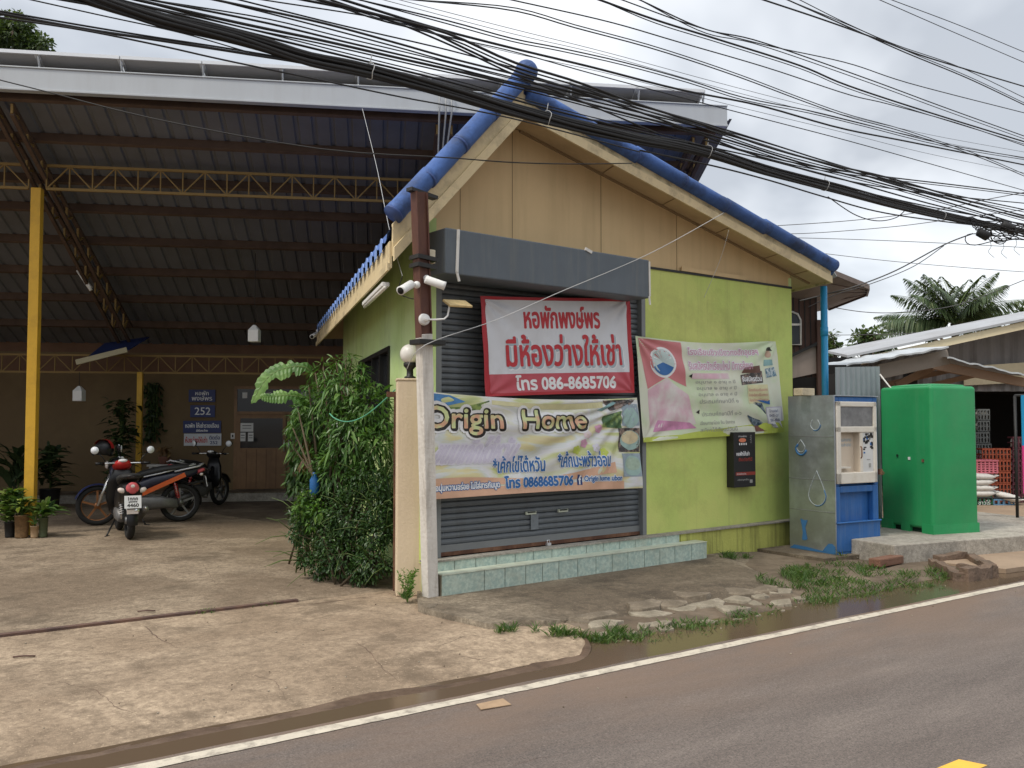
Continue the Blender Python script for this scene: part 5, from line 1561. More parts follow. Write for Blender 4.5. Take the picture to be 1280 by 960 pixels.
fr_leg = [(0, 0), (.0, TH_ - .07), (.03, TH_ - .015), (TW * .35, TH_ + .03), (TW - .06, TH_ + .02), (TW - .01, TH_ - .05), (TW, 0)]
mb = MB()
secs = []
mb.bb((0, 0, .055), (TW, TD, TH_ - .02), M['tank_green'])
shell = part('shell', mb, tank, .045); shell.modifiers['edge'].segments = 5
for p_ in shell.data.polygons: p_.use_smooth = True
mb = MB(); mb.loft([((TW / 2, TD / 2, TH_ - .03), (TW / 2 - .05, 0, 0), (0, TD / 2 - .05, 0)), ((TW / 2, TD / 2, TH_ + .0), (TW / 2 - .08, 0, 0), (0, TD / 2 - .08, 0)), ((TW / 2, TD / 2, TH_ + .015), (TW / 2 - .2, 0, 0), (0, TD / 2 - .2, 0)), ((TW / 2, TD / 2, TH_ + .016), (.01, 0, 0), (0, .01, 0))], M['tank_green'], 40, 8); part('lid', mb, tank)
for x0, x1, y0, y1 in ((-.003, .20, -.003, .18), (TW - .20, TW + .003, -.003, .20), (-.003, .20, TD - .2, TD + .003), (TW - .2, TW + .003, TD - .2, TD + .003), (-.003, .20, .38, .52), (.20, TW - .2, -.003, .2)):
    mb = MB(); mb.slab([(x0, y0, .12), (x1, y0, .12), (x1, y1, .12), (x0, y1, .12)], .12, M['tank_green']); part('foot', mb, tank)
mb = MB(); mb.bb((.05, .05, .002), (TW - .05, TD - .05, .11), M['tank_dark']); part('underside', mb, tank)
for y, z, m_, s in ((.36, .93, 'ink_white', .03), (.14, .91, 'rust', .03), (.56, .96, 'tank_dark', .025)):
    mb = MB(); mb.box((-.007, y, z), (.012, s, s * 1.2), M[m_]); part('chip', mb, tank)
mb = MB(); a = inv(TF, at(1100, 468, 11.9)); b = inv(TF, at(1152, 507, 11.25))
pts = [a.lerp(b, t) + Vector((0, 0, -.10 * math.sin(math.pi * t))) for t in np.linspace(0, 1, 10)]
mb.tube(pts, .010, M['white_trim'], 6)
single('white_hose', mb, 'thin white hose hanging from the grey tin sheet over the green tank', 'hose', tuple(b), TF)

# grey corrugated tin sheet standing between machine and tank
ca, cb = at(1044, 470, 11.65), at(1100, 470, 12.15)
mb = MB()
mat('tin_sheet', (.34, .37, .385), .5, metal=.35, v=.10, vs=3, dirt=(.20, .19, .17), da=.5, ds=2, streak=True)
n = 72; d_ = (cb - ca); nn = Vector((-d_.y, d_.x, 0)).normalized()
def tin(u, k): return Vector((ca.x + d_.x * u, ca.y + d_.y * u, 0)) + nn * (.012 * math.sin(u * 2 * math.pi * 9) + k)
zt0, zt1 = at(1044, 459, 11.65).z, at(1100, 458, 12.15).z
top = [tin(i / n, 0) for i in range(n + 1)]
mb.add([p + Vector((0, 0, .05)) for p in top] + [p + Vector((0, 0, zt0 + (zt1 - zt0) * i / n)) for i, p in enumerate(top)], [(i, i + 1, n + 2 + i, n + 1 + i) for i in range(n)], M['tin_sheet'], True)
single('tin_sheet', mb, 'grey corrugated tin sheet standing between the vending machine and the green tank', 'tin sheet', tuple((ca + cb) / 2 - Vector((0, 0, ca.z))), fix=False)

# ================================================================ brown wooden house behind
mat('old_boards', (.11, .062, .048), .8, v=.2, vs=2, dirt=(.05, .035, .03), da=.5, ds=2, streak=True)
mat('grey_boards', (.34, .28, .245), .8, v=.10, vs=2, dirt=(.20, .16, .135), da=.5, ds=1.6, streak=True)
mat('eave_wood', (.26, .21, .185), .8, v=.12, vs=2.5, dirt=(.13, .10, .085), da=.5, ds=2)
HY = 15.2
def hp(px, py, Y=HY): return at(px, py, Y)
bh = thing('wooden_house', 'old brown wooden house with arched window behind the green shop', 'house', (hp(1005, 500).x, HY, 0))
mb = MB(); a, b = hp(960, 345), hp(1024, 560)
mb.bb((a.x - 2.0, HY, 0), (b.x, HY + 4, a.z + .3), M['old_boards'])
for px in range(985, 1024, 7):
    q = hp(px, 400); mb.box((q.x, HY - .006, (a.z + .3) / 2), (.014, .012, a.z + .28), M['black_frame'])
part('wall', mb, bh)
mb = MB(); a, b = hp(985, 440, HY - .06), hp(1022, 470, HY - .06); mb.slab([hp(988, 445, HY - .06), hp(1022.5, 430, HY - .06), hp(1023, 466, HY - .06), hp(990, 473, HY - .06)], .05, M['grey_boards'], (0, 1, 0)); part('balcony_panel', mb, bh)
mb = MB(); mb.bar(hp(986, 446, HY - .1), hp(1022, 429, HY - .1), .05, .05, M['black_frame']); mb.bar(hp(1023, 400, HY - .1), hp(1024.5, 520, HY - .1), .07, .07, M['old_boards']); part('railing', mb, bh)
mb = MB(); mb.bb((hp(960, 474).x - 2, HY - .05, 0), (hp(1033, 474).x, HY - .01, hp(1000, 472).z), M['shade_lens_black']); part('underfloor_shade', mb, bh)  # solid black sheet standing in for the shade under the house
wn2 = MB(); q0, q1 = hp(985, 431, HY - .03), hp(1000, 390, HY - .03)
arc = [(q0.x - .12, q0.z), (q1.x, q0.z), (q1.x, q1.z - .14), (q1.x - .05, q1.z - .04), (q1.x - .14, q1.z), (q0.x - .12, q1.z)]
wn2.prism(arc, .04, M['dark_glass'], Matrix(((1, 0, 0, 0), (0, 0, 1, HY - .04), (0, 1, 0, 0), (0, 0, 0, 1))))
w2 = part('window', wn2, bh)
mb = MB(); pts = [Vector((x, HY - .055, z)) for x, z in arc]; mb.tube(pts, .018, M['white_trim'], 6, closed=True); mb.bar((q0.x - .1, HY - .055, q1.z - .22), (q1.x, HY - .055, q1.z - .22), .03, .035, M['white_trim']); part('frame', mb, w2)
mb = MB()
ev = [hp(1033, 343, HY - 1.0), hp(1086, 360, HY - .4), hp(1083.5, 368, HY - .4), hp(1036, 386, HY + .6)]
r0 = [hp(970, 330, HY - 1.0), hp(1040, 341, HY - 1.0), hp(1086, 359.5, HY - .5), hp(1083.5, 368, HY + .2), hp(1036, 386.5, HY + .9), hp(970, 400, HY + .9)]
mb.slab(r0, .06, M['eave_wood'], (0, 0, 1))
mb.bar(r0[1], r0[2], .03, .06, M['eave_wood']); mb.bar(r0[2], r0[3], .03, .08, M['eave_wood']); mb.bar(r0[3], r0[4], .04, .05, M['old_boards'])
for k in (.25, .5, .75): mb.bar(r0[1].lerp(r0[4], k) - Vector((0, 0, .02)), r0[2].lerp(r0[3], k) - Vector((0, 0, .02)), .012, .01, M['old_boards'])
part('eave', mb, bh)
mb = MB(); mb.slab([hp(1015, 352, 12.6), hp(1043, 341, 12.2), hp(1046, 346, 12.6), hp(1020, 358, 12.9)], .02, M['tin_sheet'], (0, 0, 1))
single('tin_flashing', mb, 'small bent grey tin flashing sticking out above the blue drain pipe', 'flashing', tuple(hp(1030, 350, 12.5)))

# ================================================================ neighbouring shed shop at the right
mat('shed_roof', (.36, .37, .385), .55, v=.10, vs=1.5, dirt=(.22, .20, .18), da=.5, ds=1.2)
mat('cream_board', (.66, .57, .38), .7, v=.06, vs=2, dirt=(.34, .28, .18), da=.5, ds=2)
mat('shed_tin', (.235, .22, .21), .7, v=.14, vs=1.5, dirt=(.12, .105, .095), da=.6, ds=1.3, streak=True)
mat('old_wood', (.30, .20, .135), .85, v=.2, vs=3, dirt=(.15, .09, .06), da=.5, ds=3)
mat('grey_wood', (.28, .24, .20), .85, v=.2, vs=3, dirt=(.14, .11, .09), da=.5, ds=3)
mat('bright_tin', (.62, .65, .66), .38, metal=.5, v=.12, vs=3, dirt=(.30, .27, .24), da=.4, ds=2)
SY = 18.6
def sp2(px, py, Y=SY): return at(px, py, Y)
shed = thing('neighbour_shed', 'grey corrugated shed shop with cream fascia and dark open front', 'shed', (sp2(1240, 600).x, SY, 0))
mb = MB()   # main gable wall
lo, hi = sp2(1075, 470), sp2(1420, 360)
p0, p1, p2_, p3 = sp2(1078, 455), sp2(1420, 378), sp2(1420, 489), sp2(1078, 489)
npl = 80
vsr = []
for i in range(npl + 1):
    u = i / npl
    x = p0.x + (p1.x - p0.x) * u
    zt_ = p0.z + (p1.z - p0.z) * u
    k = .02 * (1 if i % 4 < 2 else -1)
    vsr += [(x, SY + .1 + k, p2_.z), (x, SY + .1 + k, zt_)]
mb.add(vsr, [(2 * i, 2 * i + 2, 2 * i + 3, 2 * i + 1) for i in range(npl)], M['shed_tin'])
part('gable_wall', mb, shed, fix=False)
mb = MB(); mb.slab([sp2(1205, 458, SY - .02), sp2(1420, 444, SY - .02), sp2(1420, 470, SY - .02), sp2(1205, 482, SY - .02)], .03, M['cream_board'], (0, 1, 0)); part('lower_band', mb, shed)
mb = MB(); fa, fb = sp2(1077, 451, SY - .75), sp2(1420, 376, SY - .75)
mb.slab([fa + Vector((0, 0, .07)), fb + Vector((0, 0, .08)), fb - Vector((0, 0, .08)), fa - Vector((0, 0, .08))], .04, M['cream_board'], (0, 1, 0)); part('fascia', mb, shed)
mb = MB(); ra, rb = fa + Vector((-.05, -.05, .14)), fb + Vector((.1, -.05, .16))
rc, rd = at(1420, 364, SY + 1.3), at(1034, 441, SY + 1.3)
rb, ra = fb + Vector((.1, -.05, .085)), fa + Vector((-.3, -.05, .06))
mb.slab([ra, rb, rc, rd], .05, M['shed_roof'], (0, 0, 1)); part('roof', mb, shed)
mb = MB(); mb.bb((sp2(1030, 600).x, SY + 3.5, 0), (sp2(1420, 600).x + 1, SY + 3.6, 3.2), M['shade_lens_black']); mb.bb((sp2(1420, 600).x + 1, SY - 2, 0), (sp2(1420, 600).x + 1.1, SY + 3.6, 3.4), M['shed_tin'])
mb.bb((sp2(1030, 600).x, SY + 0.3, 2.28), (sp2(1420, 600).x + 1, SY + 3.5, 2.33), M['shade_lens_black']); mb.bb((sp2(1040, 600).x, SY - .3, 0), (sp2(1042, 600).x, SY + 3.6, 2.6), M['shade_lens_black'])
part('dark_interior', mb, shed)  # near black back, ceiling and left side put the shed's shade into the colour
for px in (1138, 1300):
    mb = MB(); a = sp2(px, 480, SY - .6); mb.bb((a.x - .1, SY - .7, 0), (a.x + .1, SY - .5, 2.75), M['black_frame']); part('post', mb, shed)
# lean-to of old timber with tin on top
lt = thing('timber_canopy', 'rough timber canopy with bright tin sheets in front of the grey shed', 'canopy', (sp2(1180, 600, 16.2).x, 16.2, 0))
LY = 16.2
for (a, b, w, h, m_, dy) in (((1098, 465), (1185, 446), .08, .27, 'grey_wood', 0), ((1166, 456), (1285, 479), .07, .16, 'old_wood', 0), ((1168, 458), (1120, 482), .06, .14, 'old_wood', .9), ((1180, 462), (1240, 472), .06, .10, 'old_wood', 1.5), ((1110, 480), (1210, 458), .06, .10, 'old_wood', 1.6), ((1130, 490), (1230, 466), .05, .10, 'old_wood', 1.2)):
    mb = MB(); mb.bar(at(a[0], a[1], LY + dy), at(b[0], b[1], LY + dy), w, h, M[m_], up=(0, 0, 1)); part('rafter', mb, lt, .006)
for pts in ([(1058, 456), (1186, 433), (1188, 437), (1100, 462)], [(1184, 446), (1290, 470), (1290, 474), (1184, 450)]):
    mb = MB(); a, b = at(*pts[0], LY - .25), at(*pts[1], LY - .25)
    a.z += 0; n = 30
    va = [a.lerp(b, i / n) + Vector((0, 0, .006 * math.sin(i * 1.3) + .03 * n3(i, 0, .21))) for i in range(n + 1)]
    vb = [p + Vector((.1, 1.9, .12)) for p in va]
    mb.add(va + vb + [p + Vector((0, 0, -.03)) for p in va], [(i, i + 1, n + 2 + i, n + 1 + i) for i in range(n)] + [(2 * n + 2 + i, 2 * n + 3 + i, i + 1, i) for i in range(n)], M['bright_tin']); part('tin_roof', mb, lt, fix=False)
# goods in front of the dark interior
mat('crate_red', (.30, .05, .03), .5, v=.1); mat('crate_orange', (.44, .10, .045), .5, v=.12, vs=5); mat('crate_grey', (.15, .16, .155), .6); mat('crate_maroon', (.14, .035, .05), .6)
mat('crate_green', (.03, .13, .07), .5); mat('crate_blue', (.13, .28, .45), .5); mat('bottle_clear', (.52, .50, .47), .3, v=.2); mat('basket_pink', (.72, .20, .25), .5); mat('sack_white', (.68, .66, .62), .8, v=.08, vs=6, dirt=(.45, .42, .36), da=.4, ds=5)
def crate(px, pyb, Y, wpx, hpx, m, label, group='bottle crates stacked in the shed', text=None):
    a = at(px, pyb, Y); k = Y / FPX; w, h = wpx * k, hpx * k
    mb = MB(); d = w * .8; th = .02
    for z0, z1 in ((0, .06 * h), (.42 * h, .52 * h), (.86 * h, h)):
        mb.bb((a.x, Y, a.z + z0), (a.x + w, Y + th, a.z + z1), M[m]); mb.bb((a.x, Y + d - th, a.z + z0), (a.x + w, Y + d, a.z + z1), M[m]); mb.bb((a.x, Y + th, a.z + z0), (a.x + th, Y + d - th, a.z + z1), M[m]); mb.bb((a.x + w - th, Y + th, a.z + z0), (a.x + w, Y + d - th, a.z + z1), M[m])
    mb.bb((a.x + th, Y + th, a.z), (a.x + w - th, Y + d, a.z + .02), M[m])
    n = 4
    for i in range(n + 1):
        x = a.x + w * i / n; mb.bb((max(a.x, x - .014), Y - .003, a.z), (min(a.x + w, x + .014), Y + th + .003, a.z + h), M[m])
    if text: put_text(mb, text, lambda x, y, l: Vector((a.x + w * x, Y - .006 - l, a.z + h * y)), .15, .35, .7, .35, M['ink_white'])
    r = single('drink_crate', mb, label, 'crate', (a.x + w / 2, Y, a.z), group=group)
    mb = MB()
    for i in range(n):
        x = a.x + w * (i + .5) / n
        mb.lathe([(.030, a.z + .025), (.030, a.z + h * .62), (.013, a.z + h * .85), (.013, a.z + h * .96)], (x, Y + .08, 0), M['bottle_clear'], 8)
    part('bottles', mb, r)
    return r
ordn = ['bottom', 'second', 'third', 'fourth', 'fifth', 'top']
for col, (px, m, n, ytop) in enumerate(((1228, 'crate_orange', 5, 0), (1246, 'crate_orange', 5, 0), (1266, 'crate_maroon', 6, 0))):
    nm = ['left orange', 'right orange', 'dark maroon'][col]
    for i in range(n):
        crate(px, 633 - i * 14.6, 17.4 + .02 * col, 17.5 if col < 2 else 15, 14, m, f'{nm} bottle crate, {ordn[i] if i < n - 1 else "top"} of its stack, by the shed' if True else '')
for col, (px, n) in enumerate(((1210, 6), (1224, 6))):
    for i in range(3, 9):
        if col == 0 and i > 6: continue
        mm = 'crate_maroon' if i < 5 else 'crate_grey'
        nmx = 'maroon' if i < 5 else 'grey'
        crate(px + (0 if i < 6 else -2), 640 - i * 14.4, 18.3, 15.5, 13.5, mm, f'{"left" if col == 0 else "right"} rear {nmx} bottle crate, level {["one","two","three","four","five","six"][i-3]} above the sacks')
crate(1220, 637, 16.9, 21, 17, 'crate_green', 'dark green crate with white lettering under the white sacks', text='ชาวไร่')
crate(1206, 637, 16.95, 13, 17, 'crate_green', 'dark green crate half hidden by the green tank')
crate(1242, 637, 16.9, 26, 13, 'crate_blue', 'pale blue crate under the slumped white sack')
def sack(px, py, Y, wpx, hpx, label, tilt=0.0):
    a = at(px, py, Y); k = Y / FPX; w, h = wpx * k / 2, hpx * k / 2
    mb = MB()
    T = Matrix.Rotation(tilt, 3, 'Y')
    secs = []
    for i in range(11):
        u = -1 + 2 * i / 10
        f = (1 - abs(u) ** 3.2) ** .6 if abs(u) < 1 else 0.12
        f = max(f, .22)
        secs.append((a + T @ Vector((u * w, 0, .02 * n3(u, px, 2))), (0, .20 * (.6 + .4 * f), 0), T @ Vector((0, 0, h * f * (1 + .12 * n3(u * 3, py, 1.3))))))
    mb.loft(secs, M['sack_white'], 16, 2.6)
    e = a + T @ Vector((w * 1.02, 0, 0)); mb.loft([(e, (0, .10, 0), (0, 0, h * .3)), (e + T @ Vector((.06, 0, .03)), (0, .14, 0), (0, 0, h * .2))], M['sack_white'], 10)
    single('rice_sack', mb, label, 'sack', tuple(a - Vector((0, 0, h))), group='white sacks piled on crates')
sack(1222, 616.5, 17.05, 36, 9, 'lowest of the stacked white sacks on the green crates', -.03)
sack(1223, 609.5, 17.05, 32, 9, 'second white sack from the bottom of the pile', .05)
sack(1221, 602.5, 17.05, 34, 9, 'third white sack from the bottom of the pile', -.02)
sack(1222, 595.5, 17.05, 36, 8.5, 'topmost white sack under the pink basket', .02)
sack(1258, 621, 17.0, 30, 10, 'slumped white sack lying alone on the pale blue crate', .25)
mb = MB(); a = at(1215, 591.5, 17.05); k = 17 / FPX; w, h = 30 * k, 15 * k
for z in np.linspace(0, .95, 6): mb.bb((a.x, 17.0, a.z + z * h), (a.x + w, 17.02, a.z + z * h + h * .1), M['basket_pink'])
for x in np.linspace(0, 1, 7): mb.bb((a.x + x * w - .015, 16.995, a.z), (a.x + x * w + .015, 17.024, a.z + h), M['basket_pink'])
mb.bb((a.x - .02, 16.98, a.z + h), (a.x + w + .02, 17.4, a.z + h + .025), M['basket_pink']); mb.bb((a.x, 17.03, a.z), (a.x + .02, 17.4, a.z + h), M['basket_pink']); mb.bb((a.x + w - .02, 17.03, a.z), (a.x + w, 17.4, a.z + h), M['basket_pink'])
single('pink_basket', mb, 'pink slotted plastic basket on top of the white sacks', 'basket', (a.x + w / 2, 17.1, a.z))
# black stand with sign at the right edge
a, b = at(1259, 495, 13.2), at(1272, 660, 13.0)
st_ = thing('banner_stand', 'thin black metal stand with a blue and pink board at the right edge', 'sign stand', (b.x, 13.0, 0))
mb = MB(); mb.tube([Vector((a.x, 13.0, a.z)), Vector((b.x, 13.0, .0))], .022, M['black_frame'], 8); mb.tube([Vector((a.x, 13.0, a.z)), Vector((a.x + .9, 13.0, a.z + .02))], .02, M['black_frame'], 8); mb.tube([Vector((a.x + .9, 13.0, a.z)), Vector((b.x + .8, 13.0, 0))], .022, M['black_frame'], 8)
mb.tube([Vector((a.x + .14, 13.0, .48)), Vector((a.x - 1.0, 13.4, .46))], .012, M['black_frame'], 6)
part('frame', mb, st_)
mb = MB(); q = at(1276, 494, 12.98)
mb.bb((q.x, 12.97, 1.25), (q.x + .75, 12.985, q.z), mat('board_blue', (.02, .30, .55), .4)); mb.bb((q.x, 12.97, .55), (q.x + .75, 12.985, 1.248), mat('board_pink', (.65, .05, .22), .4)); part('board', mb, st_)
# low dirt lot in front of the shed
mb = MB()
q = [(6.45, .50), (7.4, .42), (9, .45), (30, .6), (30, 18), (9, 12), (6.9, 1.55), (6.3, 1.1)]
mb.slab([(x, y, .012) for x, y in q], .05, M['far_dirt'])
single('dirt_lot', mb, 'pale pinkish dirt lot beside the road at the right', None, fr=RF, kind='structure')
# ================================================================ motorbikes
mat('tyre', (.018, .017, .016), .85, v=.1); mat('moto_black', (.012, .0115, .012), .3, v=.05, spec=.35); mat('moto_navy', (.02, .03, .10), .3, spec=.5); mat('moto_red', (.45, .02, .02), .3, v=.05, spec=.5)
mat('moto_body', (.022, .024, .045), .35, spec=.5); mat('moto_orange', (.70, .13, .03), .4, v=.05); mat('rim_brown', (.30, .13, .05), .4, metal=.4); mat('rim_grey', (.20, .20, .20), .4, metal=.6); mat('chrome', (.70, .70, .70), .2, metal=.9, v=.02); mat('engine_grey', (.16, .155, .15), .5, metal=.4, v=.2, vs=12)
mat('seat_black', (.03, .03, .03), .55, v=.1, vs=20); mat('lens_red', (.55, .10, .11), .2, v=.1); mat('lens_pale', (.70, .62, .56), .25, v=.05); mat('plate_white', (.74, .74, .73), .5, v=.03); mat('mirror_glass', (.85, .87, .90), .12, metal=.0, v=.01); mat('silver_trim', (.62, .62, .63), .35, metal=.3)
def motorbike(label, pos, rz, wr, scooter, body_m, accent_m, rim_m, cowl_m, plate, fender_m):
    fr = frame((pos[0], pos[1], -.004), rz)
    t = thing('motorbike', label, 'motorbike', (0, 0, 0), fr, 'motorbikes parked under the carport')
    xr_, xf = -.60, .60
    for x, nm in ((xr_, 'wheel'), (xf, 'wheel')):
        mb = MB(); c = Vector((x, 0, wr)); tr = .05 if scooter else .042
        mb.tube([c + Vector(((wr - tr) * math.cos(a), 0, (wr - tr) * math.sin(a))) for a in np.linspace(0, 2 * math.pi, 33)[:-1]], tr, M['tyre'], 10, closed=True)
        w_ = part(nm, mb, t)
        rmat = M['rim_grey'] if x < 0 else M[rim_m]
        mb = MB()
        mb.tube([c + Vector(((wr - 1.75 * tr) * math.cos(a), 0, (wr - 1.75 * tr) * math.sin(a))) for a in np.linspace(0, 2 * math.pi, 29)[:-1]], .018, rmat, 6, closed=True)
        for k in range(5):
            a = 2 * math.pi * k / 5 + .3
            mb.bar(c, c + Vector(((wr - 1.8 * tr) * math.cos(a), 0, (wr - 1.8 * tr) * math.sin(a))), (.03), .03, rmat, up=(0, 1, 0))
        mb.tube([c + Vector((0, -.06, 0)), c + Vector((0, .06, 0))], .05, rmat, 12)
        part('rim', mb, w_)
    # body
    mb = MB()
    Y_ = lambda w: (0, w, 0)
    Z_ = lambda h: (0, 0, h)
    if scooter:
        mb.loft([((-.86, 0, .70), Y_(.06), Z_(.05)), ((-.80, 0, .68), Y_(.12), Z_(.11)), ((-.62, 0, .63), Y_(.155), Z_(.16)), ((-.35, 0, .56), Y_(.17), Z_(.20)), ((-.12, 0, .48), Y_(.15), Z_(.22)), ((.0, 0, .40), Y_(.12), Z_(.14))], M[body_m], 18, 2.5)
        mb.loft([((-.05, 0, .30), Y_(.15), Z_(.035)), ((.35, 0, .31), Y_(.16), Z_(.035))], M[body_m], 14, 4)
    else:
        mb.loft([((-.95, 0, .86), Y_(.03), Z_(.03)), ((-.80, 0, .80), Y_(.08), Z_(.07)), ((-.50, 0, .72), Y_(.115), Z_(.10)), ((-.2, 0, .66), Y_(.12), Z_(.11)), ((.05, 0, .55), Y_(.09), Z_(.12)), ((.25, 0, .52), Y_(.06), Z_(.08)), ((.38, 0, .70), Y_(.05), Z_(.10))], M[body_m], 16, 2.4)
    body = part('body', mb, t)
    if not scooter:
        for s in (-1, 1):
            mb = MB(); mb.bar((-.66, s * .135, .76), (-.02, s * .13, .47), .012, .07, M[accent_m]); part('stripe', mb, body)
            mb = MB(); mb.tube([(-.82, s * .10, .92), (-.30, s * .13, .79), (.12, s * .10, .70)], .012, M['silver_trim'], 6); part('trim', mb, body)
    mb = MB()
    zs_ = .81 if scooter else .84
    mb.loft([((-.84 if scooter else -.92, 0, zs_ + .05), Y_(.08), Z_(.02)), ((-.62, 0, zs_ + .04), Y_(.14), Z_(.05)), ((-.30, 0, zs_), Y_(.15), Z_(.06)), ((-.02, 0, zs_ - .06), Y_(.11), Z_(.05)), ((.10, 0, zs_ - .1), Y_(.06), Z_(.03))], M['seat_black'], 16, 2.6)
    part('seat', mb, t)
    mb = MB(); mb.tube([(-.50, .13, zs_ - .03), (-.88, .12, zs_ + .05), (-.95, .0, zs_ + .08), (-.88, -.12, zs_ + .05), (-.50, -.13, zs_ - .03)], .014, M['silver_trim'] if not scooter else M['moto_black'], 8); part('grab_rail', mb, t)
    # front end
    mb = MB()
    for s in (-1, 1): mb.tube([(xf, s * .075, wr), (.42, s * .07, .80)], .024, M['chrome'], 10)
    part('fork', mb, t)
    mb = MB()
    n = 14
    def fend(u, v, x=xf, a0=R(20), a1=R(165)):
        a = a0 + (a1 - a0) * u; w = (v - .5) * 2
        return Vector((x + (wr + .03 - .02 * w * w) * math.cos(a), .07 * w, wr + (wr + .03 - .02 * w * w) * math.sin(a)))
    mb.grid(fend, n, 6, M[fender_m]); part('front_fender', mb, t)
    mb = MB(); mb.grid(lambda u, v: fend(u, v, xr_, R(60), R(190)), n, 6, M['moto_black']); part('rear_fender', mb, t)
    mb = MB()
    if scooter:
        mb.loft([((.46, 0, .30), (.03, 0, 0), Y_(.16)), ((.44, 0, .5), (.04, 0, 0), Y_(.21)), ((.40, 0, .72), (.045, 0, 0), Y_(.20)), ((.34, 0, .90), (.04, 0, 0), Y_(.12))], M[accent_m], 16, 3)
    else:
        mb.loft([((.30, 0, .38), (.03, 0, 0), Y_(.16)), ((.36, 0, .55), (.05, 0, 0), Y_(.19)), ((.40, 0, .75), (.045, 0, 0), Y_(.15)), ((.40, 0, .92), (.04, 0, 0), Y_(.10))], M[body_m], 16, 3)
    part('leg_shield', mb, t)
    mb = MB(); mb.loft([((.46, 0, .92), Y_(.07), Z_(.05)), ((.40, 0, .955), Y_(.13), Z_(.08)), ((.32, 0, .985), Y_(.12), Z_(.07)), ((.25, 0, 1.0), Y_(.07), Z_(.04))], M[cowl_m], 16); cw = part('handlebar_cowl', mb, t)
    mb = MB(); mb.ball((.285, 0, 1.035), .055, M['plate_white'], 14, 8, (1, 1.2, .5)); part('speedometer', mb, cw)
    mb = MB(); mb.ball((.475, 0, .93), .062, M['lens_pale'], 14, 8, (.5, 1, 1)); part('headlight', mb, cw)
    mb = MB(); mb.tube([(.24, -.36, 1.0), (.32, -.15, 1.0), (.32, .15, 1.0), (.24, .36, 1.0)], .014, M['chrome'], 8)
    for s in (-1, 1): mb.tube([(.22, s * .36, 1.0), (.275, s * .25, 1.0)], .021, M['moto_black'], 8); mb.tube([(.30, s * .24, 1.01), (.33, s * .36, 1.005)], .008, M['chrome'], 6)
    part('handlebar', mb, t)
    for s in (-1, 1):
        mb = MB(); mb.tube([(.29, s * .22, 1.0), (.30, s * .27, 1.09), (.31, s * .35, 1.17)], .007, M['moto_black'], 6)
        T = Matrix.Rotation(-s * .25, 3, 'Z')
        mb.ball((.315, s * .37, 1.19), .062, M['moto_black'], 16, 10, (.35, 1.05, .85), T)
        mi = part('mirror', mb, t)
        mb = MB(); mb.lathe([(.054, -.001), (.054, .001)], Vector((.315, s * .37, 1.19)) + T @ Vector((-.0225, 0, 0)), M['mirror_glass'], 18, T @ Matrix.Rotation(-math.pi / 2, 3, 'Y')); part('mirror_glass', mb, mi)
    # engine and exhaust
    mb = MB(); mb.loft([((-.55, .09, .30), Y_(.06), Z_(.07)), ((-.3, .08, .33), Y_(.09), Z_(.10)), ((-.02, .03, .32), Y_(.12), Z_(.12)), ((.16, 0, .36), Y_(.09), Z_(.09))], M['engine_grey'], 14, 3)
    for k in range(5): mb.box((.10 + k * .022, 0, .40), (.008, .18, .14), M['engine_grey'])
    part('engine', mb, t)
    mb = MB(); mb.tube([(.14, -.04, .27), (.0, -.12, .20), (-.30, -.15, .24)], .016, M['chrome'], 8); mb.tube([(-.28, -.15, .24), (-.36, -.155, .27), (-.80, -.165, .42), (-.84, -.165, .435)], [.03, .048, .052, .035], M['engine_grey'], 14); mb.tube([(-.84, -.165, .435), (-.87, -.165, .445)], .02, M['chrome'], 10)
    part('exhaust', mb, t)
    for s in (-1, 1):
        mb = MB(); mb.tube([(xr_ + .02, s * .10, wr + .02), (-.50, s * .11, .66)], .012, M['chrome'], 6)
        a, b = Vector((xr_ + .03, s * .10, wr + .08)), Vector((-.51, s * .11, .62))
        mb.tube([a.lerp(b, i / 60) + Vector((.026 * math.cos(i), .026 * math.sin(i), 0)) for i in range(61)], .006, M['moto_red'] if not scooter else M['silver_trim'], 5); part('shock_absorber', mb, t)
    # tail
    if scooter:
        mb = MB(); mb.ball((-.835, 0, .71), .085, M['lens_red'], 18, 12, (.5, 1.0, .95)); tl_ = part('tail_light', mb, t)
        mb = MB(); mb.ball((-.85, 0, .735), .035, M['lens_pale'], 12, 8, (.9, 1.2, .9)); part('reflector', mb, tl_)
        for s in (-1, 1): mb = MB(); mb.ball((-.80, s * .13, .68), .05, M['lens_pale'], 12, 8, (.6, 1.1, .7), Matrix.Rotation(s * .4, 3, 'X')); part('indicator', mb, t)
        pz, pxp = .53, -.90
    else:
        mb = MB(); mb.loft([((-.97, 0, .83), Y_(.06), Z_(.025)), ((-.93, 0, .82), Y_(.09), Z_(.04)), ((-.86, 0, .80), Y_(.09), Z_(.045))], M['lens_red'], 12); part('tail_light', mb, t)
        for s in (-1, 1): mb = MB(); mb.tube([(-.88, s * .06, .76), (-.90, s * .16, .76)], .01, M['moto_black'], 6); mb.ball((-.90, s * .18, .76), .035, M['lens_pale'], 10, 8, (.8, 1.1, .7)); part('indicator', mb, t)
        pz, pxp = .64, -.99
    mb = MB(); mb.bar((-.70, 0, .60), (pxp + .03, 0, pz), .10, .03, M['moto_black']); mb.box((pxp + .02, 0, pz - .02), (.02, .14, .16), M['moto_black'])
    part('plate_holder', mb, t)
    mb = MB(); T = Matrix.Rotation(.18, 3, 'Y')
    pc = Vector((pxp, 0, pz)); mb.box(tuple(pc), (.008, .21, .17), M['plate_white'], rot=T)
    fnp = lambda x, y, l: pc + T @ Vector((-.0045 - l, .105 - .21 * x, -.085 + .17 * y))
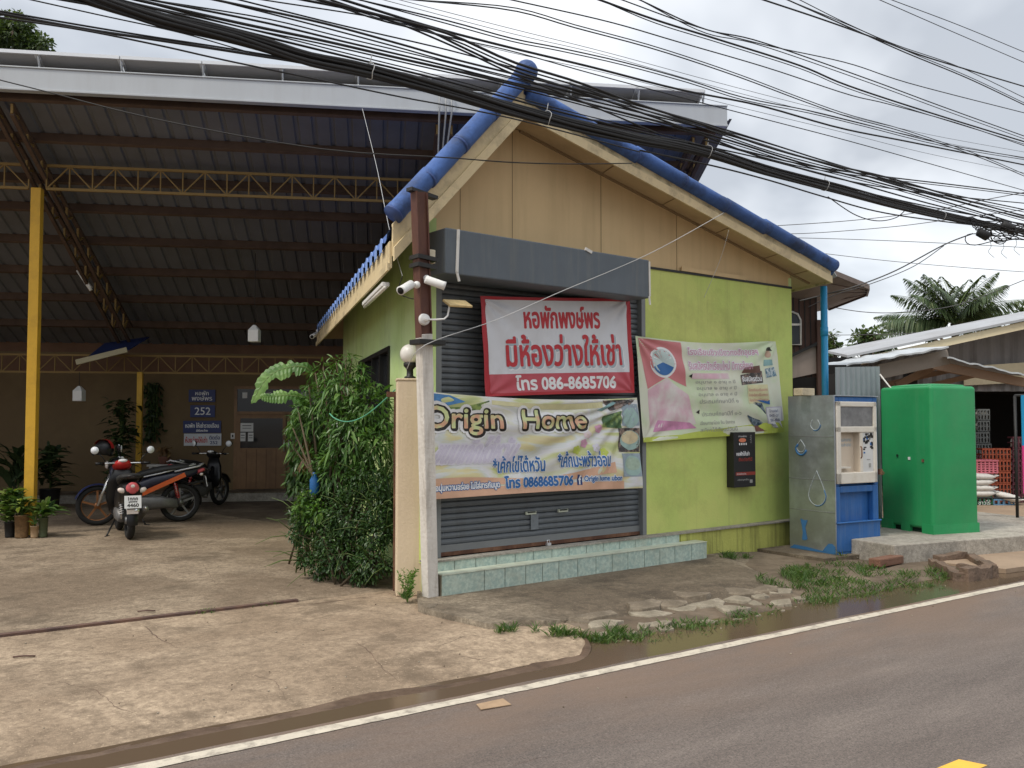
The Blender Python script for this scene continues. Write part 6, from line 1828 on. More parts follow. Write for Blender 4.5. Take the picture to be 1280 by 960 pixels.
    for s_, x, y, w, h in plate: put_text(mb, s_, fnp, x, y, w, h, M['ink_black'], bold=.012, lift=.0008, n=5)
    part('licence_plate', mb, t)
    if scooter: mb = MB(); mb.tube([(pxp + .0, -.05, pz - .13), (pxp + .02, -.05, pz - .12)], .035, M['chrome'], 12); mb.box((pxp + .01, 0, pz - .13), (.02, .14, .06), M['lens_pale']); part('reflector', mb, t)
    mb = MB(); mb.tube([(.05, .10, .25), (-.06, .22, .03), (-.08, .235, .0)], .012, M['moto_black'], 6); mb.tube([(-.06, .2, .0), (-.13, .26, .0)], .012, M['moto_black'], 6); part('side_stand', mb, t)
    return t
pA = [('1กกค', .22, .62, .56, .26), ('มุกดาหาร', .25, .42, .50, .13), ('4460', .16, .10, .68, .27)]
pB = [('กขค', .22, .62, .56, .26), ('มุกดาหาร', .25, .42, .50, .13), ('4882', .16, .10, .68, .27)]
motorbike('black scooter seen from behind with red handlebar cowl and white licence plate', (-5.52, 12.68), R(120), .26, True, 'moto_black', 'moto_black', 'rim_grey', 'moto_red', pA, 'moto_black')
motorbike('navy motorbike seen side on with orange stripe and brown front wheel', (-5.87, 14.02), R(207), .31, False, 'moto_body', 'moto_orange', 'rim_brown', 'moto_black', pB, 'moto_navy')
motorbike('black motorbike parked close to the tan wall with its plate to the road', (-5.78, 16.55), R(76), .30, False, 'moto_black', 'moto_black', 'rim_grey', 'moto_black', pB, 'moto_black')
hc = Vector((-6.32, 13.75, 1.17))
hel = thing('crash_helmet', 'black open face helmet with a red stripe resting on the handlebar', 'helmet', tuple(hc - Vector((0, 0, .12))))
mb = MB(); T = Matrix.Rotation(.25, 3, 'Y')
prof = [(.145 * math.sin(a) + 1e-4, .145 * math.cos(a) * 1.05) for a in np.linspace(0, R(118), 14)]
mb.lathe(prof, tuple(hc), M['moto_black'], 24, T, sx=1.0, sy=.88); part('shell', mb, hel)
mb = MB(); mb.grid(lambda u, v: hc + T @ Vector((.148 * math.cos(a_) * 1.0, .05 * (v - .5) * 2 - .03, .152 * math.sin(a_) * 1.05)) if (a_ := R(20) + R(140) * u) else None, 16, 3, M['moto_red']); part('stripe', mb, hel)
mb = MB(); mb.grid(lambda u, v: hc + T @ Vector((-.150 * math.cos(R(-60 + 120 * u)) , .135 * math.sin(R(-60 + 120 * u)), -.03 - .09 * v)), 12, 3, M['dark_glass']); part('visor', mb, hel)

# ================================================================ rubble, bricks, scraps
random.seed(21)
special_concrete('slab_pale', (.37, .31, .235), (.27, .22, .16), (.13, .105, .078))
def chunk(q, p, sx, sy, h, rot, label, m='chunk_concrete', tilt=0.0, name='concrete_chunk', cat='concrete chunk', grp='broken pieces of the pavement edge'):
    n = random.randint(5, 8)
    pol = []
    for i in range(n):
        a = 2 * math.pi * i / n + random.uniform(-.28, .28); k = random.uniform(.62, 1.15)
        pol.append((math.cos(a) * sx * k, math.sin(a) * sy * k))
    T = Matrix.Rotation(rot, 4, 'Z') @ Matrix.Rotation(tilt, 4, 'X')
    mb = MB(); c = Vector((q, p, 0)); z0 = (max(ground_h(q, p), slab_h(q, p)) if p > slab_edge(q) else ground_h(q, p)) - .03
    lo = [c + T @ Vector((x, y, 0)) + Vector((0, 0, z0)) for x, y in pol]
    hi = [c + T @ Vector((x * .93, y * .93, h + .03 + random.uniform(-.012, .012))) + Vector((0, 0, z0)) for x, y in pol]
    cen = c + T @ Vector((0, 0, h + .034)) + Vector((0, 0, z0))
    mb.add(lo + hi + [cen], [(i, (i + 1) % n, n + (i + 1) % n, n + i) for i in range(n)] + [(n + i, n + (i + 1) % n, 2 * n) for i in range(n)] + [tuple(range(n))[::-1]], M[m])
    return single(name, mb, label, cat, (q, p, z0), RF, grp, bev=.006)
spots = []
for (p_, q0, q1, lo_, hi_, st_) in ((1.28, 1.35, 3.7, .18, .30, .42), (1.06, 1.05, 3.6, .13, .26, .33), (.86, 1.0, 3.5, .09, .20, .27), (.70, .85, 3.3, .05, .11, .24), (.58, 1.1, 3.0, .03, .06, .30)):
    q = q0 + random.uniform(0, .2)
    while q < q1:
        s_ = random.uniform(lo_, hi_)
        if random.random() < .86: spots.append((q, p_ + random.uniform(-.07, .07), s_, s_ * random.uniform(.5, .75)))
        q += st_ * random.uniform(.7, 1.35)
for i, (q, p, sx, sy) in enumerate(spots):
    big = sx > .13
    chunk(q, p, sx, sy, random.uniform(.010, .026) if big else random.uniform(.008, .022), random.uniform(-.6, .6),
          'large pale slab fragment broken off the pavement edge' if big else 'small broken concrete piece lying among the grass at the pavement edge', 'chunk_concrete' if p < 1.2 else 'slab_pale', tilt=random.uniform(-.03, .09))
chunk(.31, 2.16, .085, .04, .012, .5, 'pale concrete fragment at the foot of the leaning post', 'slab_pale', grp=None)
def brickbox(px, py, sx, sy, sz, rz_, label, m, name='brick', cat='brick', z=0.0, grp=None):
    p = inv(RF, G(px, py)); mb = MB(); mb.box((p.x, p.y, z + sz / 2), (sx, sy, sz), M[m], rz=rz_)
    single(name, mb, label, cat, (p.x, p.y, z), RF, grp, bev=.012)
mat('brick_red', (.20, .10, .065), .9, v=.25, vs=9, dirt=(.12, .09, .06), da=.6, ds=5, bump=.6)
p = inv(RF, G(1045, 706))
mb = MB(); mb.slab([(5.35, 1.98, .03), (6.60, 1.90, .03), (6.60, 2.95, .03), (5.35, 2.95, .03)], .06, M['slab_concrete']); single('machine_base', mb, 'thin dark concrete base slab under the vending machine', 'slab', (6, 2.4, 0), RF)
brickbox(1108, 706, .50, .14, .09, .05, 'long reddish brick block between the vending machine and the tank platform', 'brick_red')
brickbox(1113, 690, .16, .16, .18, .1, 'small pale block behind the red brick beside the machine', 'pad_concrete', 'concrete_block', 'block')
df = thing('drain_rubble', 'broken brown concrete drain surround beside the puddle in front of the tank', 'drain', (6.1, .9, 0), RF)
mat('wet_block', (.17, .115, .08), .8, v=.3, vs=6, dirt=(.05, .042, .03), da=.8, ds=4, bump=.7, bs=30)
random.seed(44)
for (x0, y0), (x1, y1), w, h in (((1166, 706), (1198, 722), .11, .07), ((1204, 722), (1240, 716), .13, .10), ((1240, 714), (1212, 699), .12, .08), ((1206, 699), (1170, 702), .10, .09), ((1196, 709), (1226, 712), .08, .05)):
    a, b = inv(RF, G(x0, y0)), inv(RF, G(x1, y1)); d = (b - a).normalized(); sd = Vector((-d.y, d.x, 0)); k = 7
    mb = MB(); lo, hi = [], []
    for i in range(k + 1):
        c = a.lerp(b, i / k); w0, w1 = w * random.uniform(.4, .6), w * random.uniform(.4, .6); hh = h * random.uniform(.7, 1.1)
        lo += [c - sd * w0 + Vector((0, 0, -.05)), c + sd * w1 + Vector((0, 0, -.05))]; hi += [c - sd * w0 * .9 + Vector((0, 0, hh)), c + sd * w1 * .9 + Vector((0, 0, hh * random.uniform(.8, 1.1)))]
    n = 2 * k + 2
    mb.add(lo + hi, [(2 * i, 2 * i + 2, n + 2 * i + 2, n + 2 * i) for i in range(k)] + [(2 * i + 3, 2 * i + 1, n + 2 * i + 1, n + 2 * i + 3) for i in range(k)] + [(n + 2 * i, n + 2 * i + 2, n + 2 * i + 3, n + 2 * i + 1) for i in range(k)] + [(0, n, n + 1, 1), (2 * k, 2 * k + 1, n + 2 * k + 1, n + 2 * k)], M['wet_block'])
    part('side', mb, df, .006)
q_ = inv(RF, G(612, 882))
mb = MB(); mb.slab([(q_.x - .09, q_.y - .05, .009), (q_.x + .10, q_.y - .07, .007), (q_.x + .11, q_.y + .03, .014), (q_.x - .06, q_.y + .045, .008)], .004, mat('scrap_tan', (.38, .26, .16), .8, v=.15, vs=12)); single('cardboard_scrap', mb, 'flat tan scrap of cardboard lying on the road near the white line', 'scrap', (q_.x, q_.y, .004), RF)
for px, py, lb in ((30, 822, 'short dark stick lying on the concrete apron near the left edge'), (183, 765, 'short dark twig lying on the concrete just behind the gate track')):
    q_ = G(px, py); mb = MB(); mb.tube([q_ + Vector((-.07, -.01, .007)), q_ + Vector((0, .0, .012)), q_ + Vector((.07, .012, .008))], .006, M['old_boards'], 6); single('twig', mb, lb, 'twig', tuple(q_))
random.seed(5)
mb = MB()
for k in range(170):
    q, p = random.uniform(-5, 6.2), random.choice([random.uniform(.42, 1.2), random.uniform(.36, .9), random.uniform(1.2, 4.5), random.uniform(-.5, .0)])
    z = .0 if (q < .6 or p < 0) else (.045 if p > 1.25 else max(ground_h(q, p), -.02))
    s_ = random.uniform(.003, .009)
    mb.ball((q, p, z + s_ * .4), s_, M['chunk_concrete'] if random.random() < .6 else M['dirt'], 6, 4, (1, .8, .6))
single('pebbles', mb, 'loose gravel bits scattered over the concrete and road edge', None, fr=RF, kind='stuff')
# ================================================================ vegetation
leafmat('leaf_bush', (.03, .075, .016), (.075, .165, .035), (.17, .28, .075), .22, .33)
leafmat('leaf_dark', (.014, .035, .010), (.038, .085, .022), (.09, .16, .04), .18, .33)
leafmat('leaf_bright', (.06, .14, .025), (.11, .23, .04), (.22, .32, .07), .35)
leafmat('leaf_dead', (.12, .06, .025), (.22, .12, .05), (.30, .20, .08), .2)
leafmat('grass_blade', (.035, .075, .018), (.07, .14, .03), (.16, .21, .06), .3)
leafmat('leaf_tree', (.03, .05, .022), (.06, .095, .035), (.12, .16, .06), .3)
leafmat('leaf_palm', (.035, .06, .025), (.07, .11, .045), (.17, .20, .10), .2)
leafmat('leaf_pot', (.035, .085, .025), (.09, .16, .035), (.30, .36, .10), .3)
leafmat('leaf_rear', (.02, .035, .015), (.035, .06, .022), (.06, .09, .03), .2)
mat('stem_brown', (.10, .075, .045), .9, v=.25, vs=8); mat('stem_green', (.10, .15, .04), .7, v=.2)
mat('banana_green', (.06, .14, .024), .45, v=.3, vs=14, col2=(.14, .25, .05), c2s=3)
mat('bark', (.13, .10, .075), .9, v=.3, vs=5, bump=.5, bs=20)
def blob_leaves(blobs, per, outward=.7, down=.35, shell=.55):
    P, D, N, T = [], [], [], []
    for (c, r, w) in blobs:
        n = int(per * r * r * w)
        u = unit(n)
        rad = r * (shell + (1 - shell) * rng.random(n) ** .6)
        u2 = u * np.array([1, .9, 1])
        p = np.array(c) + u2 * rad[:, None]
        d = u * outward + unit(n) * .55 + np.array([0, 0, -down])
        nn = u * .6 + np.array([0, 0, .9]) + unit(n) * .5
        t = np.clip(rng.normal(.45, .22, n), 0, 1)
        P.append(p); D.append(d); N.append(nn); T.append(t)
    return np.concatenate(P), np.concatenate(D), np.concatenate(N), np.concatenate(T)
def pblobs(lst):
    out = []
    for px, py, r, Y in lst:
        out.append((tuple(at(px, py, Y)), r * Y / FPX, 1.0))
    return out
def stems(mb, base, blobs, r0, m, k=.4):
    for c, r, w in blobs:
        c = Vector(c); b = Vector(base) + Vector((random.uniform(-.2, .2), random.uniform(-.2, .2), 0))
        mid = b.lerp(c, .5) + Vector((random.uniform(-.08, .08), random.uniform(-.08, .08), .1))
        mb.tube([b, mid, c], [r0, r0 * .7, r0 * .3], m, 6)
random.seed(12)
# tall leafy shrub
tb = pblobs([(431, 492, 30, 9.5), (462, 508, 27, 9.3), (408, 512, 32, 9.7), (391, 538, 28, 9.8), (440, 548, 38, 9.3), (470, 552, 22, 9.1), (425, 590, 36, 9.4), (402, 575, 26, 9.7), (462, 596, 24, 9.1), (388, 505, 18, 9.8), (376, 524, 13, 9.9), (478, 528, 10, 9.2), (447, 468, 15, 9.5), (415, 470, 15, 9.7), (428, 452, 8, 9.6), (436, 520, 26, 9.4), (380, 560, 14, 9.8), (394, 466, 7, 9.8)])
random.seed(4)
for px, py, r in ((440, 448, 5), (420, 452, 5), (404, 458, 6), (452, 462, 6), (468, 482, 7), (484, 500, 6), (372, 510, 6), (366, 535, 6), (482, 545, 6), (433, 443, 4), (386, 484, 6), (362, 552, 5)):
    tb += pblobs([(px, py, r, 9.5)])
sb_ = at(430, 705, 9.4); base = Vector((sb_.x, sb_.y, 0))
bush = thing('tall_shrub', 'tall shrub of drooping lance shaped leaves against the green side wall', 'shrub', tuple(base))
mb = MB(); stems(mb, base, tb, .022, M['stem_brown']); part('stems', mb, bush)
P, D, N, T = blob_leaves(tb, 7200, .65, .25, .35)
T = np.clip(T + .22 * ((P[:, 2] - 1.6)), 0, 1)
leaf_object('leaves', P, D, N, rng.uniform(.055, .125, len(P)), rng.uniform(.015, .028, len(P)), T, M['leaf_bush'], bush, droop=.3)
P, D, N, T = blob_leaves([b for b in tb if b[0][2] > 1.35], 300, .7, .35, .75)
leaf_object('broad_leaves', P, D, N, rng.uniform(.12, .22, len(P)), rng.uniform(.03, .05, len(P)), np.clip(T + .25, 0, 1), M['leaf_bush'], bush, droop=.45)
# low dark shrub
lb = pblobs([(441, 642, 36, 9.0), (470, 665, 27, 8.75), (405, 642, 30, 9.3), (476, 610, 20, 8.85), (388, 690, 17, 9.2), (402, 708, 18, 9.0), (376, 645, 16, 9.3), (371, 668, 11, 9.25), (380, 700, 10, 9.1), (455, 600, 26, 9.0), (474, 640, 22, 8.8), (484, 590, 13, 9.0), (482, 665, 13, 8.75), (428, 690, 33, 8.9), (465, 702, 25, 8.65), (398, 615, 22, 9.4), (480, 632, 13, 8.8), (450, 714, 18, 8.7), (388, 655, 16, 9.4), (482, 708, 10, 8.55), (412, 672, 22, 9.1)])
sb_ = at(445, 715, 8.9); base = Vector((sb_.x, sb_.y, 0))
low = thing('dark_shrub', 'low dark small leaved shrub sprawling at the foot of the gate pillar', 'shrub', tuple(base))
mb = MB(); stems(mb, base, lb, .014, M['stem_brown'])
for k in range(60):
    c = Vector(lb[k % len(lb)][0]); d = Vector((random.uniform(-1, .4), random.uniform(-1, .3), random.uniform(-.2, .9))).normalized()
    mb.tube([c, c + d * .25, c + d * .42 + Vector((0, 0, -.06))], [.006, .004, .002], M['stem_green'], 4)
part('stems', mb, low)
P, D, N, T = blob_leaves(lb, 15500, .6, .15, .3)
leaf_object('leaves', P, D, N, rng.uniform(.025, .055, len(P)), rng.uniform(.012, .024, len(P)), T * .95, M['leaf_dark'], low, droop=.2)
bb_ = pblobs([(384, 630, 15, 9.2), (398, 638, 12, 9.1), (376, 640, 8, 9.2), (390, 655, 8, 9.15)])
sb_ = at(388, 690, 9.3); base = Vector((sb_.x, sb_.y, 0))
bw = thing('bright_weed', 'bright green leafy weed at the left edge of the dark shrub', 'weed', tuple(base))
mb = MB(); stems(mb, base, bb_, .008, M['stem_green']); part('stems', mb, bw)
P, D, N, T = blob_leaves(bb_, 9000, .6, .1, .4)
leaf_object('leaves', P, D, N, rng.uniform(.04, .08, len(P)), rng.uniform(.018, .03, len(P)), T, M['leaf_bright'], bw)
# croton-like plant with dead leaves at the left
cb = pblobs([(378, 585, 15, 10.0), (370, 600, 13, 10.1), (382, 610, 14, 9.9), (372, 570, 10, 10.1), (388, 575, 16, 9.95), (395, 550, 16, 9.9), (379, 640, 15, 10.0), (376, 665, 12, 9.9)])
sb_ = at(378, 640, 10.0); base = Vector((sb_.x, sb_.y, 0))
cr_ = thing('withered_plant', 'plant with brown withered leaves under the banana fronds', 'plant', tuple(base))
mb = MB(); stems(mb, base, cb, .012, M['stem_brown']); part('stems', mb, cr_)
P, D, N, T = blob_leaves(cb, 4200, .5, .5, .4)
leaf_object('leaves', P, D, N, rng.uniform(.07, .15, len(P)), rng.uniform(.03, .05, len(P)), T, M['leaf_dark'], cr_)
db = pblobs([(382, 555, 8, 9.7), (384, 575, 7, 9.65), (379, 545, 5, 9.75)])
P, D, N, T = blob_leaves(db, 4200, .3, .9, .3)
leaf_object('dead_leaves', P, D, N, rng.uniform(.08, .16, len(P)), rng.uniform(.025, .045, len(P)), T, M['leaf_dead'], cr_)
# banana plant
sb_ = at(398, 680, 10.2); base = Vector((sb_.x, sb_.y, 0))
ban = thing('banana_plant', 'banana plant with two broad torn fronds arching over the driveway', 'banana plant', tuple(base))
mb = MB(); mb.tube([base, base + Vector((0, 0, .9)), at(396, 500, 10.2)], [.07, .055, .03], M['stem_green'], 10); part('stem', mb, ban)
def frond(pts, wmax, seed, roll=R(55)):
    pts = [Vector(p) for p in pts]; n = 40
    def cur(t):
        k = len(pts) - 1; x = t * k; i = min(int(x), k - 1); f = x - i
        p0, p1, p2, p3 = pts[max(i - 1, 0)], pts[i], pts[i + 1], pts[min(i + 2, k)]
        return .5 * ((2 * p1) + (p2 - p0) * f + (2 * p0 - 5 * p1 + 4 * p2 - p3) * f * f + (3 * p1 - p0 - 3 * p2 + p3) * f ** 3)
    mb = MB()
    for sd in (-1, 1):
        rows = []
        for i in range(n + 1):
            t = i / n; p = cur(t); d = (cur(min(1, t + .02)) - cur(max(0, t - .02))).normalized()
            side = d.cross(Vector((0, 0, 1))).normalized()
            side = (side * math.cos(roll) + side.cross(d).normalized() * math.sin(roll)) * sd
            w = wmax * (math.sin(math.pi * min(1, t * .93 + .07)) ** .6)
            tear = 1.0
            h = noise.noise(Vector((t * 9, sd * 3.1 + seed, seed)))
            if h > .22: tear = .55
            w *= tear * (.92 + .1 * noise.noise(Vector((t * 20, seed, sd))))
            row = [p + side * (w * v) + Vector((0, 0, .14 * w * math.sin(v * 2.4) - .30 * w * v * v)) + d * (.25 * w * v) + Vector((0, 0, (.007 if i % 2 else -.007) * (1 if v else 0))) for v in (0, .33, .66, 1.0)]
            rows.append(row)
        mb.add([q for r in rows for q in r], [(i * 4 + j, i * 4 + j + 1, i * 4 + 5 + j, i * 4 + 4 + j) for i in range(n) for j in range(3)], M['banana_green'], False)
    mb.tube([cur(i / 20) - Vector((0, 0, .008)) for i in range(21)], [.018 * (1 - .8 * i / 20) for i in range(21)], M['stem_green'], 6)
    part('frond', mb, ban, fix=False)
frond([at(396, 500, 10.1), at(386, 462, 10.0), at(360, 459, 9.9), at(334, 472, 9.8), at(314, 504, 9.7)], .125, 1.3)
frond([at(398, 520, 10.1), at(385, 500, 9.9), at(362, 494, 9.7), at(340, 495, 9.6), at(325, 497, 9.5)], .10, 4.1)
frond([at(398, 520, 10.3), at(380, 515, 10.2), at(366, 528, 10.1), at(360, 550, 10.0)], .07, 7.7)
frond([at(398, 540, 9.9), at(405, 560, 9.7), at(403, 590, 9.6), at(398, 605, 9.5)], .08, 2.7)
# sword leaves
sb_ = at(487, 650, 8.8); base = Vector((sb_.x, sb_.y, 0))
P = np.array([[base.x + random.uniform(-.12, .08), base.y + random.uniform(-.08, .1), .45 + random.uniform(-.1, .3)] for k in range(26)])
D = np.array([[random.uniform(-.25, .2), random.uniform(-.2, .2), 1] for k in range(26)]); N = np.tile([[.3, -1.0, 0]], (26, 1)) + unit(26) * .4
leaf_object('sword_plant', P, D, N, rng.uniform(.35, .6, 26), .035, rng.random(26) * .6, M['leaf_dark'], None, tuple(base), droop=.02, label='upright sword leaved plant close behind the beige gate pillar', cat='plant')
mb = MB(); q = at(393, 606, 9.25)
mb.lathe([(.045, -.10), (.05, -.08), (.05, .05), (.02, .10), (.02, .13)], tuple(q), mat('bottle_blue', (.015, .10, .28), .35), 14)
single('blue_bottle', mb, 'blue plastic bottle hanging in the shrubs', 'bottle', tuple(q - Vector((0, 0, .1))))
mb = MB(); mat('hose_green', (.10, .35, .22), .5); a, b, c = at(412, 517, 9.0), at(448, 522, 8.9), at(494, 487, 8.5); mb.tube([a.lerp(c, t) + Vector((0, 0, -.16 * math.sin(math.pi * t ** .8))) for t in np.linspace(0, 1, 18)], .006, M['hose_green'], 6)
single('green_hose', mb, 'thin green hose draped over the tall shrub', 'hose', tuple(a))

# grass
def grass_patch(lst, name, label):
    P, L_ = [], []
    for q, p, rq, rp, n, ln in lst:
        for k in range(n):
            a, r = random.random() * 6.283, math.sqrt(random.random())
            x, y = q + rq * r * math.cos(a), p + rp * r * math.sin(a)
            if n3(x, y, 3.5, 8) + .5 * n3(x, y, 9, 3) < -.08: continue
            P.append((x, y, max(ground_h(x, y), slab_h(x, y) if (.23 < x < 5.6 and y > slab_edge(x)) else -.05, apron_h(x, y) if (x < 1.0 and y > apron_edge(x)) else -.05, -.05))); L_.append(ln * random.uniform(.3, 1.45))
    n = len(P); D = unit(n) * np.array([[.75, .75, .1]]) + np.array([[0, 0, 1.0]])
    N = unit(n)
    leaf_object(name, P, D, N, L_, .0075, np.clip(rng.normal(.5, .25, n), 0, 1), M['grass_blade'], None, (0, 0, 0), RF, droop=.35, label=label, kind='stuff')
random.seed(9)
grass_patch([(.97, .78, .14, .16, 420, .10), (.86, .98, .16, .10, 380, .11), (1.12, .62, .12, .10, 200, .07), (.72, 1.02, .16, .13, 420, .11), (1.0, .88, .26, .16, 540, .12), (1.25, .72, .2, .12, 210, .08), (.42, 1.22, .08, .06, 140, .11), (1.75, .68, .25, .12, 252, .09), (2.2, .66, .3, .12, 228, .08), (2.75, .72, .35, .12, 228, .08), (2.0, .50, .8, .08, 180, .06),
             (3.5, .75, .25, .2, 300, .10), (4.0, 1.35, .45, .30, 1200, .11), (4.6, 1.45, .5, .40, 1560, .11), (4.2, .85, .6, .28, 1140, .10), (5.1, .85, .45, .35, 900, .09), (5.3, 1.5, .3, .25, 420, .10), (5.75, .75, .22, .22, 420, .13), (6.05, .6, .12, .12, 156, .12), (5.0, 1.85, .5, .08, 180, .08),
             (4.55, 2.62, .22, .06, 252, .13), (4.95, 2.66, .25, .05, 156, .10), (4.9, .48, 1.0, .08, 210, .06), (.28, 2.60, .05, .05, 150, .10), (5.7, 2.0, .06, .03, 36, .15)], 'grass', 'short green grass growing along the broken pavement and gutter')
def tuft(q, p, r, n, ln, z, label):
    P = [(q + random.gauss(0, r), p + random.gauss(0, r * .6), z) for k in range(n)]
    D = unit(n) * np.array([[.8, .8, .1]]) + np.array([[0, 0, 1.0]])
    leaf_object('grass_tuft', P, D, unit(n), rng.uniform(.5, 1.2, n) * ln, .007, np.clip(rng.normal(.5, .25, n), 0, 1), M['grass_blade'], None, (q, p, z), RF, droop=.3, label=label, cat='grass tuft')
tuft(-1.25, 3.24, .05, 90, .06, -.01, 'green grass tuft growing out of the gate track near its middle')
tuft(-.72, 3.24, .05, 70, .06, -.01, 'green grass tuft growing out of the right end of the gate track')
fw = thing('feathery_weed', 'feathery green weed between the gate pillar and the white post', 'weed', (.34, 2.66, 0), RF)
mb = MB(); P, D = [], []
for k in range(14):
    a = random.random() * 6.283; tip = Vector((.34 + .09 * math.cos(a), 2.66 + .07 * math.sin(a), random.uniform(.14, .30))); b = Vector((.34, 2.66, -.01))
    mid = b.lerp(tip, .5) + Vector((0, 0, .03)); mb.tube([b, mid, tip], [.003, .002, .001], M['stem_green'], 4)
    for q in range(26):
        t = .15 + .85 * q / 25; P.append(tuple(b.lerp(mid, t * 2) if t < .5 else mid.lerp(tip, t * 2 - 1))); D.append(tuple(unit(1)[0] + np.array([0, 0, .5])))
part('stems', mb, fw)
leaf_object('leaves', P, D, unit(len(P)), rng.uniform(.02, .05, len(P)), .011, np.clip(rng.normal(.55, .2, len(P)), 0, 1), M['leaf_bright'], fw, droop=.1)

# potted plants round the yellow post
mat('pot_black', (.02, .02, .02), .6); mat('pot_woven', (.20, .12, .055), .8, v=.35, vs=30); mat('pot_tan', (.42, .29, .17), .8, v=.1); mat('pot_green', (.08, .10, .05), .7, v=.3, vs=12); mat('terracotta', (.22, .10, .07), .8)
def potted(px, pyb, Y, rp, hp_, pot_m, label, n, ln, wd, spread, lm='leaf_pot', group=None, name='potted_plant', up=.8, tilt=0.0):
    b = at(px, pyb, Y); b.z = max(b.z, 0) if abs(b.z) > .15 else 0
    t = thing(name, label, 'potted plant', tuple(b), I4, group)
    mb = MB(); mb.lathe([(rp * .8, 0), (rp * .85, .02), (rp, hp_), (rp * 1.05, hp_), (rp * 1.05, hp_ + .012), (rp * .9, hp_ + .012), (rp * .88, hp_ - .03)], tuple(b), M[pot_m], 18); part('pot', mb, t)
    P = np.array([[b.x, b.y, b.z + hp_]]) + rng.normal(size=(n, 3)) * np.array([rp * .45, rp * .45, .0]) + np.stack([np.zeros(n), np.zeros(n), rng.random(n) * spread], 1)
    D = unit(n) * np.array([[1, 1, .4]]) + np.array([[tilt, 0, up]])
    leaf_object('leaves', P, D, np.tile([[0, 0, 1.0]], (n, 1)) + unit(n) * .4 + D * -.3, rng.uniform(.7, 1.2, n) * ln, wd, np.clip(rng.normal(.5, .28, n), 0, 1), M[lm], t, droop=.45)
    mb = MB()
    for k in range(6): mb.tube([b + Vector((0, 0, hp_ - .02)), b + Vector((random.uniform(-.04, .04), random.uniform(-.04, .04), hp_ + spread))], .006, M['stem_green'], 5)
    part('stems', mb, t)
    return t
potted(12, 672, 12.35, .07, .20, 'pot_black', 'broad leaved variegated plant in a black pot left of the yellow post', 90, .30, .085, .40)
potted(27, 672, 12.30, .095, .30, 'pot_woven', 'leafy plant in a brown woven pot in front of the yellow post', 60, .26, .07, .2)
potted(43, 671, 12.30, .055, .15, 'pot_tan', 'leafy plant in a small tan square pot between two darker pots', 26, .2, .05, .2)
potted(54, 670, 12.35, .06, .26, 'pot_green', 'arching leafy plant in a mossy pot right of the yellow post', 56, .34, .065, .14, tilt=.3)
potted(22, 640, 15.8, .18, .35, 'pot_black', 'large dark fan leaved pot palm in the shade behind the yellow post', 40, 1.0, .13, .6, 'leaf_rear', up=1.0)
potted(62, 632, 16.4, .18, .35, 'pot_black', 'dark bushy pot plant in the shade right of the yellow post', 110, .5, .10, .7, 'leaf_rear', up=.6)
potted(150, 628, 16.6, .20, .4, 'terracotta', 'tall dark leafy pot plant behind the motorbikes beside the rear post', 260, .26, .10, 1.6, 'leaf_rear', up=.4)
q = FW(KF, 205, 590, BY - .35)
lg = thing('plant_stand', 'small pale bench under the flower pot at the tan wall', 'bench', (q.x, BY - .35, .19), KF)
mb = MB(); mb.bb((q.x - .3, BY - .5, .70), (q.x + .3, BY - .2, .74), M['white_trim']); mb.bb((q.x - .26, BY - .48, .19), (q.x - .2, BY - .22, .70), M['white_trim']); mb.bb((q.x + .2, BY - .48, .19), (q.x + .26, BY - .22, .70), M['white_trim']); part('bench', mb, lg)
w_ = KF @ Vector((q.x, BY - .35, .742))
t = thing('flower_pot', 'small terracotta pot of reddish flowers on the pale bench', 'flower pot', tuple(w_))
mb = MB(); mb.lathe([(.08, 0), (.12, .14), (.12, .15), (.10, .15)], tuple(w_), M['terracotta'], 16); part('pot', mb, t)
P = rng.normal(size=(60, 3)) * .06 + np.array(w_) + np.array([0, 0, .26]); leaf_object('flowers', P, unit(60), unit(60), .09, .05, rng.random(60), M['leaf_dead'], t)
q = FW(KF, 191, 500, BY - .12); w_ = KF @ Vector((q.x, BY - .12, q.z))
P = np.array([[w_.x + random.gauss(0, .10), w_.y + random.gauss(0, .05), w_.z + .35 - 1.15 * (k / 220)] for k in range(220)])
hpl = thing('hanging_plant', 'trailing dark plant hanging on the tan wall right of the rear post', 'plant', tuple(w_))
mb = MB()
for k in range(4): mb.tube([w_ + Vector((.05 * k - .08, 0, .36)), w_ + Vector((.07 * k - .1, -.04, -.2)), w_ + Vector((.04 * k - .06, 0, -.78))], .008, M['stem_green'], 5)
part('stems', mb, hpl)
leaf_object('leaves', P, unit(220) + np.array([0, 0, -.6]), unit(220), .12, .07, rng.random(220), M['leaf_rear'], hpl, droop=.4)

# trees beyond
def tree(name, label, blobs, base, r0, lm, per, ln, wd, grp=None):
    t = thing(name, label, 'tree', tuple(base), I4, grp)
    mb = MB(); cs = [Vector(c) for c, r, w in blobs]; top = sum(cs, Vector()) / len(cs)
    fork = Vector(base).lerp(top, .55)
    mb.tube([base, Vector(base).lerp(fork, .5) + Vector((.1, 0, 0)), fork], [r0, r0 * .8, r0 * .6], M['bark'], 8)
    for c in cs: mb.tube([fork, fork.lerp(c, .5) + Vector((0, 0, .2)), c], [r0 * .5, r0 * .3, r0 * .1], M['bark'], 6)
    part('trunk', mb, t)
    P, D, N, T = blob_leaves(blobs, per, .5, .2, .35)
    T = np.clip(T + .15 * (P[:, 2] - P[:, 2].mean()) / max(.1, P[:, 2].std()), 0, 1)
    leaf_object('crown', P, D, N, rng.uniform(.7, 1.3, len(P)) * ln, rng.uniform(.8, 1.2, len(P)) * wd, T, M[lm], t, fine=False, droop=.15)
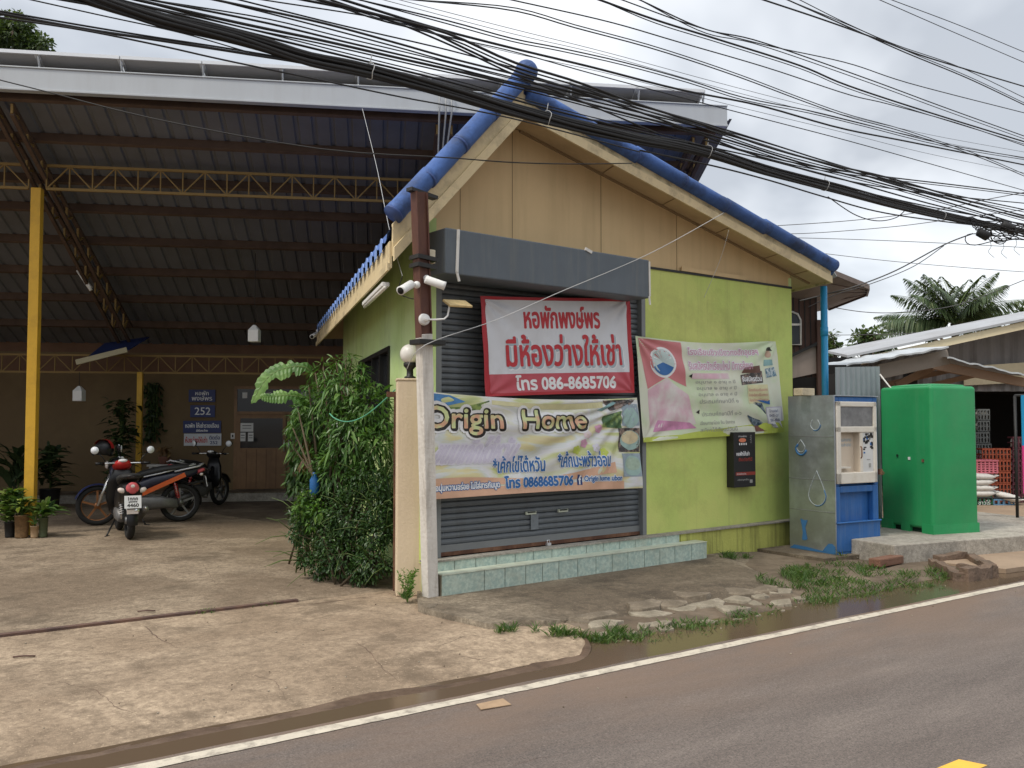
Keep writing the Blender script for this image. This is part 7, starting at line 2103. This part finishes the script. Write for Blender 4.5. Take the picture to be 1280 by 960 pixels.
def clumps(lst, sub=7, k=.55):
    out = []
    for px, py, r, Y in lst:
        c = at(px, py, Y); R_ = r * Y / FPX
        for i in range(sub):
            u = Vector(unit(1)[0]); out.append((tuple(c + u * R_ * .62), R_ * k * random.uniform(.7, 1.15), 1.0))
    return out
b0 = at(10, 600, 34); tree('leafy_tree', 'large leafy tree rising behind the carport roof at the left', clumps([(14, 52, 34, 34), (50, 70, 24, 34), (-30, 50, 46, 34), (20, 95, 36, 34), (70, 82, 14, 34), (34, 60, 22, 34)]), Vector((b0.x, b0.y, 0)), .4, 'leaf_tree', 900, .20, .11)
b0 = at(1088, 560, 60); tree('round_tree', 'round dark green tree on the skyline left of the coconut palm', clumps([(1092, 418, 17, 60), (1080, 432, 17, 60), (1106, 433, 14, 60), (1092, 440, 22, 60)]), Vector((b0.x, b0.y, 0)), .35, 'leaf_tree', 130, .42, .24)
b0 = at(1046, 560, 58); tree('round_tree', 'dark tree partly hidden behind the blue drain pipe', clumps([(1038, 424, 12, 58), (1030, 438, 14, 58), (1050, 438, 12, 58), (1062, 444, 10, 58)]), Vector((b0.x, b0.y, 0)), .3, 'leaf_tree', 130, .42, .24)
b0 = at(1232, 560, 62); tree('round_tree', 'leafy tree directly behind the coconut palm', clumps([(1230, 398, 20, 62), (1212, 405, 16, 62), (1248, 402, 12, 62), (1165, 415, 10, 62)]), Vector((b0.x, b0.y, 0)), .35, 'leaf_tree', 120, .42, .24)
b0 = at(1280, 560, 64); tree('round_tree', 'dark tree at the right edge above the grey shed roof', clumps([(1278, 388, 10, 64), (1292, 388, 16, 64), (1272, 396, 9, 64)]), Vector((b0.x, b0.y, 0)), .35, 'leaf_tree', 120, .42, .24)
pc = at(1192, 404, 40); base = Vector((pc.x, pc.y, 0))
palm = thing('coconut_palm', 'coconut palm with long drooping fronds behind the grey shed roof', 'palm', tuple(base))
mb = MB(); mb.tube([base, base.lerp(pc, .5) + Vector((.25, 0, 0)), pc], [.24, .18, .14], M['bark'], 10); part('trunk', mb, palm)
random.seed(31)
fr_mb = MB(); P, D, N, LN, T = [], [], [], [], []
spec_ = [(150, 52, 2.9), (120, 70, 2.9), (100, 78, 2.7), (75, 75, 2.9), (60, 62, 3.0), (40, 55, 3.0), (20, 38, 3.0), (170, 30, 3.0), (190, 22, 3.1), (200, 45, 2.8), (230, 55, 2.7), (260, 60, 2.6), (300, 50, 2.8), (330, 40, 2.8), (350, 58, 2.8), (10, 72, 2.9), (165, 66, 2.9), (205, 68, 2.7), (335, 70, 2.8), (180, 80, 2.6), (186, 14, 3.2), (135, 25, 2.8), (45, 25, 2.8)]
for az, el, ln in spec_:
    ln *= 1.12; az += random.uniform(-8, 8); a = R(az); e_ = R(el)
    dh = Vector((math.cos(a), math.sin(a), 0))
    def cur(t): return pc + dh * (ln * t * math.cos(e_) + .25 * ln * t * t * math.sin(e_)) + Vector((0, 0, ln * t * math.sin(e_) - ln * (.16 + .26 * math.cos(e_)) * t * t))
    fr_mb.tube([cur(i / 12) for i in range(13)], [.03 * (1 - .85 * i / 12) for i in range(13)], M['stem_green'], 5)
    for i in range(84):
        t = .08 + .92 * i / 83; p = cur(t); d = (cur(t + .02) - cur(t - .02)).normalized()
        sd = d.cross(Vector((0, 0, 1)));
        if sd.length < .05: sd = Vector((-dh.y, dh.x, 0))
        sd.normalize()
        L_ = 1.0 * math.sin(math.pi * min(1, .18 + .80 * t)) + .06
        for s in (-1, 1):
            P.append(tuple(p)); D.append(tuple(sd * s * .85 + d * .75 + Vector((random.uniform(-.12, .12), random.uniform(-.12, .12), -.45 + random.uniform(-.25, .15))))); N.append((random.uniform(-.2, .2), random.uniform(-.2, .2), 1)); LN.append(L_ * random.uniform(.85, 1.1)); T.append(random.gauss(.45, .2))
part('fronds', fr_mb, palm)
leaf_object('leaflets', P, D, N, LN, .06, np.clip(T, 0, 1), M['leaf_palm'], palm, fine=False, droop=.45)
# ================================================================ overhead cables
mat('cable_black', (.016, .015, .015), .6, v=.1); mat('cable_grey', (.10, .10, .105), .6, v=.1); mat('wire_pale', (.55, .55, .54), .5)
def spline(pts, n):
    pts = [Vector(p) for p in pts]; k = len(pts) - 1; out = []
    for j in range(n + 1):
        x = j / n * k; i = min(int(x), k - 1); f = x - i
        p0, p1, p2, p3 = pts[max(i - 1, 0)], pts[i], pts[i + 1], pts[min(i + 2, k)]
        out.append(.5 * ((2 * p1) + (p2 - p0) * f + (2 * p0 - 5 * p1 + 4 * p2 - p3) * f * f + (3 * p1 - p0 - 3 * p2 + p3) * f ** 3))
    return out
def depth(px, k=1.0):
    return k / (.2 - px / 1280 * .1231)
def cable_path(pp, k=1.0, ext=True, n=48):
    pp = list(pp)
    if ext:
        (x0, y0), (x1, y1) = pp[0], pp[1]
        if x0 <= 160 or y0 <= 2:
            s = 60 / max(1, (x1 - x0)); pp = [(x0 - 60, y0 - (y1 - y0) * s)] + pp
        (x0, y0), (x1, y1) = pp[-2], pp[-1]
        if x1 >= 1270:
            s = 34 / max(1, (x1 - x0)); pp = pp + [(x1 + 34, y1 + (y1 - y0) * s)]
    return spline([at(x, y, depth(x, k)) for x, y in pp], n)
CABLES = [
 ([(0, 17), (110, 37), (190, 49), (300, 66), (430, 88), (560, 120), (700, 150)], .011, 1.0, 'thick'),
 ([(0, 14), (110, 33), (190, 46), (300, 63), (430, 86), (560, 116), (700, 146)], .007, 1.0, 'thin'),
 ([(40, 0), (130, 20), (230, 42), (330, 70), (430, 90), (600, 130)], .005, 1.0, 'thin'),
 ([(0, 22), (100, 37), (200, 57), (280, 75), (400, 100), (500, 121), (640, 148), (800, 190)], .007, .97, 'thin'),
 ([(80, 0), (180, 18), (290, 44), (400, 72), (520, 106), (640, 132), (800, 168)], .010, 1.0, 'thick'),
 ([(150, 0), (300, 38), (430, 70), (560, 102), (700, 140), (860, 180), (1000, 222), (1140, 258), (1280, 290)], .010, 1.02, 'thick'),
 ([(172, 0), (300, 29), (400, 50), (500, 73), (640, 105), (760, 136), (900, 172), (1000, 203), (1130, 237), (1280, 282)], .012, 1.0, 'thick'),
 ([(190, 0), (330, 28), (430, 52), (540, 78), (640, 103), (760, 131), (900, 166), (1050, 210), (1150, 240), (1280, 272)], .009, 1.0, 'thick'),
 ([(270, 0), (400, 28), (500, 55), (560, 72), (640, 92), (760, 122), (900, 160), (1040, 204), (1140, 232), (1280, 262)], .010, .99, 'thick'),
 ([(300, 0), (420, 30), (550, 60), (640, 84), (760, 118), (880, 158), (1000, 196), (1120, 230), (1280, 276)], .007, 1.01, 'thin'),
 ([(330, 0), (480, 24), (560, 46), (640, 64), (740, 92), (860, 124), (960, 150), (1060, 176), (1160, 204), (1280, 238)], .006, 1.0, 'thin'),
 ([(400, 0), (470, 18), (560, 42), (640, 77), (720, 102), (800, 131), (880, 156), (960, 184), (1040, 206), (1110, 222), (1200, 248), (1280, 270)], .013, .98, 'thick'),
 ([(380, 0), (440, 12), (520, 32), (580, 60), (640, 87), (720, 113), (850, 158), (950, 196), (1060, 226), (1160, 254), (1280, 284)], .011, 1.0, 'thick'),
 ([(420, 2), (500, 30), (580, 64), (640, 92), (720, 124), (820, 166)], .009, .99, 'thick'),
 ([(450, 0), (560, 26), (640, 48), (700, 60), (780, 78), (860, 100), (930, 122), (1010, 138), (1080, 155), (1180, 180), (1280, 197)], .007, 1.0, 'thin'),
 ([(430, 0), (540, 34), (640, 60), (740, 84), (850, 112), (950, 132), (1050, 160), (1140, 178), (1280, 206)], .012, 1.0, 'thick'),
 ([(520, 0), (640, 13), (720, 35), (820, 62), (920, 95), (1000, 125), (1060, 146), (1130, 165), (1220, 195), (1280, 220)], .007, 1.0, 'thin'),
 ([(640, 0), (760, 27), (850, 53), (960, 85), (1060, 118), (1110, 130), (1200, 155), (1280, 182)], .007, 1.0, 'thin'),
 ([(750, 0), (820, 25), (900, 50), (1000, 82), (1060, 107), (1160, 140), (1280, 177)], .012, 1.0, 'thick'),
 ([(778, 0), (870, 33), (960, 57), (1060, 79), (1140, 105), (1280, 141)], .007, 1.0, 'thin'),
 ([(800, 0), (880, 36), (950, 52), (1080, 97), (1180, 134), (1280, 170)], .008, 1.0, 'thin'),
 ([(955, 0), (1030, 25), (1100, 50), (1160, 72), (1280, 108)], .011, 1.0, 'thick'),
 ([(985, 0), (1070, 38), (1130, 65), (1210, 98), (1280, 131)], .009, 1.0, 'thick'),
 ([(1000, 0), (1060, 30), (1120, 56), (1200, 84), (1280, 122)], .006, 1.0, 'thin'),
 ([(1100, 0), (1180, 35), (1280, 78)], .006, 1.0, 'thin'),
 ([(1115, 0), (1200, 32), (1280, 65)], .006, 1.0, 'thin'),
 ([(880, 175), (1000, 205), (1100, 220), (1200, 232), (1280, 242)], .010, 1.0, 'thick'),
 ([(860, 178), (960, 200), (1060, 226), (1160, 242), (1280, 254)], .009, 1.0, 'thick'),
 ([(800, 188), (890, 207), (960, 225), (1030, 246), (1100, 265), (1180, 277), (1280, 288)], .010, 1.0, 'thick'),
 ([(880, 183), (980, 214), (1080, 240), (1180, 262), (1280, 280)], .010, 1.01, 'thick'),
 ([(500, 0), (640, 36), (760, 66), (900, 104), (1040, 140), (1160, 168), (1280, 190)], .003, 1.0, 'faint'),
 ([(400, 0), (520, 36), (640, 66), (760, 92), (900, 128), (1040, 162), (1160, 192), (1280, 216)], .003, 1.0, 'faint'),
 ([(480, 0), (640, 42), (760, 70), (900, 110), (1040, 146), (1160, 174), (1280, 198)], .003, 1.0, 'faint'),
]
for j, dy, dr in ((5, -5, .006), (6, 5, .007), (7, -6, .006), (8, 6, .007), (14, 5, .006), (16, -5, .006), (18, 6, .006), (20, 7, .006), (22, -5, .006), (11, 7, .008), (26, 5, .007)):
    pp_, r_, k_, kd_ = CABLES[j]
    CABLES.append(([(x, y + (dy if 0 < i else 0) * (1 - .5 * x / 1280)) for i, (x, y) in enumerate(pp_)], dr, k_ * 1.01, 'thin'))
LB = {'thick': 'thick black overhead cable sweeping down across the sky to the right', 'thin': 'thin black overhead cable sweeping across the sky above the shop', 'faint': 'hair thin grey overhead wire faint against the clouds'}
for pp, r, k, kd in CABLES:
    mb = MB(); pts = cable_path(pp, k); mb.tube(pts, r * .82, M['cable_grey' if kd == 'faint' else 'cable_black'], 6)
    single('overhead_cable', mb, LB[kd], 'cable', tuple(pts[len(pts) // 2]), group={'thick': 'thick overhead cables', 'thin': 'thin overhead cables', 'faint': 'faint overhead wires'}[kd])
# lashed bundle
random.seed(17)
core = [(110, -4), (200, 24), (300, 48), (380, 72), (460, 88), (560, 113), (640, 136), (720, 156), (800, 173), (880, 188), (960, 213), (1040, 234), (1120, 256), (1200, 275), (1280, 291)]
bundle = thing('cable_bundle', 'thick lashed bundle of black cables sagging across the shop roof', 'cable bundle', tuple(at(640, 136, depth(640))))
cp = cable_path(core, 1.0, True, 70)
for s in range(11):
    a0, rr, tw = random.random() * 6.28, random.uniform(.012, .042), random.uniform(.15, .45)
    mb = MB(); pts = []
    for i, p in enumerate(cp):
        a = a0 + tw * i * .35; spread = 1 + .6 * max(0, i / 70 - .6)
        pts.append(p + Vector((0, rr * math.cos(a) * .6, rr * spread * math.sin(a) * 1.15 + .008 * n3(i, s, .3))))
    mb.tube(pts, random.uniform(.010, .016), M['cable_black'], 6); part('strand', mb, bundle)
for i in (22, 33, 44, 52, 60):
    mb = MB(); p = cp[i]; d = (cp[i + 1] - cp[i - 1]).normalized(); u = d.cross(Vector((0, 0, 1))).normalized(); v = u.cross(d)
    mb.tube([p + (u * math.cos(a) + v * math.sin(a)) * .060 + d * .01 * math.sin(3 * a) for a in np.linspace(0, 6.283, 15)[:-1]], .0035, M['wire_pale'], 5, closed=True)
    mb.tube([p + v * .05, p + v * .13 + d * .02], .0035, M['wire_pale'], 5); part('tie', mb, bundle)
# tangle, splice boxes and pole at the right
pole_p = Vector((at(1312, 290, 13.4).x, 13.4, 0))
up = thing('power_pole', 'concrete utility pole just outside the right edge carrying the cables', 'utility pole', tuple(pole_p))
mb = MB(); mb.tube([pole_p, pole_p + Vector((0, 0, 8.2))], [.15, .10], M['pad_concrete'], 10); part('shaft', mb, up)
for z in (4.45, 5.2, 5.9, 6.6): mb = MB(); mb.box(tuple(pole_p + Vector((-.05, -.1, z))), (.5, .08, .08), M['tin_sheet']); part('crossarm', mb, up)
tang = thing('cable_tangle', 'messy tangle of black cable loops at the right end of the cable bundle', 'cable tangle', tuple(at(1262, 288, 12.2)))
for k in range(16):
    c = at(random.uniform(1225, 1285), random.uniform(276, 298), random.uniform(11.9, 12.6)); mb = MB(); a = random.random() * 3
    rx, ry = random.uniform(.10, .38), random.uniform(.03, .10)
    mb.tube([c + Vector((rx * math.cos(t + a) , .08 * math.sin(2 * t), ry * math.sin(t) + .02 * math.sin(3 * t + k))) for t in np.linspace(0, 6.0, 22)], .007, M['cable_black'], 5); part('loop', mb, tang)
for px, py in ((1236, 305), (1252, 306), (1268, 302)):
    mb = MB(); a = at(px, py - 8, 12.2); mb.tube(spline([a, a + Vector((.03, 0, -.12)), a + Vector((-.01, 0, -.2)), a + Vector((.07, 0, -.28))], 12), .003, M['cable_black'], 5); part('loose_end', mb, tang)
for (a, b), lb in zip((((1222, 289), (1236, 297)), ((1252, 280), (1268, 288))), ('black splice box hanging lowest from the cable tangle', 'black splice box inside the cable tangle nearest the right edge')):
    mb = MB(); p, q = at(*a, 12.0), at(*b, 12.0); mb.tube([p, p.lerp(q, .1), p.lerp(q, .9), q], [.03, .06, .06, .03], M['cable_black'], 12); single('splice_box', mb, lb, 'splice box', tuple(p.lerp(q, .5)))
def wire(pp, r, m, label, name='wire', cat='wire', n=30):
    pts = spline([at(x, y, Y) for x, y, Y in pp], n); mb = MB(); mb.tube(pts, r, M[m], 6); return single(name, mb, label, cat, tuple(pts[n // 2]))
wire([(1035, 246, 10.2), (1068, 268, 10.6), (1096, 276, 10.9), (1120, 272, 11.1), (1134, 260, 11.2)], .006, 'cable_black', 'slack black cable loop drooping below the bundle', 'overhead_cable', 'cable')
wire([(1216, 292, 12.2), (1180, 306, 12.2), (1120, 338, 12.2), (1072, 357, 12.3), (1040, 366, 12.6), (1000, 376, 13.0)], .010, 'cable_grey', 'upper black service cable running from the tangle to the wooden house eave', 'service_cable', 'cable')
wire([(1180, 307, 12.3), (1140, 334, 12.6), (1085, 356, 13.0), (1045, 368, 13.6), (1010, 384, 14.5)], .006, 'cable_grey', 'lower thin service cable sagging beside the upper one to the wooden house', 'service_cable', 'cable')
wire([(940, 284, 24), (1060, 276, 24), (1160, 264, 22), (1230, 250, 20), (1310, 235, 20)], .010, 'cable_grey', 'distant grey wire sloping up right just above the shop eave', 'distant_wire')
wire([(930, 290, 26), (1000, 292, 26), (1110, 284, 25), (1190, 274, 24), (1310, 258, 24)], .010, 'cable_grey', 'distant grey wire just below the highest distant one', 'distant_wire')
wire([(940, 296, 28), (1060, 299, 28), (1180, 304, 28), (1310, 311, 28)], .010, 'cable_grey', 'nearly level distant grey wire below the cable tangle', 'distant_wire')
wire([(990, 312, 30), (1100, 325, 30), (1200, 334, 30), (1310, 342, 30)], .010, 'cable_grey', 'distant grey wire sloping down right above the coconut palm', 'distant_wire')
wire([(1030, 382, 26), (1080, 390, 26), (1130, 390, 26), (1200, 380, 26), (1310, 338, 24)], .012, 'cable_grey', 'sagging distant wire between the blue pipe and the coconut palm', 'distant_wire')
wire([(1030, 419, 34), (1100, 418, 34), (1160, 415, 34), (1260, 404, 34)], .013, 'cable_grey', 'lowest distant wire passing in front of the round tree', 'distant_wire')
wire([(-60, 84, 7.6), (0, 100, 7.6), (60, 115, 7.6), (200, 150, 7.5), (400, 186, 7.4), (560, 197, 7.35), (640, 203, 7.45), (720, 205, 8.0), (790, 204, 8.6)], .0055, 'cable_black', 'single thin black wire strung low across the carport opening to the gable')
wire([(453, 136, 10.4), (470, 205, 9.2), (482, 264, 8.2), (490, 300, 7.9), (503, 345, 7.6)], .0025, 'wire_pale', 'thin pale wire slanting from the carport gutter to the left security camera')
wire([(508, 462, 7.75), (532, 431, 7.5), (620, 400, 8.0), (700, 365, 8.5), (812, 317, 9.3), (905, 266, 10.0)], .0038, 'wire_pale', 'white string slanting from the leaning post across the housing to the right eave')
wire([(911, 288, 10.1), (900, 325, 10.3), (880, 372, 10.5)], .003, 'wire_pale', 'short pale string hanging from the right eave to the green wall')
wire([(503, 345, 7.55), (498, 365, 7.6), (510, 372, 7.6), (520, 374, 7.6)], .005, 'cable_black', 'short black lead looping under the left security camera')
